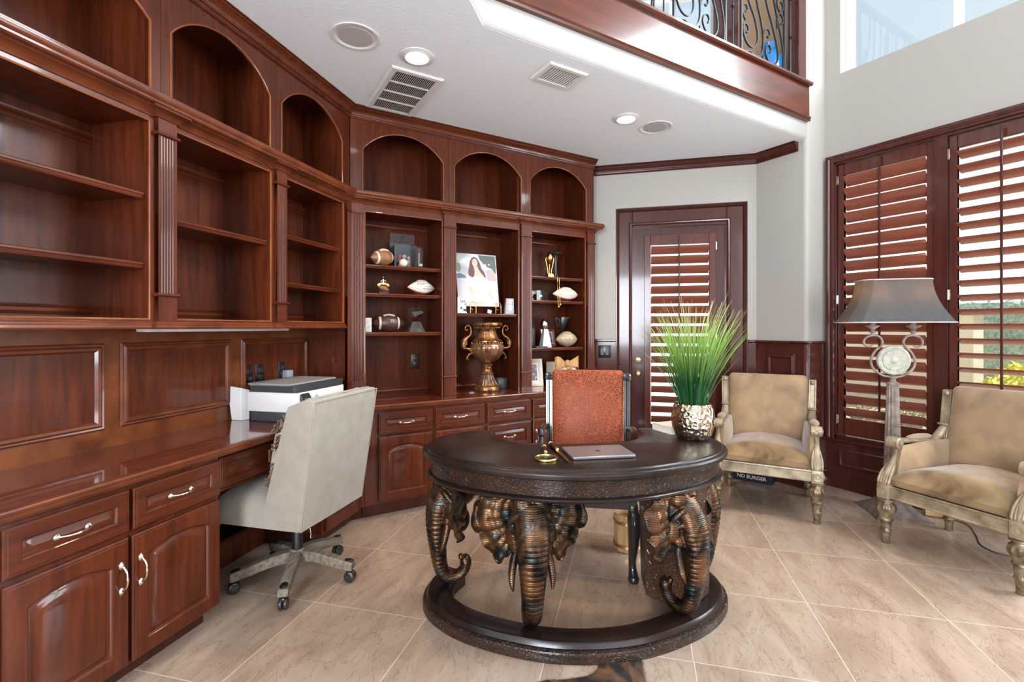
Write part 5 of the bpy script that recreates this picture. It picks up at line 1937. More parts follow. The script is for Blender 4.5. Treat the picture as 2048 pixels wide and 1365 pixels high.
mb.lathe([(0.050, 0.170), (0.050, 0.20), (0.032, 0.86), (0.032, 0.875)], 48, flute=lambda a, z, r: 0.09 * math.cos(12 * a))
mb.build('column', M['stone_paint'], FL, 35)
mb = MB()
mb.lathe([(0.034, 0.875), (0.038, 0.882), (0.036, 0.892), (0.020, 0.900), (0.016, 0.915), (0.026, 0.925), (0.026, 0.932), (0.012, 0.940), (0.010, 0.96)], 28)
mb.build('capital', M['stone_paint'], FL, 50)
mb = MB(tr(0, -0.012, 1.045) @ Matrix.Rotation(PI / 2, 4, 'X'))
mb.lathe([(0.095, -0.014), (0.100, -0.010), (0.101, 0.004), (0.096, 0.012), (0.086, 0.014), (0.074, 0.006), (0.070, 0.006), (0.066, 0.012), (0.024, 0.007), (0.018, 0.012), (0.010, 0.016), (0.002, 0.017)], 48,
         flute=lambda a, z, r: 0.05 * math.cos(20 * a) if 0.02 < r < 0.072 else 0)
mb.build('medallion', mat('verdigris_cream', (0.36, 0.38, 0.32), (0.55, 0.50, 0.40), scale=30, rough=0.7), FL, 40)
for s in (-1, 1):
    mb = MB()
    P = [(0.0, 0.93), (0.06 * s, 0.94), (0.115 * s, 0.985), (0.130 * s, 1.045), (0.105 * s, 1.105), (0.075 * s, 1.135), (0.062 * s, 1.170), (0.080 * s, 1.205), (0.115 * s, 1.216), (0.150 * s, 1.205), (0.172 * s, 1.180), (0.168 * s, 1.150), (0.140 * s, 1.136), (0.115 * s, 1.150)]
    mb.tube(crv([(x, 0, z) for x, z in P], 6), crv1([0.010] * 11 + [0.009, 0.007, 0.004], 6), 10, flat=(1.0, 0.8), up=(0, 1, 0))
    mb.build('scroll_arm', M['stone_paint'], FL, 60)
    mb = MB(tr(0.120 * s, 0, 1.215))
    mb.lathe([(0.006, 0.0), (0.010, 0.004), (0.008, 0.012), (0.018, 0.020), (0.018, 0.028), (0.010, 0.034), (0.014, 0.042), (0.040, 0.060), (0.044, 0.066), (0.040, 0.068), (0.010, 0.066)], 28,
             flute=lambda a, z, r: 0.05 * math.cos(10 * a) if r > 0.02 else 0)
    mb.build('candle_cup', M['stone_paint'], FL, 50)
    mb = MB(tr(0.120 * s, 0, 1.28)); mb.lathe([(0.017, 0), (0.017, 0.085)], 20); mb.build('candle_sleeve', M['stone_paint'], FL)
    _d = bpy.data.lights.new('added_shade_glow', 'POINT'); _d.energy = 0.75; _d.color = (1.0, 0.72, 0.42); _d.shadow_soft_size = 0.04  # added light so the middle of the shade glows warm
    _o = bpy.data.objects.new('added_shade_glow', _d); COL.objects.link(_o); _o.parent = FL; _o.location = (0.120 * s, -0.02, 1.49)
    mb = MB(tr(0.120 * s, 0, 1.365)); mb.lathe([(0.012, 0), (0.014, 0.01), (0.026, 0.04), (0.030, 0.065), (0.022, 0.09), (0.001, 0.102)], 16); mb.build('bulb', M['white_plastic'], FL, 60)
mb = MB(); mb.tube([(-0.12, 0, 1.30), (0, 0, 1.335), (0.12, 0, 1.30)], 0.004, 8); mb.tube([(0, 0, 1.335), (0, 0, 1.56)], 0.0035, 8)
mb.build('harp', M['brass'], FL, 60)
# shade: rectangular bell with cut corners
def shade_ring(w, d, c, z):
    h1, h2 = w / 2, d / 2
    return [(-h1 + c, -h2, z), (h1 - c, -h2, z), (h1 - c * 0.5, -h2 + c * 0.35, z), (h1, -h2 + c, z), (h1, h2 - c, z), (h1 - c * 0.5, h2 - c * 0.35, z), (h1 - c, h2, z), (-h1 + c, h2, z), (-h1 + c * 0.5, h2 - c * 0.35, z), (-h1, h2 - c, z), (-h1, -h2 + c, z), (-h1 + c * 0.5, -h2 + c * 0.35, z)]
mb = MB()
rg = []
for k in range(13):
    v = k / 12
    fl_ = (1 - v) ** 1.9
    rg.append(shade_ring(0.405 + 0.225 * fl_, 0.215 + 0.13 * fl_, 0.045 + 0.02 * fl_, 1.302 + 0.29 * v))
inn = [[(x * 0.985, y * 0.975, z) for x, y, z in r_] for r_ in rg[::-1]]
vr = [[mb.v(p) for p in r_] for r_ in rg + inn]
for i in range(len(vr)):
    A, B = vr[i], vr[(i + 1) % len(vr)]
    for j in range(12):
        mb.face([A[j], A[(j + 1) % 12], B[(j + 1) % 12], B[j]])
sh_ = mb.build('lamp_shade', M['shade'], FL, 25)
for zz, w_, d_s, c_ in ((1.303, 0.632, 0.347, 0.065), (1.590, 0.407, 0.217, 0.045)):
    mb = MB(); rr_ = shade_ring(w_, d_s, c_, zz); mb.tube(rr_ + [rr_[0]], 0.0035, 6); mb.build('shade_piping', M['shade_trim'], sh_, 60)
# ------------------------------------------------------------------ items on the left worktop
def lthing(name, label, cat, s, d, z=ZT + 0.0005, deg=0, group=None):
    return thing(name, label, cat, fr(AL, s, d, z), AL + math.radians(deg), group)
wr = lthing('wifi_router', 'white faceted wireless router standing on the left worktop beside the printer', 'router', 2.258, 2.104)
mb = MB()
def rp(w, d, z, sx=0.0, r=0.018):
    return [(p[0] + sx, p[1], z) for p in rrect(w, d, r, 4)]
sec = lambda w, d, z, f=0.0: [(-w / 2, d / 2, z), (-w / 2, -d * 0.32, z), (-w * 0.10, -d / 2, z - f), (w / 2, -d * 0.22, z - f), (w / 2, d / 2, z)][::-1]
def slant(w, d):
    return [(x, y, 0.178 - 0.30 * (x + w / 2) + 0.10 * y) for x, y, z in sec(w, d, 0)]
mb.loops([sec(0.088, 0.080, 0.0), sec(0.092, 0.083, 0.004), sec(0.108, 0.092, 0.085), sec(0.110, 0.092, 0.110), sec(0.106, 0.090, 0.140)[:0] or slant(0.104, 0.088), [(x * 0.96, y * 0.96, z + 0.003) for x, y, z in slant(0.104, 0.088)]])
_o = mb.build('shell', M['white_plastic'], wr, 30); _m = _o.modifiers.new('round', 'BEVEL'); _m.width = 0.006; _m.segments = 3; _m.limit_method = 'ANGLE'

pr_ = lthing('printer', 'white and charcoal inkjet printer on the left worktop behind the office chair', 'printer', 2.425, 1.878)
M['charcoal'] = mat('charcoal_plastic', (0.05, 0.052, 0.058), rough=0.4)
M['grey_plastic'] = mat('grey_plastic_lid', (0.28, 0.28, 0.27), rough=0.38)
mb = MB(); mb.box(-0.205, 0.205, -0.135, 0.15, 0.0, 0.055, 0.006, 2); mb.build('paper_tray', M['charcoal'], pr_)
mb = MB(); mb.box(-0.22, 0.22, -0.145, 0.16, 0.055, 0.160, 0.006, 2); mb.build('body', M['white_plastic'], pr_)
mb = MB(); mb.loops([rr(0.43, 0.29, 0.160, 0.02), rr(0.435, 0.295, 0.175, 0.02), rr(0.44, 0.30, 0.196, 0.02)]); mb.build('scanner_bed', M['charcoal'], pr_)
mb = MB(tr(-0.03, 0.01, 0)); mb.loops([rr(0.40, 0.27, 0.1962, 0.02), rr(0.415, 0.285, 0.203, 0.02), rr(0.405, 0.275, 0.208, 0.02)]); mb.build('lid', M['grey_plastic'], pr_)
mb = MB(tr(-0.145, -0.150, 0.125) @ Matrix.Rotation(math.radians(-28), 4, 'X')); mb.box(-0.04, 0.04, -0.007, 0.007, -0.032, 0.035, 0.004, 2)
pn_ = mb.build('control_panel', M['black'], pr_)
mb = MB(tr(-0.145, -0.150, 0.125) @ Matrix.Rotation(math.radians(-28), 4, 'X')); mb.box(-0.028, 0.028, -0.0078, -0.0068, -0.018, 0.026)
mb.build('screen', mat('dark_screen', (0.03, 0.035, 0.04), rough=0.12), pn_, 0)
M['logo_grey'] = mat('grey_logo_ink', (0.18, 0.19, 0.21), rough=0.5)
mb = MB(tr(-0.045, -0.1455, 0.122) @ Matrix.Rotation(PI / 2, 4, 'X'))
mb.sweep([(0.013 * math.cos(2 * PI * k / 28), 0.013 * math.sin(2 * PI * k / 28), 0) for k in range(28)], [(-0.0006, 0), (0.0006, 0), (0.0006, 0.0006), (-0.0006, 0.0006)], closed=True)
# slanted h and p strokes inside the ring
for seg in ([(-0.0085, -0.0075), (-0.002, 0.0105)], [(-0.0045, 0.001), (-0.001, 0.0035), (0.0005, 0.002), (-0.003, -0.0075)], [(-0.0005, -0.0105), (0.0055, 0.006)], [(0.0045, 0.005), (0.008, 0.004), (0.0065, -0.003), (0.0025, -0.0045)]):
    mb.tube([(a, b, 0.0003) for a, b in seg], 0.0008, 5)
mb.build('logo', M['logo_grey'], pr_)

# outlets
M['plate'] = mat('dark_bronze_plate', (0.012, 0.010, 0.009), rough=0.28)
def outlet(a, x, y, z, label, group=None, toggles=False, w=0.070):
    root = thing('light_switch' if toggles else 'power_outlet', label, 'switch' if toggles else 'outlet', fr(a, x, y, z), a, group)
    mb = MB(); mb.box(-w / 2, w / 2, -0.006, 0, -0.0575, 0.0575, 0.003, 2); mb.build('cover_plate', M['plate'], root)
    if toggles:
        for dx in (-0.023, 0.023):
            mb = MB(); mb.box(dx - 0.015, dx + 0.015, -0.010, -0.005, -0.032, 0.032, 0.002); mb.build('rocker', M['black'], root)
    else:
        for dz_ in (-0.02, 0.02):
            mb = MB(); mb.box(-0.017, 0.017, -0.0085, -0.005, dz_ - 0.014, dz_ + 0.014, 0.003, 2); mb.build('socket', M['caster'], root)
    return root
GO = 'dark outlets under the left bookcase'
op = lambda x, lab: outlet(AL, x, LW - 0.0005, 0.995, lab, GO)
op(2.338, 'dark power outlet with a black plug, leftmost of three on the panelling')
op(2.434, 'dark blank outlet between the two others on the panelling')
op(2.624, 'dark power outlet behind the grey plug-in adapter')
outlet(AB, 1.295, BW - 0.0135, 1.005, 'dark power outlet inside the football bookcase bay, above the worktop')
outlet(AD, -0.275, DP - 0.0125, 1.045, 'dark double light switch on the wainscot left of the door', None, True, 0.116)
ad_ = thing('power_adapter', 'grey plug-in power adapter on the outlet above the printer', 'adapter', fr(AL, 2.640, LW - 0.0095, 0.968), AL)
mb = MB(); mb.box(-0.026, 0.026, -0.042, 0.0, -0.032, 0.032, 0.005, 2); mb.build('housing', mat('grey_adapter', (0.30, 0.31, 0.33), rough=0.35), ad_)
mb = MB(); mb.tube(crv([(0.02, -0.02, 0.033), (0.035, -0.022, 0.042), (0.05, -0.02, 0.02), (0.052, -0.02, -0.05), (0.04, -0.03, -0.10)]), 0.0022, 6); mb.build('cable', M['black'], ad_)
cb = thing('power_cable', 'black plug and cable looping from the leftmost outlet down behind the printer', 'cable', fr(AL, 2.338, LW - 0.0095, 0.975), AL)
mb = MB(); mb.box(-0.014, 0.014, -0.026, 0.0, -0.012, 0.012, 0.004, 2); mb.build('plug', M['black'], cb)
mb = MB(); mb.tube(crv([(0.0, -0.024, 0), (0.03, -0.032, 0.003), (0.07, -0.035, -0.02), (0.10, -0.035, -0.08), (0.12, -0.04, -0.15), (0.11, -0.045, -0.195)]), 0.0026, 6); mb.build('cord', M['black'], cb)

# slim light bar under the left bookcases
lb = thing('under_cabinet_light', 'long slim white light bar fixed under the left bookcase bays', 'light', fr(AL, 1.975, 1.95, 1.2625), AL)
mb = MB(); mb.box(-0.42, 0.42, -0.03, 0.03, -0.004, 0.029, 0.002); mb.box(-0.42, -0.365, -0.031, 0.031, -0.012, 0.0, 0.003); mb.build('housing', M['white_metal'], lb)
mb = MB(); mb.box(-0.362, 0.42, -0.027, 0.027, -0.012, -0.0035, 0.004, 2); mb.build('diffuser', mat('frosted_diffuser', (0.7, 0.72, 0.74), rough=0.5), lb)
# deck closing the underside of the left uppers is part of the bays

# ------------------------------------------------------------------ footballs and trophies
M['ball_tan'] = mat('worn_tan_leather', (0.16, 0.060, 0.022), (0.30, 0.125, 0.055), scale=18, rough=0.42, bump=0.3, bscale=260, bdist=0.0006)
M['ball_dark'] = mat('dark_brown_leather', (0.040, 0.014, 0.011), (0.065, 0.022, 0.016), scale=14, rough=0.4, bump=0.3, bscale=260, bdist=0.0006)
M['ball_white'] = mat('white_panel_leather', (0.70, 0.66, 0.57), (0.62, 0.57, 0.48), scale=20, rough=0.4)
M['ball_red'] = mat('red_brown_leather', (0.22, 0.040, 0.020), rough=0.42)
M['stripe'] = mat('cream_stripe', (0.66, 0.60, 0.48), (0.52, 0.44, 0.33), scale=25, rough=0.5)
M['lace'] = mat('white_lace', (0.74, 0.72, 0.66), rough=0.6)
M['ink'] = mat('black_marker_ink', (0.012, 0.012, 0.014), rough=0.5)


def brx(u):          # football radius, u in -1..1
    return max(0.0, 1 - abs(u) ** 1.9) ** 0.92


def football(label, x, z, L, rad, yaw, roll, kind, y=3.475, pitch=0, group='footballs on the rear shelves'):
    root = thing('football', label, 'football', (x, y, z), math.radians(yaw), group)
    base = tr(0, 0, rad * 1.0) @ Matrix.Rotation(math.radians(pitch), 4, 'Y') @ Matrix.Rotation(math.radians(roll), 4, 'X')
    n, m = 28, 40
    def P(u, a, k=1.0):
        r_ = rad * brx(u) * k
        return (L / 2 * u, r_ * math.sin(a), r_ * math.cos(a))
    us = [-math.cos(PI * i / n) for i in range(n + 1)]
    mb = MB(base)
    mb.loops([[P(u * 0.999, 2 * PI * k / m) for k in range(m)] for u in us])
    white = kind == 'white'
    o = mb.build('leather', [M['ball_white'], M['ball_red']] if white else M['ball_' + kind], root, 70)
    if white:
        inv = base.inverted()
        for f in o.data.polygons:
            c = inv @ f.center
            a = math.atan2(c.y, c.z)
            f.material_index = 0 if -2.2 < a < 0.02 else 1
    else:
        for u0, u1 in ((-0.62, -0.50), (0.50, 0.62)):
            mb = MB(base)
            A = [P(u0 + (u1 - u0) * i / 4, 0) for i in range(5)]
            mb.loops([[(L / 2 * (u0 + (u1 - u0) * i / 4), (rad * brx(u0 + (u1 - u0) * i / 4) + 0.0007) * math.sin(2 * PI * k / m), (rad * brx(u0 + (u1 - u0) * i / 4) + 0.0007) * math.cos(2 * PI * k / m)) for k in range(m)] for i in range(5)])
            mb.build('stripe', M['stripe'], root, 70)
    mb = MB(base)
    mb.tube([P(-0.34 + 0.68 * k / 10, 0, 1.015) for k in range(11)], 0.0022, 6)
    for k in range(8):
        u = -0.31 + 0.62 * k / 7
        mb.tube([P(u, a, 1.03) for a in (-0.24, -0.12, 0, 0.12, 0.24)], 0.0024, 6)
    mb.build('laces', M['lace'], root, 70)
    mb = MB(base)
    for a in (PI / 2, -PI / 2):
        mb.tube([P(-0.97 + 1.94 * k / 20, a, 1.002) for k in range(21)], 0.0008, 4)
    mb.build('seam', M['ball_dark'] if not white else M['ball_red'], root)
    return root, base, P


football('worn tan football with a cream stripe on the upper shelf beside the clear display case', 0.980, 1.7035, 0.200, 0.060, 18, 28, 'tan', y=3.43, pitch=-6)
r1, b1_, P1 = football('white-panel signed football on the middle shelf of the football bay', 1.283, 1.5075, 0.228, 0.0565, 8, 8, 'white')
r2, b2_, P2 = football('dark brown football with cream stripes and white laces, left of the crystal cube', 1.035, 1.2365, 0.235, 0.064, -4, 22, 'dark')
r3, b3_, P3 = football('white-panel football on the middle shelf under the gold trophy', 2.590, 1.4975, 0.29, 0.060, 4, 8, 'white', y=3.43)
def scribble(root, base, P, rows, seed, m='ink', rad=0.0009):
    rnd = random.Random(seed)
    mb = MB(base)
    for (u0, u1, a) in rows:
        pts = []
        u = u0
        while u < u1:
            L_ = rnd.uniform(0.06, 0.16)
            q = []
            t = u
            while t < min(u + L_, u1):
                q.append(P(t, a + rnd.uniform(-0.09, 0.09), 1.012))
                t += 0.018
            if len(q) > 2:
                mb.tube(q, rad, 4)
            u += L_ + 0.04
    mb.build('handwritten_signatures', M[m], root, 60)
scribble(r1, b1_, P1, [(-0.45, 0.15, -0.75), (-0.5, 0.05, -1.05), (-0.3, 0.45, -1.3), (-0.1, 0.35, -1.6), (-0.5, 0.4, -0.9)], 2)
scribble(r3, b3_, P3, [(-0.4, 0.35, -0.80), (-0.2, 0.2, -1.0), (-0.55, -0.4, -1.3), (0.3, 0.5, -1.3)], 4)
scribble(r2, b2_, P2, [(0.02, 0.24, -0.85), (0.0, 0.22, -1.05)], 6, 'lace', 0.0012)

def sthing(name, label, cat, x, z, y=3.47, deg=0, group=None):
    return thing(name, label, cat, (x, y, z + 0.0005), math.radians(deg), group)
# clear display case with small souvenirs
dc = sthing('display_case', 'open clear acrylic display case with a dark back behind the white ball', 'display case', 1.165, 1.703, 3.52)
def acrylic_box(mb, x0, x1, y0, y1, z0, z1, t=0.003, lid=False):
    mb.box(x0, x0 + t, y0, y1, z0, z1); mb.box(x1 - t, x1, y0, y1, z0, z1); mb.box(x0, x1, y0, y0 + t, z0, z1); mb.box(x0, x1, y0, y1, z0, z0 + t)
mb = MB(); acrylic_box(mb, -0.085, 0.075, -0.06, 0.07, 0.0, 0.17)
mb.build('clear_walls', M['acrylic'], dc, 0)
mb = MB(); mb.box(-0.085, 0.075, 0.071, 0.080, 0.0, 0.20); mb.box(-0.090, -0.080, -0.06, 0.08, 0.0, 0.155); mb.build('dark_back', M['charcoal'], dc, 0)
mb = MB(tr(-0.045, -0.05, 0.17) @ Matrix.Rotation(math.radians(-62), 4, 'Y')); mb.box(0, 0.085, 0, 0.10, -0.0015, 0.0015); mb.build('raised_lid', M['acrylic'], dc, 0)
mb = MB(); mb.box(-0.08, 0.11, 0.082, 0.088, 0.20, 0.275); mb.build('film_strip', M['acrylic'], dc, 0)
for i, (nm, lb_, x_, c_, h_) in enumerate((('souvenir_figure', 'small bright red souvenir figure inside the clear display case', -0.035, (0.55, 0.02, 0.02), 0.075),
                                  ('souvenir_figure', 'small cream and black souvenir figure in the middle of the clear display case', 0.002, (0.62, 0.55, 0.42), 0.075),
                                  ('souvenir_figure', 'small pale pink souvenir figure at the right inside the clear display case', 0.035, (0.72, 0.45, 0.42), 0.065))):
    rt = sthing(nm, lb_, 'souvenir', 1.165 + x_, 1.7065, 3.52, 0, 'souvenirs in the display case')
    mb = MB(); mb.box(-0.013, 0.013, -0.012, 0.012, 0.0, 0.028, 0.003); mb.build('stand', mat('souvenir_stand', (0.45, 0.34, 0.16), rough=0.4), rt)
    mb = MB(); mb.sphere((0, 0, 0.028 + h_ * 0.32), h_ * 0.30, 12, 8, (0.75, 0.6, 1)); mb.sphere((-0.010, 0, 0.05), 0.007, 8, 6); mb.sphere((0.010, 0, 0.05), 0.007, 8, 6); mb.build('body', mat('souvenir_colour', c_, rough=0.35), rt, 60)
    mb = MB(); mb.sphere((0, 0, 0.028 + h_ * 0.80), h_ * 0.20, 12, 8); mb.build('head', mat('souvenir_head', (c_[0] * 1.1, c_[1] + 0.05, c_[2] + 0.05), rough=0.35), rt, 60)
wb = sthing('small_ball', 'small white ball in front of the clear display case', 'ball', 1.128, 1.703, 3.42)
mb = MB(); mb.sphere((0, 0, 0.0305), 0.030, 24, 16); mb.build('ball', M['cream'], wb, 70)
sc_ = sthing('small_display_case', 'narrow clear acrylic case on a black oval base, right on the top football shelf', 'display case', 1.246, 1.703, 3.415)
mb = MB(); mb.lathe([(0.048, 0.0), (0.050, 0.003), (0.046, 0.008)], 28, sy=0.6); mb.build('base', M['black'], sc_)
mb = MB()
hexa = [(0.036 * math.cos(PI / 6 + PI / 3 * k), 0.028 * math.sin(PI / 6 + PI / 3 * k)) for k in range(6)]
mb.loops([[(p[0], p[1], z) for p in hexa] for z in (0.009, 0.125)] + [[(p[0] * 0.9, p[1] * 0.9, 0.150) for p in hexa]])
mb.build('clear_case', M['acrylic'], sc_, 0)
mb = MB(); mb.sphere((0.012, 0, 0.022), 0.012, 12, 8); mb.tube([(-0.004, 0, 0.01), (-0.003, 0, 0.11)], 0.003, 6); mb.build('pendant', M['cream'], sc_, 60)
# small trophy figure on a mini football
tf = sthing('football_figurine', 'tiny silver player figurine over yellow petals and a mini football on a black base', 'figurine', 0.992, 1.507, 3.46)
mb = MB(); mb.box(-0.035, 0.035, -0.022, 0.022, 0.0, 0.018, 0.002); mb.build('base', M['black'], tf)
mb = MB(tr(0.004, 0, 0.040) @ Matrix.Rotation(math.radians(18), 4, 'Y')); mb.loops([[(0.042 * u, 0.021 * brx(u) * math.sin(2 * PI * k / 20), 0.021 * brx(u) * math.cos(2 * PI * k / 20)) for k in range(20)] for u in [-math.cos(PI * i / 12) * 0.999 for i in range(13)]]); mb.build('mini_football', M['ball_tan'], tf, 70)
M['petal'] = mat('yellow_petals', (0.75, 0.45, 0.08), (0.80, 0.66, 0.38), scale=60, rough=0.5)
mb = MB()
for k in range(11):
    a = PI * (k / 10) 
    cx, cz = 0.034 * math.cos(a), 0.062 + 0.012 * math.sin(a)
    mb.sphere((cx, -0.006 + 0.006 * (k % 2), cz), 0.010, 8, 6, (1, 0.5, 0.8))
mb.build('petals', M['petal'], tf, 70)
mb = MB(); mb.tube([(0, 0, 0.07), (0, 0, 0.105)], [0.007, 0.009], 8); mb.sphere((0, 0, 0.121), 0.008, 10, 8); mb.tube([(-0.018, 0, 0.088), (0, 0, 0.104), (0.020, 0, 0.090)], 0.0035, 6); mb.build('player', M['steel'], tf, 60)
# crystal trophies
M['crystal'] = glassmat('cut_crystal', (0.90, 0.93, 0.95), 0.20, 0.03)
ct = sthing('crystal_trophy', 'cut crystal cube balanced on a crystal pyramid, lowest shelf of the football bay', 'trophy', 1.234, 1.236, 3.46)
mb = MB(); mb.loops([[(-0.060, -0.035, 0), (0.060, -0.035, 0), (0.060, 0.035, 0), (-0.060, 0.035, 0)], [(-0.030, -0.018, 0.075), (0.030, -0.018, 0.075), (0.030, 0.018, 0.075), (-0.030, 0.018, 0.075)]]); mb.build('pyramid_base', M['crystal'], ct, 0)
mb = MB(tr(0, 0, 0.134) @ Matrix.Rotation(0.5, 4, 'Z') @ Matrix.Rotation(math.radians(52), 4, 'X') @ Matrix.Rotation(math.radians(-32), 4, 'Y')); mb.box(-0.040, 0.040, -0.040, 0.040, -0.040, 0.040, 0.002); mb.build('cube', M['crystal'], ct, 0)
sf = sthing('small_photo_stand', 'small pale standing photo card at the left end of the lowest football shelf', 'photo', 0.882, 1.236, 3.44, 6)
mb = MB(); mb.box(-0.022, 0.022, -0.004, 0.004, 0, 0.10, 0.001); mb.build('card', mat('pale_photo', (0.35, 0.38, 0.34), (0.62, 0.63, 0.58), scale=40, rough=0.4), sf)

# ------------------------------------------------------------------ portrait on two easels
cv = sthing('portrait_canvas', 'large canvas portrait of a long-haired person in a white dress, on the middle bay shelf', 'picture', 1.762, 1.436, 3.465, -3)
tilt_ = Matrix.Rotation(math.radians(-9), 4, 'X')
cv_h, cv_w = 0.430, 0.356
def flat(name, pts, m, y, parent=cv):
    mb = MB(tilt_)
    mb.loops([[(p[0], y, p[1]) for p in pts], [(p[0], y + 0.0005, p[1]) for p in pts]])
    return mb.build(name, m, parent, 0)
M['photo_bg'] = mat('blurred_street_print', (0.36, 0.38, 0.40), (0.68, 0.65, 0.60), scale=9, lo=0.38, hi=0.62, detail=1.5, rough=0.4)
mb = MB(tilt_); mb.box(-cv_w / 2, cv_w / 2, 0, 0.02, 0, cv_h, 0.001); mb.build('canvas', M['photo_bg'], cv)
def blob(cx, cz, rx, rz, n=18, ph=0):
    return [(cx + rx * math.cos(2 * PI * k / n + ph), cz + rz * math.sin(2 * PI * k / n + ph)) for k in range(n)]
U = lambda px, pz: ((px - 418) / 740 * cv_w, (1105 - pz) / 1010 * cv_h)      # print layout
def sc(cx, cz, rx, rz): 
    a = U(cx, cz); return blob(a[0], a[1], rx / 740 * cv_w, rz / 1010 * cv_h)
col = lambda n, c, **k: mat(n, c, rough=0.4, **k)
g1 = col('print_green', (0.16, 0.22, 0.13)); g2 = col('print_dark_green', (0.07, 0.09, 0.07)); g3 = col('print_blue', (0.10, 0.11, 0.20)); g4 = col('print_orange', (0.75, 0.36, 0.12)); g5 = col('print_mauve', (0.40, 0.33, 0.37))
pv = col('print_pavement', (0.50, 0.48, 0.50)); sk = col('print_skin', (0.72, 0.43, 0.33)); hr = col('print_hair', (0.085, 0.030, 0.024)); dr_ = col('print_dress', (0.76, 0.74, 0.71)); lip = col('print_teeth', (0.85, 0.80, 0.78))
flat('print_trees', [U(455, 112), U(765, 118), U(772, 470), U(735, 440), U(690, 370), U(640, 350), U(600, 330), U(560, 300), U(520, 250), U(480, 200)], g2, -0.0004)
flat('print_lamps', sc(645, 290, 16, 18), pv, -0.0009)
flat('print_facade', [U(560, 285), U(590, 280), U(592, 330), U(562, 330)], pv, -0.0009)
flat('print_leaves', sc(85, 370, 50, 90), g1, -0.0004)
flat('print_cars', [U(48, 500), U(110, 480), U(200, 520), U(225, 570), U(60, 585)], g3, -0.0005)
flat('print_crowd', [U(580, 420), U(640, 370), U(700, 400), U(760, 520), U(765, 605), U(600, 600)], g5, -0.0006)
flat('print_lights', sc(725, 465, 38, 24), g4, -0.0008)
flat('print_pavement', [U(50, 600), U(775, 610), U(786, 1100), U(60, 1100)], pv, -0.0005)
flat('print_hair', [U(380, 150), U(335, 175), U(300, 240), U(285, 330), U(258, 450), U(262, 510), U(300, 560), U(330, 675), U(362, 660), U(385, 520), U(390, 380), U(440, 370), U(520, 520), U(560, 600), U(598, 655), U(575, 540), U(555, 450), U(500, 370), U(470, 250), U(430, 175)], hr, -0.0010)
flat('print_neck', [U(360, 340), U(435, 335), U(440, 400), U(520, 500), U(540, 545), U(360, 545), U(375, 440)], sk, -0.0013)
flat('print_face', [(x, z) for x, z in sc(385, 268, 50, 82)], sk, -0.0018)
flat('print_smile', sc(386, 305, 22, 8), lip, -0.0022)
for ex in (362, 405):
    flat('print_eye', sc(ex, 247, 9, 5), hr, -0.0022)
flat('print_dress', [U(262, 520), U(330, 560), U(360, 525), U(540, 530), U(600, 590), U(640, 700), U(655, 790), U(600, 800), U(590, 900), U(600, 985), U(450, 1000), U(355, 1020), U(345, 850), U(310, 745), U(240, 740), U(240, 600)], dr_, -0.0015)
flat('print_legs', [U(350, 1025), U(570, 992), U(545, 1105), U(362, 1105)], sk, -0.0017)
flat('print_arm', [U(255, 740), U(305, 738), U(320, 820), U(325, 880), U(290, 880), U(275, 820)], sk, -0.0018)
flat('print_arm', [U(595, 800), U(635, 795), U(660, 870), U(705, 940), U(685, 968), U(640, 920)], sk, -0.0018)
for x_, lb_ in ((1.690, 'gold wire easel with a round loop holding the left corner of the portrait'), (1.915, 'gold wire easel with a round loop holding the right corner of the portrait')):
    ez = sthing('wire_easel', lb_, 'easel', x_, 1.377, 3.430, 0, 'gold wire easels under the portrait')
    mb = MB()
    P = [(-0.022, 0, 0.0), (-0.022, 0, 0.030)]
    mb.tube([(0.026, 0, 0.0), (0.026, 0, 0.062)] + [(0.026 * math.cos(a), 0, 0.062 + 0.030 * math.sin(a)) for a in [PI * k / 20 for k in range(1, 31)]], 0.0026, 8)
    mb.tube(crv(P + [(-0.020, 0, 0.05), (-0.014, -0.0, 0.062)]), 0.0024, 8)
    mb.build('wire_frame', M['brass'], ez, 60)
    mb = MB(); mb.tube([(-0.022, 0, 0.002), (-0.022, 0.10, 0.002), (0.026, 0.10, 0.002), (0.026, 0, 0.002)], 0.0022, 6); mb.tube([(-0.018, 0, 0.055), (-0.018, 0.028, 0.055)], 0.0022, 6); mb.tube([(0.022, 0, 0.055), (0.022, 0.028, 0.055)], 0.0022, 6)
    mb.build('foot_wire', M['brass'], ez, 60)
kx = sthing('glass_award', 'pointed clear glass award at the left of the portrait', 'award', 1.602, 1.377, 3.44, 10)
mb = MB(); mb.loops([[(-0.034, -0.014, 0), (0.034, -0.014, 0), (0.034, 0.014, 0), (-0.034, 0.014, 0)], [(-0.018, -0.012, 0.12), (0.022, -0.012, 0.095), (0.022, 0.012, 0.095), (-0.018, 0.012, 0.12)]]); mb.build('glass', M['crystal'], kx, 0)
kx2 = sthing('white_card', 'narrow white card standing at the far left of the portrait shelf', 'card', 1.566, 1.377, 3.425, 20)
mb = MB(); mb.box(-0.014, 0.014, -0.002, 0.002, 0, 0.125); mb.build('card', M['white_plastic'], kx2, 0)
pq = sthing('glass_plaque', 'small tapered etched glass plaque at the right of the portrait', 'plaque', 2.003, 1.377, 3.40)
mb = MB(); mb.loops([[(-0.048, -0.012, 0), (0.048, -0.012, 0), (0.048, 0.012, 0), (-0.048, 0.012, 0)], [(-0.034, -0.010, 0.125), (0.034, -0.010, 0.125), (0.034, 0.010, 0.125), (-0.034, 0.010, 0.125)]]); mb.build('glass', glassmat('smoky_glass', (0.50, 0.42, 0.40), 0.03, 0.04), pq, 0)
mb = MB()
for i, (w_, z_) in enumerate(((0.020, 0.105), (0.014, 0.088), (0.012, 0.070), (0.022, 0.058), (0.018, 0.043), (0.010, 0.030))):
    mb.box(-w_, w_, -0.0135, -0.0125, z_ - 0.002, z_ + 0.002)
mb.build('etched_lines', M['steel'], pq, 0)
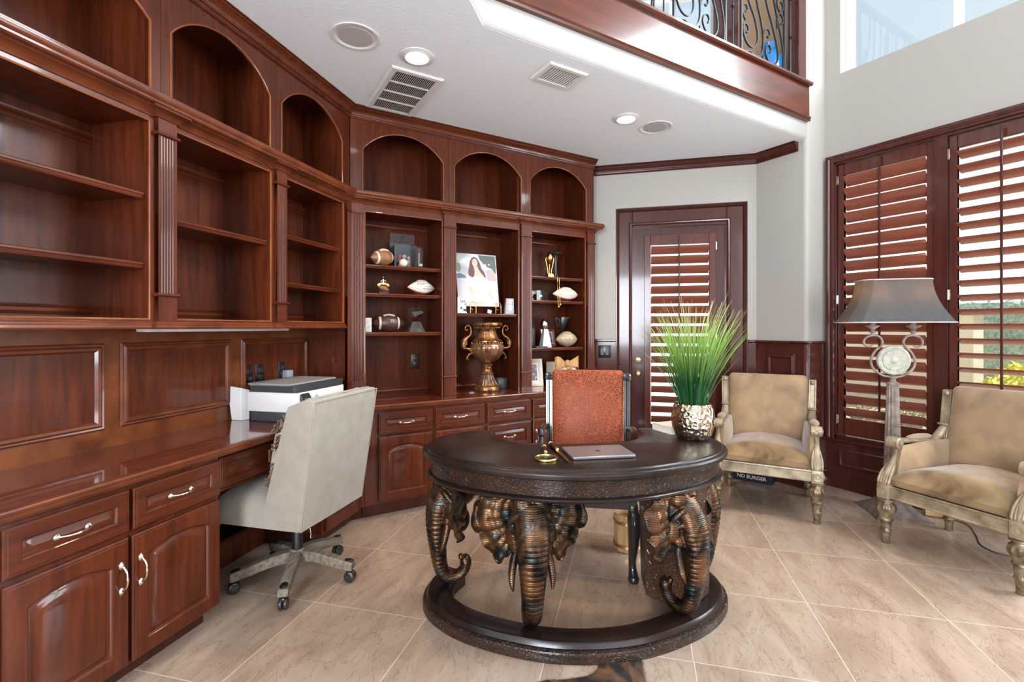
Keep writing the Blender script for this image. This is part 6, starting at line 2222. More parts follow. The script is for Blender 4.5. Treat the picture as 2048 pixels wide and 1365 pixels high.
lt = sthing('paper_tag', 'small white paper tag on the shelf edge between the two wire easels', 'tag', 1.822, 1.378, 3.41, 12)
mb = MB(Matrix.Rotation(math.radians(14), 4, 'Y')); mb.box(-0.020, 0.020, -0.001, 0.001, 0.002, 0.030); mb.build('tag', M['white_plastic'], lt, 0)

# ------------------------------------------------------------------ urn
ur = sthing('urn', 'bronze and copper two-handled classical urn on the rear worktop under the portrait', 'urn', 1.828, ZT, 3.46)
M['urn'] = mat('antique_copper', (0.10, 0.035, 0.015), (0.50, 0.26, 0.10), scale=26, lo=0.35, hi=0.68, rough=0.3, metal=0.7, bump=0.15, bscale=60, bdist=0.002)
M['urn_bowl'] = mat('copper_brown_bowl', (0.16, 0.050, 0.022), (0.40, 0.22, 0.12), scale=9, rough=0.18, metal=0.65, coat=0.5)
M['urn_dark'] = mat('dark_bronze_foot', (0.06, 0.04, 0.035), (0.28, 0.16, 0.08), scale=30, rough=0.35, metal=0.7)
mb = MB(); mb.lathe([(0.098, 0.0), (0.102, 0.006), (0.102, 0.030), (0.096, 0.038), (0.100, 0.044), (0.092, 0.050)], 40); mb.build('base', M['urn'], ur)
mb = MB(); mb.lathe([(0.088, 0.050), (0.080, 0.060), (0.066, 0.085), (0.055, 0.110), (0.048, 0.130)], 48, flute=lambda a, z, r: 0.05 * math.cos(20 * a)); mb.build('foot', M['urn_dark'], ur, 50)
mb = MB(); mb.lathe([(0.042, 0.130), (0.054, 0.134), (0.056, 0.142), (0.046, 0.150), (0.036, 0.158), (0.034, 0.175), (0.040, 0.186), (0.034, 0.195), (0.044, 0.201), (0.048, 0.210), (0.040, 0.218), (0.030, 0.222)], 32); mb.build('stem', M['urn'], ur, 50)
mb = MB(); mb.lathe([(0.030, 0.222), (0.060, 0.232), (0.100, 0.262), (0.126, 0.300), (0.136, 0.340), (0.134, 0.365), (0.124, 0.380), (0.110, 0.386)], 72, flute=lambda a, z, r: 0.045 * abs(math.cos(7 * a)) - 0.02 if z < 0.378 else 0); mb.build('bowl', M['urn_bowl'], ur, 60)
mb = MB(); mb.lathe([(0.110, 0.386), (0.122, 0.392), (0.122, 0.402), (0.110, 0.410), (0.098, 0.416), (0.094, 0.420)], 40); mb.build('shoulder_band', M['urn'], ur, 50)
mb = MB(); mb.lathe([(0.096, 0.420), (0.086, 0.432), (0.076, 0.455), (0.072, 0.475), (0.078, 0.495), (0.092, 0.508)], 96, flute=lambda a, z, r: 0.022 * math.cos(32 * a)); mb.build('neck', M['urn'], ur, 60)
mb = MB(); mb.lathe([(0.092, 0.508), (0.108, 0.512), (0.122, 0.522), (0.126, 0.532), (0.120, 0.543), (0.106, 0.548), (0.090, 0.545), (0.07, 0.50), (0.001, 0.49)], 48, flute=lambda a, z, r: 0.012 * math.cos(30 * a) if r > 0.115 else 0); mb.build('rim', M['urn'], ur, 60)
mb = MB()
for k in range(30):
    a = 2 * PI * k / 30
    mb.sphere((0.104 * math.cos(a), 0.104 * math.sin(a), 0.504), 0.0045, 6, 4); mb.sphere((0.128 * math.cos(a), 0.128 * math.sin(a), 0.384), 0.0055, 6, 4)
mb.build('beading', M['brass'], ur, 60)
for s in (-1, 1):
    mb = MB()
    P = [(0.128, 0.315), (0.160, 0.292), (0.178, 0.262), (0.168, 0.250), (0.162, 0.262)]
    mb.tube(crv([(s * x, 0, z) for x, z in [(0.205, 0.355)] + P], 5), crv1([0.007, 0.008, 0.008, 0.006, 0.005, 0.004], 5), 8)
    mb.tube(crv([(s * x, 0, z) for x, z in [(0.130, 0.340), (0.175, 0.340), (0.205, 0.350), (0.208, 0.385), (0.195, 0.415), (0.165, 0.435), (0.146, 0.455), (0.143, 0.485), (0.150, 0.510), (0.170, 0.522), (0.190, 0.512), (0.192, 0.492), (0.176, 0.484), (0.168, 0.496)]], 5),
            crv1([0.010, 0.014, 0.020, 0.026, 0.022, 0.014, 0.010, 0.009, 0.010, 0.010, 0.009, 0.008, 0.006, 0.004], 5), 12, flat=(1, 0.7), up=(0, 1, 0))
    for i in range(10):
        mb.sphere((s * (0.198 + 0.012 * math.sin(i * 2.1)), -0.012, 0.365 + i * 0.006), 0.009, 6, 5)
    mb.build('handle', M['urn'], ur, 60)
cj = sthing('candle_jar', 'low smoky glass candle jar standing right of the urn', 'candle', 1.992, ZT, 3.54)
mb = MB(); mb.lathe([(0.062, 0.0), (0.066, 0.004), (0.066, 0.080), (0.062, 0.084), (0.060, 0.080), (0.060, 0.006), (0.001, 0.006)], 32); mb.build('glass', M['charcoal'], cj, 50)
wc = sthing('loose_wire', 'thin white wire curling down behind the urn foot', 'wire', 1.925, ZT, 3.60)
mb = MB(); mb.tube(crv([(-0.03, 0, 0.003), (0.0, 0, 0.02), (0.018, 0.0, 0.09), (0.020, 0.0, 0.16), (0.016, 0.03, 0.21)]), 0.0018, 6); mb.build('wire', M['white_plastic'], wc, 60)

# ------------------------------------------------------------------ right-hand bay
gt = sthing('gold_trophy', 'gold trophy of a football held on three curved prongs, top shelf near the door', 'trophy', 2.441, 1.697, 3.46)
mb = MB(); mb.loops([[(-0.036, -0.03, 0), (0.036, -0.03, 0), (0.036, 0.03, 0), (-0.036, 0.03, 0)], [(-0.024, -0.02, 0.035), (0.024, -0.02, 0.035), (0.024, 0.02, 0.035), (-0.024, 0.02, 0.035)]]); mb.build('base', M['gold'], gt, 0)
mb = MB(tr(0, 0, 0.175)); mb.loops([[(0.030 * brx(u) * math.cos(2 * PI * k / 24), 0.030 * brx(u) * math.sin(2 * PI * k / 24), 0.055 * u) for k in range(24)] for u in [-math.cos(PI * i / 14) * 0.999 for i in range(15)]]); mb.build('ball', M['gold'], gt, 70)
for k in range(3):
    a = 2 * PI * k / 3 - PI / 2 + 0.5
    mb = MB(rotz(a)); mb.tube(crv([(0.016, 0, 0.03), (0.020, 0, 0.07), (0.032, 0, 0.12), (0.040, 0, 0.16), (0.034, 0, 0.175)]), 0.0055, 8); mb.build('prong', M['gold'], gt, 60)
mdl = sthing('medal_necklace', 'gold chain with two ball pendants hanging over the shelf edge beneath the gold trophy', 'necklace', 2.462, 1.697, 3.368)
mb = MB()
mb.tube(crv([(-0.03, 0.05, 0.002), (-0.012, 0.0, 0.0025), (-0.008, -0.006, -0.03), (-0.006, -0.007, -0.15), (0.0, -0.007, -0.245)]), 0.0016, 6)
mb.tube(crv([(0.01, 0.05, 0.002), (0.006, 0.0, 0.0025), (0.010, -0.006, -0.03), (0.014, -0.007, -0.13), (0.018, -0.007, -0.225)]), 0.0016, 6)
mb.build('chain', M['gold'], mdl, 60)
for x_, z_ in ((0.0, -0.253), (0.018, -0.234)):
    mb = MB(); mb.sphere((x_, -0.010, z_), 0.0125, 14, 10); mb.build('pendant', M['gold'], mdl, 70)
tw = sthing('tower_lamp_model', 'dark slender tower model with a saucer top beside the gold trophy', 'figurine', 2.545, 1.697, 3.52)
M['pewter'] = mat('dark_pewter', (0.12, 0.12, 0.12), rough=0.35, metal=0.8)
mb = MB(); mb.lathe([(0.036, 0), (0.036, 0.004), (0.020, 0.012)], 24); mb.build('base', M['pewter'], tw)
for k in range(3):
    a = 2 * PI * k / 3
    mb = MB(rotz(a)); mb.tube(crv([(0.022, 0, 0.01), (0.012, 0, 0.08), (0.016, 0, 0.17), (0.024, 0, 0.215)]), 0.0035, 6); mb.build('tower_leg', M['pewter'], tw, 60)
mb = MB(); mb.lathe([(0.012, 0.205), (0.040, 0.216), (0.066, 0.222), (0.064, 0.228), (0.040, 0.238), (0.018, 0.246), (0.006, 0.262), (0.002, 0.295)], 32); mb.build('saucer', M['pewter'], tw, 50)
gb_ = sthing('glass_box', 'small clear box with a grey helmet souvenir beside the shelf with the white football', 'souvenir', 2.335, 1.497, 3.45)
mb = MB(); mb.box(-0.058, 0.058, -0.035, 0.035, 0, 0.085); mb.build('clear_box', M['acrylic'], gb_, 0)
mb = MB(); mb.sphere((0.0, 0, 0.036), 0.027, 14, 10); mb.build('helmet', M['steel'], gb_, 70)
st_ = sthing('silver_trophy', 'silver football trophy on a tall tapering base, lower shelf near the door', 'trophy', 2.383, 1.098, 3.44)
mb = MB(); mb.loops([[(-0.046, -0.03, 0), (0.046, -0.03, 0), (0.046, 0.03, 0), (-0.046, 0.03, 0)], [(-0.020, -0.014, 0.155), (0.018, -0.014, 0.155), (0.018, 0.014, 0.155), (-0.020, 0.014, 0.155)]]); mb.build('stand', mat('brushed_silver', (0.62, 0.64, 0.64), rough=0.35, metal=0.6), st_, 0)
mb = MB(tr(-0.012, 0, 0.193) @ Matrix.Rotation(math.radians(-18), 4, 'Y')); mb.loops([[(0.039 * brx(u) * math.cos(2 * PI * k / 24), 0.039 * brx(u) * math.sin(2 * PI * k / 24), 0.052 * u) for k in range(24)] for u in [-math.cos(PI * i / 14) * 0.999 for i in range(15)]]); mb.build('ball', M['steel'], st_, 70)
def frame(label, x, z, w, h, y, deg, tilt, fm, t=0.022, name='photo_frame'):
    rt = sthing(name, label, 'photo frame', x, z, y, deg)
    tl = Matrix.Rotation(math.radians(-tilt), 4, 'X')
    mb = MB(tl); mb.sweep([(-w / 2, 0, 0), (w / 2, 0, 0), (w / 2, 0, h), (-w / 2, 0, h)], [(0, 0), (0, 0.012), (-t * 0.5, 0.016), (-t, 0.008), (-t, 0)], N=(0, -1, 0), closed=True); mb.build('frame', fm, rt, 30)
    mb = MB(tl); mb.box(-w / 2 + t * 0.9, w / 2 - t * 0.9, -0.004, 0.004, t * 0.9, h - t * 0.9); mb.build('mount', M['white_plastic'], rt, 0)
    mb = MB(tl); mb.box(-w / 2 + t * 1.4, w / 2 - t * 1.4, -0.0052, -0.004, t * 1.4, h - t * 1.4); ph = mb.build('photograph', mat('small_photo_print', (0.10, 0.12, 0.18), (0.48, 0.36, 0.32), scale=34, lo=0.45, hi=0.6, rough=0.3), rt, 0)
    mb = MB(); mb.box(-0.012, 0.012, 0.012, h * 0.45, 0.0, 0.003); mb.build('strut', M['black'], rt, 0)
    return rt
frame('red-brown framed photo behind the silver trophy', 2.487, 1.098, 0.150, 0.155, 3.535, 4, 12, M['wood_shut'])
frame('cream marble-framed photo leaning at the left of the worktop in the right-hand bay', 2.315, ZT, 0.175, 0.235, 3.52, -14, 10, M['cream'], 0.035)
bb = football('football wrapped in clear gathered plastic, beside the red-brown photo frame', 2.612, 1.0985, 0.22, 0.066, -6, 0, 'tan', y=3.44)[0]
for c in kids(bb):
    if c.name.startswith('leather'):
        c.data.materials[0] = mat('pale_tan_leather', (0.60, 0.38, 0.20), (0.70, 0.52, 0.34), scale=16, rough=0.4)
mb = MB(tr(0, 0, 0.072)); mb.loops([[(0.124 * u, 0.078 * (brx(u * 0.97) + 0.02 * math.sin(9 * u)) * math.sin(2 * PI * k / 24) , 0.071 * (brx(u * 0.97)) * math.cos(2 * PI * k / 24)) for k in range(24)] for u in [-math.cos(PI * i / 20) * 0.999 for i in range(21)]])
mb.build('clear_wrap', M['acrylic'], bb, 25)
def bagtop(u, v):
    a = 2 * PI * u
    r_ = 0.012 + 0.055 * v ** 0.8 * (1 + 0.22 * math.sin(5 * a) + 0.12 * math.sin(11 * a))
    return (-0.05 + r_ * math.cos(a), 0.35 * r_ * math.sin(a), 0.135 + 0.115 * v + 0.012 * math.sin(3 * a) * v)
mb = MB(); mb.grid(bagtop, 40, 8, thick=0.0006); mb.build('gathered_film', glassmat('dark_film', (0.45, 0.47, 0.50), 0.06, 0.12), bb, 60)
bkk = sthing('dark_book', 'thin dark blue book lying at the left end of the silver trophy shelf', 'book', 2.312, 1.098, 3.385)
mb = MB(); mb.box(-0.060, 0.058, -0.003, 0.10, 0, 0.012, 0.001); mb.build('cover', mat('dark_blue_cover', (0.03, 0.05, 0.07), rough=0.4), bkk)
bk2 = sthing('dark_box', 'black box standing behind the silver trophy', 'box', 2.270, 1.098, 3.56)
mb = MB(); mb.box(-0.055, 0.06, -0.05, 0.05, 0, 0.165, 0.002); mb.build('box', M['black'], bk2)
gf_ = sthing('gift_basket', 'cream gift box with a large orange ribbon bow above the leather chair back', 'gift', 2.60, ZT, 3.50)
mb = MB(); mb.box(-0.125, 0.125, -0.06, 0.06, 0, 0.205, 0.004); mb.build('box', M['cream'], gf_)
M['ribbon'] = mat('orange_ribbon', (0.42, 0.20, 0.06), (0.58, 0.33, 0.12), scale=12, rough=0.5, sheen=0.3)
for s in (-1, 1):
    def rb(u, v):
        a = PI * 1.0 * u
        return (s * (0.01 + 0.115 * math.sin(a * 0.5) ** 0.8), -0.072 - 0.03 * math.sin(a), 0.185 + (v - 0.5) * (0.035 + 0.085 * math.sin(a * 0.5)) + 0.02 * math.sin(a))
    mb = MB(); mb.grid(rb, 16, 6, thick=0.002); mb.build('bow_loop', M['ribbon'], gf_, 60)
    def rt_(u, v):
        return (s * (0.008 + 0.05 * u) + (v - 0.5) * 0.045, -0.068 - 0.01 * math.sin(u * 6), 0.18 - 0.12 * u)
    mb = MB(); mb.grid(rt_, 8, 4, thick=0.002); mb.build('bow_tail', M['ribbon'], gf_, 60)
mb = MB(); mb.sphere((0, -0.085, 0.195), 1, 14, 10, (0.024, 0.022, 0.030)); mb.build('bow_knot', M['ribbon'], gf_, 60)
mb = MB()
for x_ in (-0.085, -0.055, -0.02, 0.075):
    mb.sphere((x_, -0.07, 0.125), 0.026, 10, 8)
mb.build('wrapped_sweets', M['white_plastic'], gf_, 60)

# ------------------------------------------------------------------ things on the floor
bx = thing('board_game_box', 'flat black box lettered in white under the gilded armchair by the window wall', 'box', cp3(3.98, 2.02), TH - PI / 2 - math.radians(39))
mb = MB(); mb.box(-0.26, 0.10, -0.02, 0.24, 0, 0.085, 0.003); mb.build('box', mat('black_printed_card', (0.010, 0.012, 0.020), rough=0.35), bx)
tx = bpy.data.curves.new('box_lettering', 'FONT'); tx.body = 'ND BURGER'; tx.size = 0.040; tx.extrude = 0.0006; tx.align_x = 'RIGHT'
txo = bpy.data.objects.new('box_lettering', tx); COL.objects.link(txo); tx.materials.append(M['white_plastic']); txo.parent = bx
txo.location = (0.055, -0.0212, 0.026); txo.rotation_euler = (PI / 2, 0, 0)
dg_ = bpy.context.evaluated_depsgraph_get(); me_ = bpy.data.meshes.new_from_object(txo.evaluated_get(dg_))
bpy.data.objects.remove(txo)
txo = bpy.data.objects.new('box_lettering', me_); COL.objects.link(txo); txo.parent = bx; txo.location = (0.055, -0.0212, 0.026); txo.rotation_euler = (PI / 2, 0, 0)
bn = thing('waste_bin', 'small drum-shaped wooden waste bin behind the front leg of the orange leather chair', 'bin', cp3(2.80, 0.668), 0)
mb = MB(); mb.lathe([(0.072, 0.0), (0.078, 0.004), (0.082, 0.10), (0.084, 0.20), (0.080, 0.208), (0.076, 0.20), (0.072, 0.012), (0.001, 0.01)], 10); mb.build('staves', mat('honey_wood', (0.36, 0.20, 0.085), (0.50, 0.32, 0.16), scale=10, stretch=(5, 5, 0.5), rough=0.5), bn, 20)
for z_ in (0.035, 0.165):
    mb = MB(); mb.lathe([(0.0815, z_ - 0.009), (0.0865, z_ - 0.008), (0.0865, z_ + 0.008), (0.0815, z_ + 0.009)], 24); mb.build('hoop', M['brass'], bn)
wp = thing('wood_block', 'pale wooden block on the floor behind the lamp foot, under the right-hand armchair', 'block', cp3(3.28, 2.86), TH - PI / 2 - math.radians(25))
mb = MB(); mb.box(-0.07, 0.09, -0.03, 0.03, 0, 0.045, 0.003); mb.build('block', mat('pale_pine', (0.50, 0.30, 0.13), (0.60, 0.40, 0.20), scale=9, stretch=(0.5, 5, 5), rough=0.55), wp)
lc = thing('lamp_cord', 'thin dark lamp cord snaking across the tiles under the right-hand armchair', 'cord', (3.95, 1.3, 0))
mb = MB()
cpts = [(4.05, 1.42), (4.125, 1.219), (3.962, 1.112), (3.805, 1.046), (3.739, 0.975), (3.741, 0.924), (3.788, 0.876), (3.86, 0.78), (3.98, 0.60), (4.10, 0.40)]
mb.tube(crv([(x - 3.95, y - 1.3, 0.0035) for x, y in cpts]), 0.0032, 6); mb.build('cord', M['charcoal'], lc, 60)
# hide rug, only its tip in view
rg_ = thing('cowhide_rug', 'dark brindled cowhide rug tip on the tiles in front of the desk ring', 'rug', (1.05, 1.15, 0))
M['hide'] = mat('brindled_cowhide', (0.012, 0.007, 0.005), (0.17, 0.075, 0.030), scale=9, lo=0.42, hi=0.66, detail=7, dist=0.8, stretch=(1.6, 0.8, 1), rough=0.7, bump=0.8, bscale=260, bstretch=(2, 0.5, 1), bdist=0.003)
out_ = crv([(p[0] - 1.05, p[1] - 1.15, 0) for p in [(1.372, 1.338), (1.30, 1.372), (1.226, 1.404), (1.205, 1.392), (1.181, 1.382), (1.15, 1.378), (1.113, 1.387), (1.05, 1.41), (0.988, 1.44), (0.88, 1.43), (0.76, 1.30), (0.62, 1.24), (0.50, 1.12), (0.52, 0.9), (0.7, 0.7), (1.0, 0.6), (1.12, 0.75), (1.16, 0.95), (1.22, 1.12), (1.304, 1.256), (1.372, 1.338)]], 5)[:-1]
op_ = [(p.x, p.y) for p in out_]
mb = MB(); mb.loops([[(x, y, z) for x, y in op_] for z in (0.0005, 0.004)] + [[(x * 0.97, y * 0.97, 0.006) for x, y in op_]])
mb.build('hide', M['hide'], rg_, 60)
rnd = random.Random(9)
mb = MB()
for i in range(len(op_)):
    a = Vector(op_[i]); b = Vector(op_[(i + 1) % len(op_)])
    k = max(2, int((b - a).length / 0.0022))
    t = (b - a).normalized(); nn = Vector((t.y, -t.x))
    if nn.dot(a) < 0: nn = -nn
    for j in range(k):
        p = a.lerp(b, j / k)
        L_ = rnd.uniform(0.006, 0.016)
        q = p + nn * L_ + t * rnd.uniform(-0.006, 0.006)
        w = t * 0.0007
        v0 = mb.v((p.x - w.x, p.y - w.y, 0.004)); v1 = mb.v((p.x + w.x, p.y + w.y, 0.004)); v2 = mb.v((q.x, q.y, 0.001))
        mb.face([v0, v1, v2])
fo = mb.build('hair_fringe', M['hide'], rg_, 0); fo['kind'] = 'stuff'

# ------------------------------------------------------------------ ceiling fittings
GD = 'recessed downlights in the low ceiling'
def downlight(x, y, label, pw=62, grp=GD, z=CEIL):
    root = thing('downlight', label, 'light', (x, y, z), 0, grp)
    mb = MB(); mb.sweep([(0.073 * math.cos(-2 * PI * k / 36), 0.073 * math.sin(-2 * PI * k / 36), 0) for k in range(36)], [(-0.017, -0.0005), (-0.017, -0.004), (-0.004, -0.006), (0.010, -0.012), (0.010, -0.0005)], closed=True); mb.build('trim_ring', M['white_metal'], root, 50)
    mb = MB(); mb.lathe([(0.066, -0.0035), (0.060, -0.005), (0.001, -0.0055)], 32); mb.build('lens', M['lamp_on'], root, 50)
    d = bpy.data.lights.new('downlight_beam', 'SPOT'); d.energy = pw; d.color = (1.0, 0.68, 0.40); d.spot_size = math.radians(115); d.spot_blend = 0.7; d.shadow_soft_size = 0.06
    o = bpy.data.objects.new('downlight_beam', d); COL.objects.link(o); o.parent = root; o.location = (0, 0, -0.02)
    return root
downlight(0.917, 2.551, 'lit round ceiling downlight beside the brown-lined air grille')
downlight(2.459, 2.550, 'lit round ceiling downlight near the door, beside the right-hand speaker')
def speaker(x, y, label):
    root = thing('ceiling_speaker', label, 'speaker', (x, y, CEIL), 0, 'round speakers in the low ceiling')
    mb = MB(); mb.sweep([(0.100 * math.cos(-2 * PI * k / 48), 0.100 * math.sin(-2 * PI * k / 48), 0) for k in range(48)], [(-0.018, -0.0005), (-0.018, -0.004), (0.0, -0.006), (0.006, -0.001), (0.006, -0.0005)], closed=True); mb.build('rim', M['white_metal'], root, 50)
    mb = MB(); mb.lathe([(0.083, -0.0005), (0.083, -0.004), (0.001, -0.0045)], 36); mb.build('grille', M['grille'], root, 50)
speaker(0.585, 2.536, 'round grey ceiling speaker near the left bookcase crown')
speaker(2.757, 2.553, 'round grey ceiling speaker near the door wall')
def vent(name, label, x0, x1, y0, y1, n, along, bars, back, ring=0.035):
    cx, cy = (x0 + x1) / 2, (y0 + y1) / 2
    root = thing(name, label, 'vent', (cx, cy, CEIL), 0)
    hx, hy = (x1 - x0) / 2, (y1 - y0) / 2
    mb = MB()
    mb.sweep([(-hx, -hy, 0), (-hx, hy, 0), (hx, hy, 0), (hx, -hy, 0)], [(0, -0.0005), (0, -0.004), (ring * 0.25, -0.010), (ring, -0.010), (ring, -0.0005)], closed=True)
    mb.build('frame', M['white_metal'], root, 30)
    mb = MB(); mb.box(-hx + ring, hx - ring, -hy + ring, hy - ring, -0.0016, -0.0006); mb.build('duct_opening', back, root, 0)
    ix, iy = hx - ring, hy - ring
    for k in range(n):
        u = (k + 0.5) / n
        mb = MB()
        if along == 'y':
            x = -ix + 2 * ix * u; mb.box(x - 0.0009, x + 0.0009, -iy, iy, -0.0095, -0.0075)
        else:
            m0 = tr(-ix + 2 * ix * u, 0, -0.0055) @ Matrix.Rotation(math.radians(50), 4, 'Y'); mb.m = m0; mb.box(-0.0040, 0.0040, -iy, iy, -0.0005, 0.0005)
        mb.build('slat', M['white_metal'], root, 0)
    for k in range(1, bars):
        mb = MB(); y = -iy + 2 * iy * k / bars; mb.box(-ix, ix, y - 0.004, y + 0.004, -0.0105, -0.002); mb.build('crossbar', M['white_metal'], root, 0)
    return root
vent('return_air_grille', 'large white return-air grille with dark brown depths at the crown moulding', 0.826, 1.142, 2.705, 3.292, 22, 'y', 4, M['duct'])
vent('air_register', 'small white louvred air register in the low ceiling by the gallery edge', 1.57, 1.84, 2.215, 2.425, 13, 'x', 1, mat('shadowed_duct', (0.10, 0.10, 0.10), rough=0.8), 0.03)  # dark backing sheet: shade between the louvres put in the colour
# ------------------------------------------------------------------ gallery railing above the low ceiling
GY = 2.155
rl = thing('gallery_railing', 'black wrought-iron scroll railing with a dark wood end post on the gallery edge', 'railing', (3.0, GY, 3.186))
f3 = lambda x: x - 3.0
def ironbar(pts, name='scroll', w=0.007, d=0.013):
    mb = MB()
    P = [Vector(p) for p in pts]
    mb.sweep([(p[0], 0, p[2]) for p in P], [(-w / 2, -d / 2), (w / 2, -d / 2), (w / 2, d / 2), (-w / 2, d / 2)], N=(0, -1, 0))
    return mb.build(name, M['iron'], rl, 50)
def vbar(x, knot=0.35):
    mb = MB()
    mb.tube([(f3(x), 0, 0), (f3(x), 0, 0.95)], 0.0055, 8)
    for kz in (knot, knot + 0.3):
        mb.lathe([(0.006, kz - 0.018), (0.013, kz - 0.010), (0.011, kz - 0.004), (0.017, kz), (0.011, kz + 0.004), (0.013, kz + 0.010), (0.006, kz + 0.018)], 12, c=(f3(x), 0, 0))
    mb.build('baluster', M['iron'], rl, 50)
def spiral(cx, cz, r0, r1, a0, turns, n=26):
    out = []
    for k in range(n + 1):
        u = k / n
        r_ = r0 + (r1 - r0) * u
        a = a0 + turns * 2 * PI * u
        out.append((cx + r_ * math.cos(a), 0, cz + r_ * math.sin(a)))
    return out
def panel(x0, w):
    s = w / 0.537
    X = lambda x: f3(x0) + x * s
    mb = MB()
    for xx in (0, 0.537):
        mb = MB(); mb.box(X(xx) - 0.007, X(xx) + 0.007, -0.008, 0.008, 0.0, 0.95); mb.build('stile_bar', M['iron'], rl, 0)
    curves = [
        [(0.05, 0.86), (0.06, 0.62), (0.085, 0.46), (0.150, 0.36), (0.190, 0.26), (0.188, 0.18), (0.139, 0.127), (0.075, 0.135), (0.030, 0.19), (0.022, 0.245), (0.050, 0.275), (0.080, 0.255), (0.078, 0.22), (0.058, 0.215)],
        [(0.135, 0.92), (0.150, 0.66), (0.185, 0.48), (0.240, 0.34), (0.262, 0.22), (0.245, 0.12), (0.176, 0.070), (0.095, 0.090), (0.040, 0.06), (0.020, 0.015)],
        [(0.262, 0.95), (0.268, 0.70), (0.300, 0.52), (0.380, 0.36), (0.440, 0.22), (0.448, 0.125), (0.400, 0.068), (0.335, 0.075), (0.292, 0.13), (0.300, 0.18), (0.335, 0.20), (0.358, 0.175), (0.345, 0.145)],
        [(0.350, 0.95), (0.365, 0.70), (0.420, 0.50), (0.490, 0.32), (0.522, 0.18), (0.520, 0.08), (0.505, 0.01)],
        [(0.262, 0.235), (0.285, 0.30), (0.325, 0.315), (0.345, 0.285), (0.330, 0.255), (0.312, 0.262)],
        [(0.445, 0.36), (0.440, 0.44), (0.475, 0.485), (0.515, 0.46), (0.515, 0.42), (0.488, 0.41)],
        [(0.052, 0.30), (0.016, 0.34), (0.020, 0.40), (0.060, 0.41), (0.072, 0.375), (0.050, 0.36)],
        [(0.262, 0.10), (0.258, 0.05), (0.285, 0.03), (0.310, 0.06)],
        [(0.445, 0.60), (0.440, 0.54), (0.475, 0.50), (0.515, 0.53), (0.510, 0.57), (0.485, 0.575)],
    ]
    for c in curves:
        ironbar(crv([(X(x), 0, z) for x, z in c], 6))
panel(3.192, 0.537)
panel(2.494, 0.519)
panel(1.79, 0.52)
for x in (3.097, 3.813, 2.40, 1.70):
    vbar(x, 0.348)
mb = MB(); mb.box(f3(0.5), f3(3.96), -0.03, 0.03, 0.95, 1.0, 0.008); mb.build('handrail', M['wood_dark'], rl)
mb = MB(); mb.box(f3(3.855), f3(3.952), -0.045, 0.045, 0.0, 1.2, 0.003); mb.build('end_post', M['wood_dark'], rl)
# gallery behind: casing, window and a blue armchair
mb = MB(rotz(AD))
mb.box(0.66, 0.86, DP - 0.02, DP, 3.15, 5.2); mb.box(-0.16, -0.02, DP - 0.02, DP, 3.15, 5.2); mb.box(-0.16, 0.80, DP - 0.02, DP, 5.1, 5.24)
struct(mb.build('window_6', M['wood_dark']))
mb = MB(rotz(AD)); mb.box(0.30, 0.34, DP + 0.02, DP + 0.06, 3.3, 5.1); mb.box(-0.02, 0.66, DP + 0.02, DP + 0.06, 4.2, 4.24)
struct(mb.build('window_7', M['white_metal']))
mb = MB(rotz(AD)); mb.box(-0.02, 0.66, DP + 0.08, DP + 0.086, 3.3, 5.1)
struct(mb.build('window_8', M['pane'], smooth=0))
mb = MB(rotz(AD)); mb.box(0.86, 1.005, DP - 0.01, DP, 3.15, 5.55)
struct(mb.build('wall_gallery', M['tan_wall'], smooth=0))
mb = MB(); mb.box(3.943, 3.953, 2.20, 2.52, 3.15, 5.55)
struct(mb.build('wall_gallery_side', M['tan_wall'], smooth=0))
bc = thing('blue_vase', 'bright blue ribbed vase on the gallery floor behind the iron scrolls', 'vase', (3.80, 2.32, 3.151))
bc.scale = (1.35, 1.35, 2.1)
mb = MB(); mb.lathe([(0.03, 0), (0.05, 0.01), (0.075, 0.07), (0.07, 0.13), (0.035, 0.17), (0.045, 0.19), (0.03, 0.18), (0.001, 0.10)], 36, flute=lambda a, z, r: 0.03 * math.cos(14 * a)); mb.build('body', mat('cobalt_glaze', (0.02, 0.16, 0.40), rough=0.2), bc, 50)

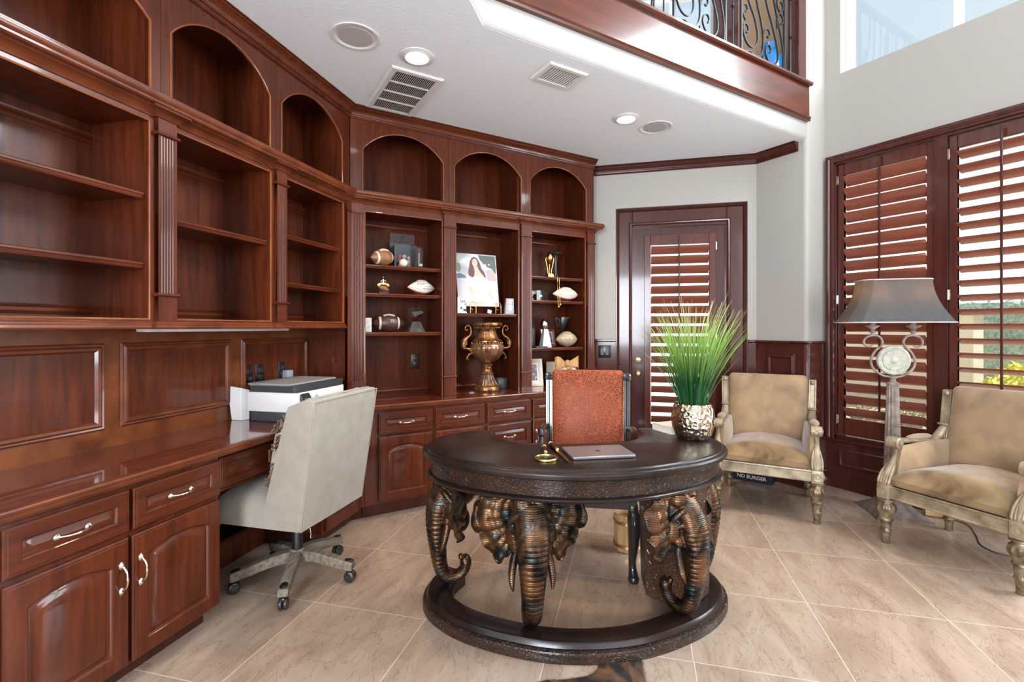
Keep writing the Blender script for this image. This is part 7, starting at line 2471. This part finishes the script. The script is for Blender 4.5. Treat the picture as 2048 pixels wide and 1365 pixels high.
# ------------------------------------------------------------------ garden outside the window
M['lawn'] = mat('garden_lawn', (0.18, 0.24, 0.10), (0.34, 0.38, 0.20), scale=6, rough=0.9)
M['pave'] = mat('pale_garden_paving', (0.74, 0.73, 0.71), (0.82, 0.81, 0.79), scale=3, rough=0.8)
M['hedge'] = mat('grey_green_hedge', (0.22, 0.30, 0.26), (0.52, 0.60, 0.54), scale=24, rough=0.8)
M['yellow'] = mat('yellow_green_bush', (0.42, 0.42, 0.05), (0.70, 0.62, 0.12), scale=20, rough=0.8)
M['cream_wall'] = mat('cream_stucco', (0.66, 0.58, 0.46), rough=0.8)
mb = MB(); mb.box(4.5, 60, -40, 40, -0.30, -0.20); mb.box(4.37, 7.6, -8, 8, -0.20, -0.12)
struct(mb.build('ground', M['pave'], smooth=0))
def bush(name, label, cat, loc, rx, ry, rz_, m, n, leaf, seed, group=None):
    root = thing(name, label, cat, loc, 0, group)
    rnd = random.Random(seed)
    mb = MB()
    for i in range(n):
        a = rnd.uniform(0, 2 * PI); ph = math.acos(rnd.uniform(-0.3, 1)); k = rnd.uniform(0.72, 1.03)
        p = Vector((rx * k * math.sin(ph) * math.cos(a), ry * k * math.sin(ph) * math.sin(a), rz_ * (0.35 + 0.65 * k * math.cos(ph))))
        d = Vector((rnd.uniform(-1, 1), rnd.uniform(-1, 1), rnd.uniform(-0.4, 1))).normalized()
        e = d.cross(Vector((rnd.uniform(-1, 1), rnd.uniform(-1, 1), rnd.uniform(-1, 1)))).normalized()
        L_ = leaf * rnd.uniform(0.6, 1.3)
        vs = [mb.v(p - e * L_ * 0.35), mb.v(p + d * L_), mb.v(p + e * L_ * 0.35), mb.v(p - d * L_ * 0.6)]
        mb.face(vs)
    mb.build('foliage', m, root, 0)
    mb = MB(); mb.sphere((0, 0, rz_ * 0.42), 1, 16, 10, (rx * 0.82, ry * 0.82, rz_ * 0.52)); mb.tube([(0, 0, -0.1), (0, 0, rz_ * 0.3)], 0.05, 8); mb.build('inner_branches', m, root, 60)
    return root
hg = thing('garden_hedge', 'long clipped grey-green hedge beyond the window', 'hedge', (10.2, 0.5, -0.2))
rnd = random.Random(11)
mb = MB(); mb.box(0, 1.0, -9, 3.0, 0, 1.85)
mb.build('hedge_core', M['hedge'], hg)
mb = MB()
for i in range(7000):
    top = rnd.random() < 0.2
    p = Vector((rnd.uniform(-0.1, 0.02), rnd.uniform(-9, 3.0), rnd.uniform(0, 1.92))) if not top else Vector((rnd.uniform(0, 1), rnd.uniform(-9, 3.0), 1.86 + rnd.uniform(0, 0.12)))
    d = Vector((rnd.uniform(-1, 0), rnd.uniform(-1, 1), rnd.uniform(-0.3, 1))).normalized(); e = Vector((0, 1, 0)).cross(d).normalized()
    L_ = rnd.uniform(0.04, 0.09)
    mb.face([mb.v(p - e * L_ * 0.4), mb.v(p + d * L_), mb.v(p + e * L_ * 0.4)])
o = mb.build('hedge_leaves', M['hedge'], hg, 0); o['kind'] = 'stuff'
gw = thing('garden_wall_pier', 'cream stucco garden wall standing beyond the window, left of the hedge', 'wall', (9.2, 3.35, -0.2))
mb = MB(); mb.box(0, 0.4, -0.75, 3.0, 0, 1.65); mb.box(-0.04, 0.44, -0.79, 3.0, 1.65, 1.72); mb.build('stucco_wall', M['cream_wall'], gw)
bush('yellow_bush', 'rounded yellow-green bush in front of the hedge outside', 'bush', (8.5, 1.55, -0.2), 0.85, 0.85, 1.12, M['yellow'], 2600, 0.07, 3)
bush('flower_bush', 'low pinkish flowering bush left of the yellow bush outside', 'bush', (7.6, 3.0, -0.2), 0.42, 0.42, 0.5, mat('pink_flower_leaves', (0.30, 0.34, 0.18), (0.62, 0.35, 0.33), scale=26, lo=0.5, hi=0.62, rough=0.8), 1500, 0.05, 4)
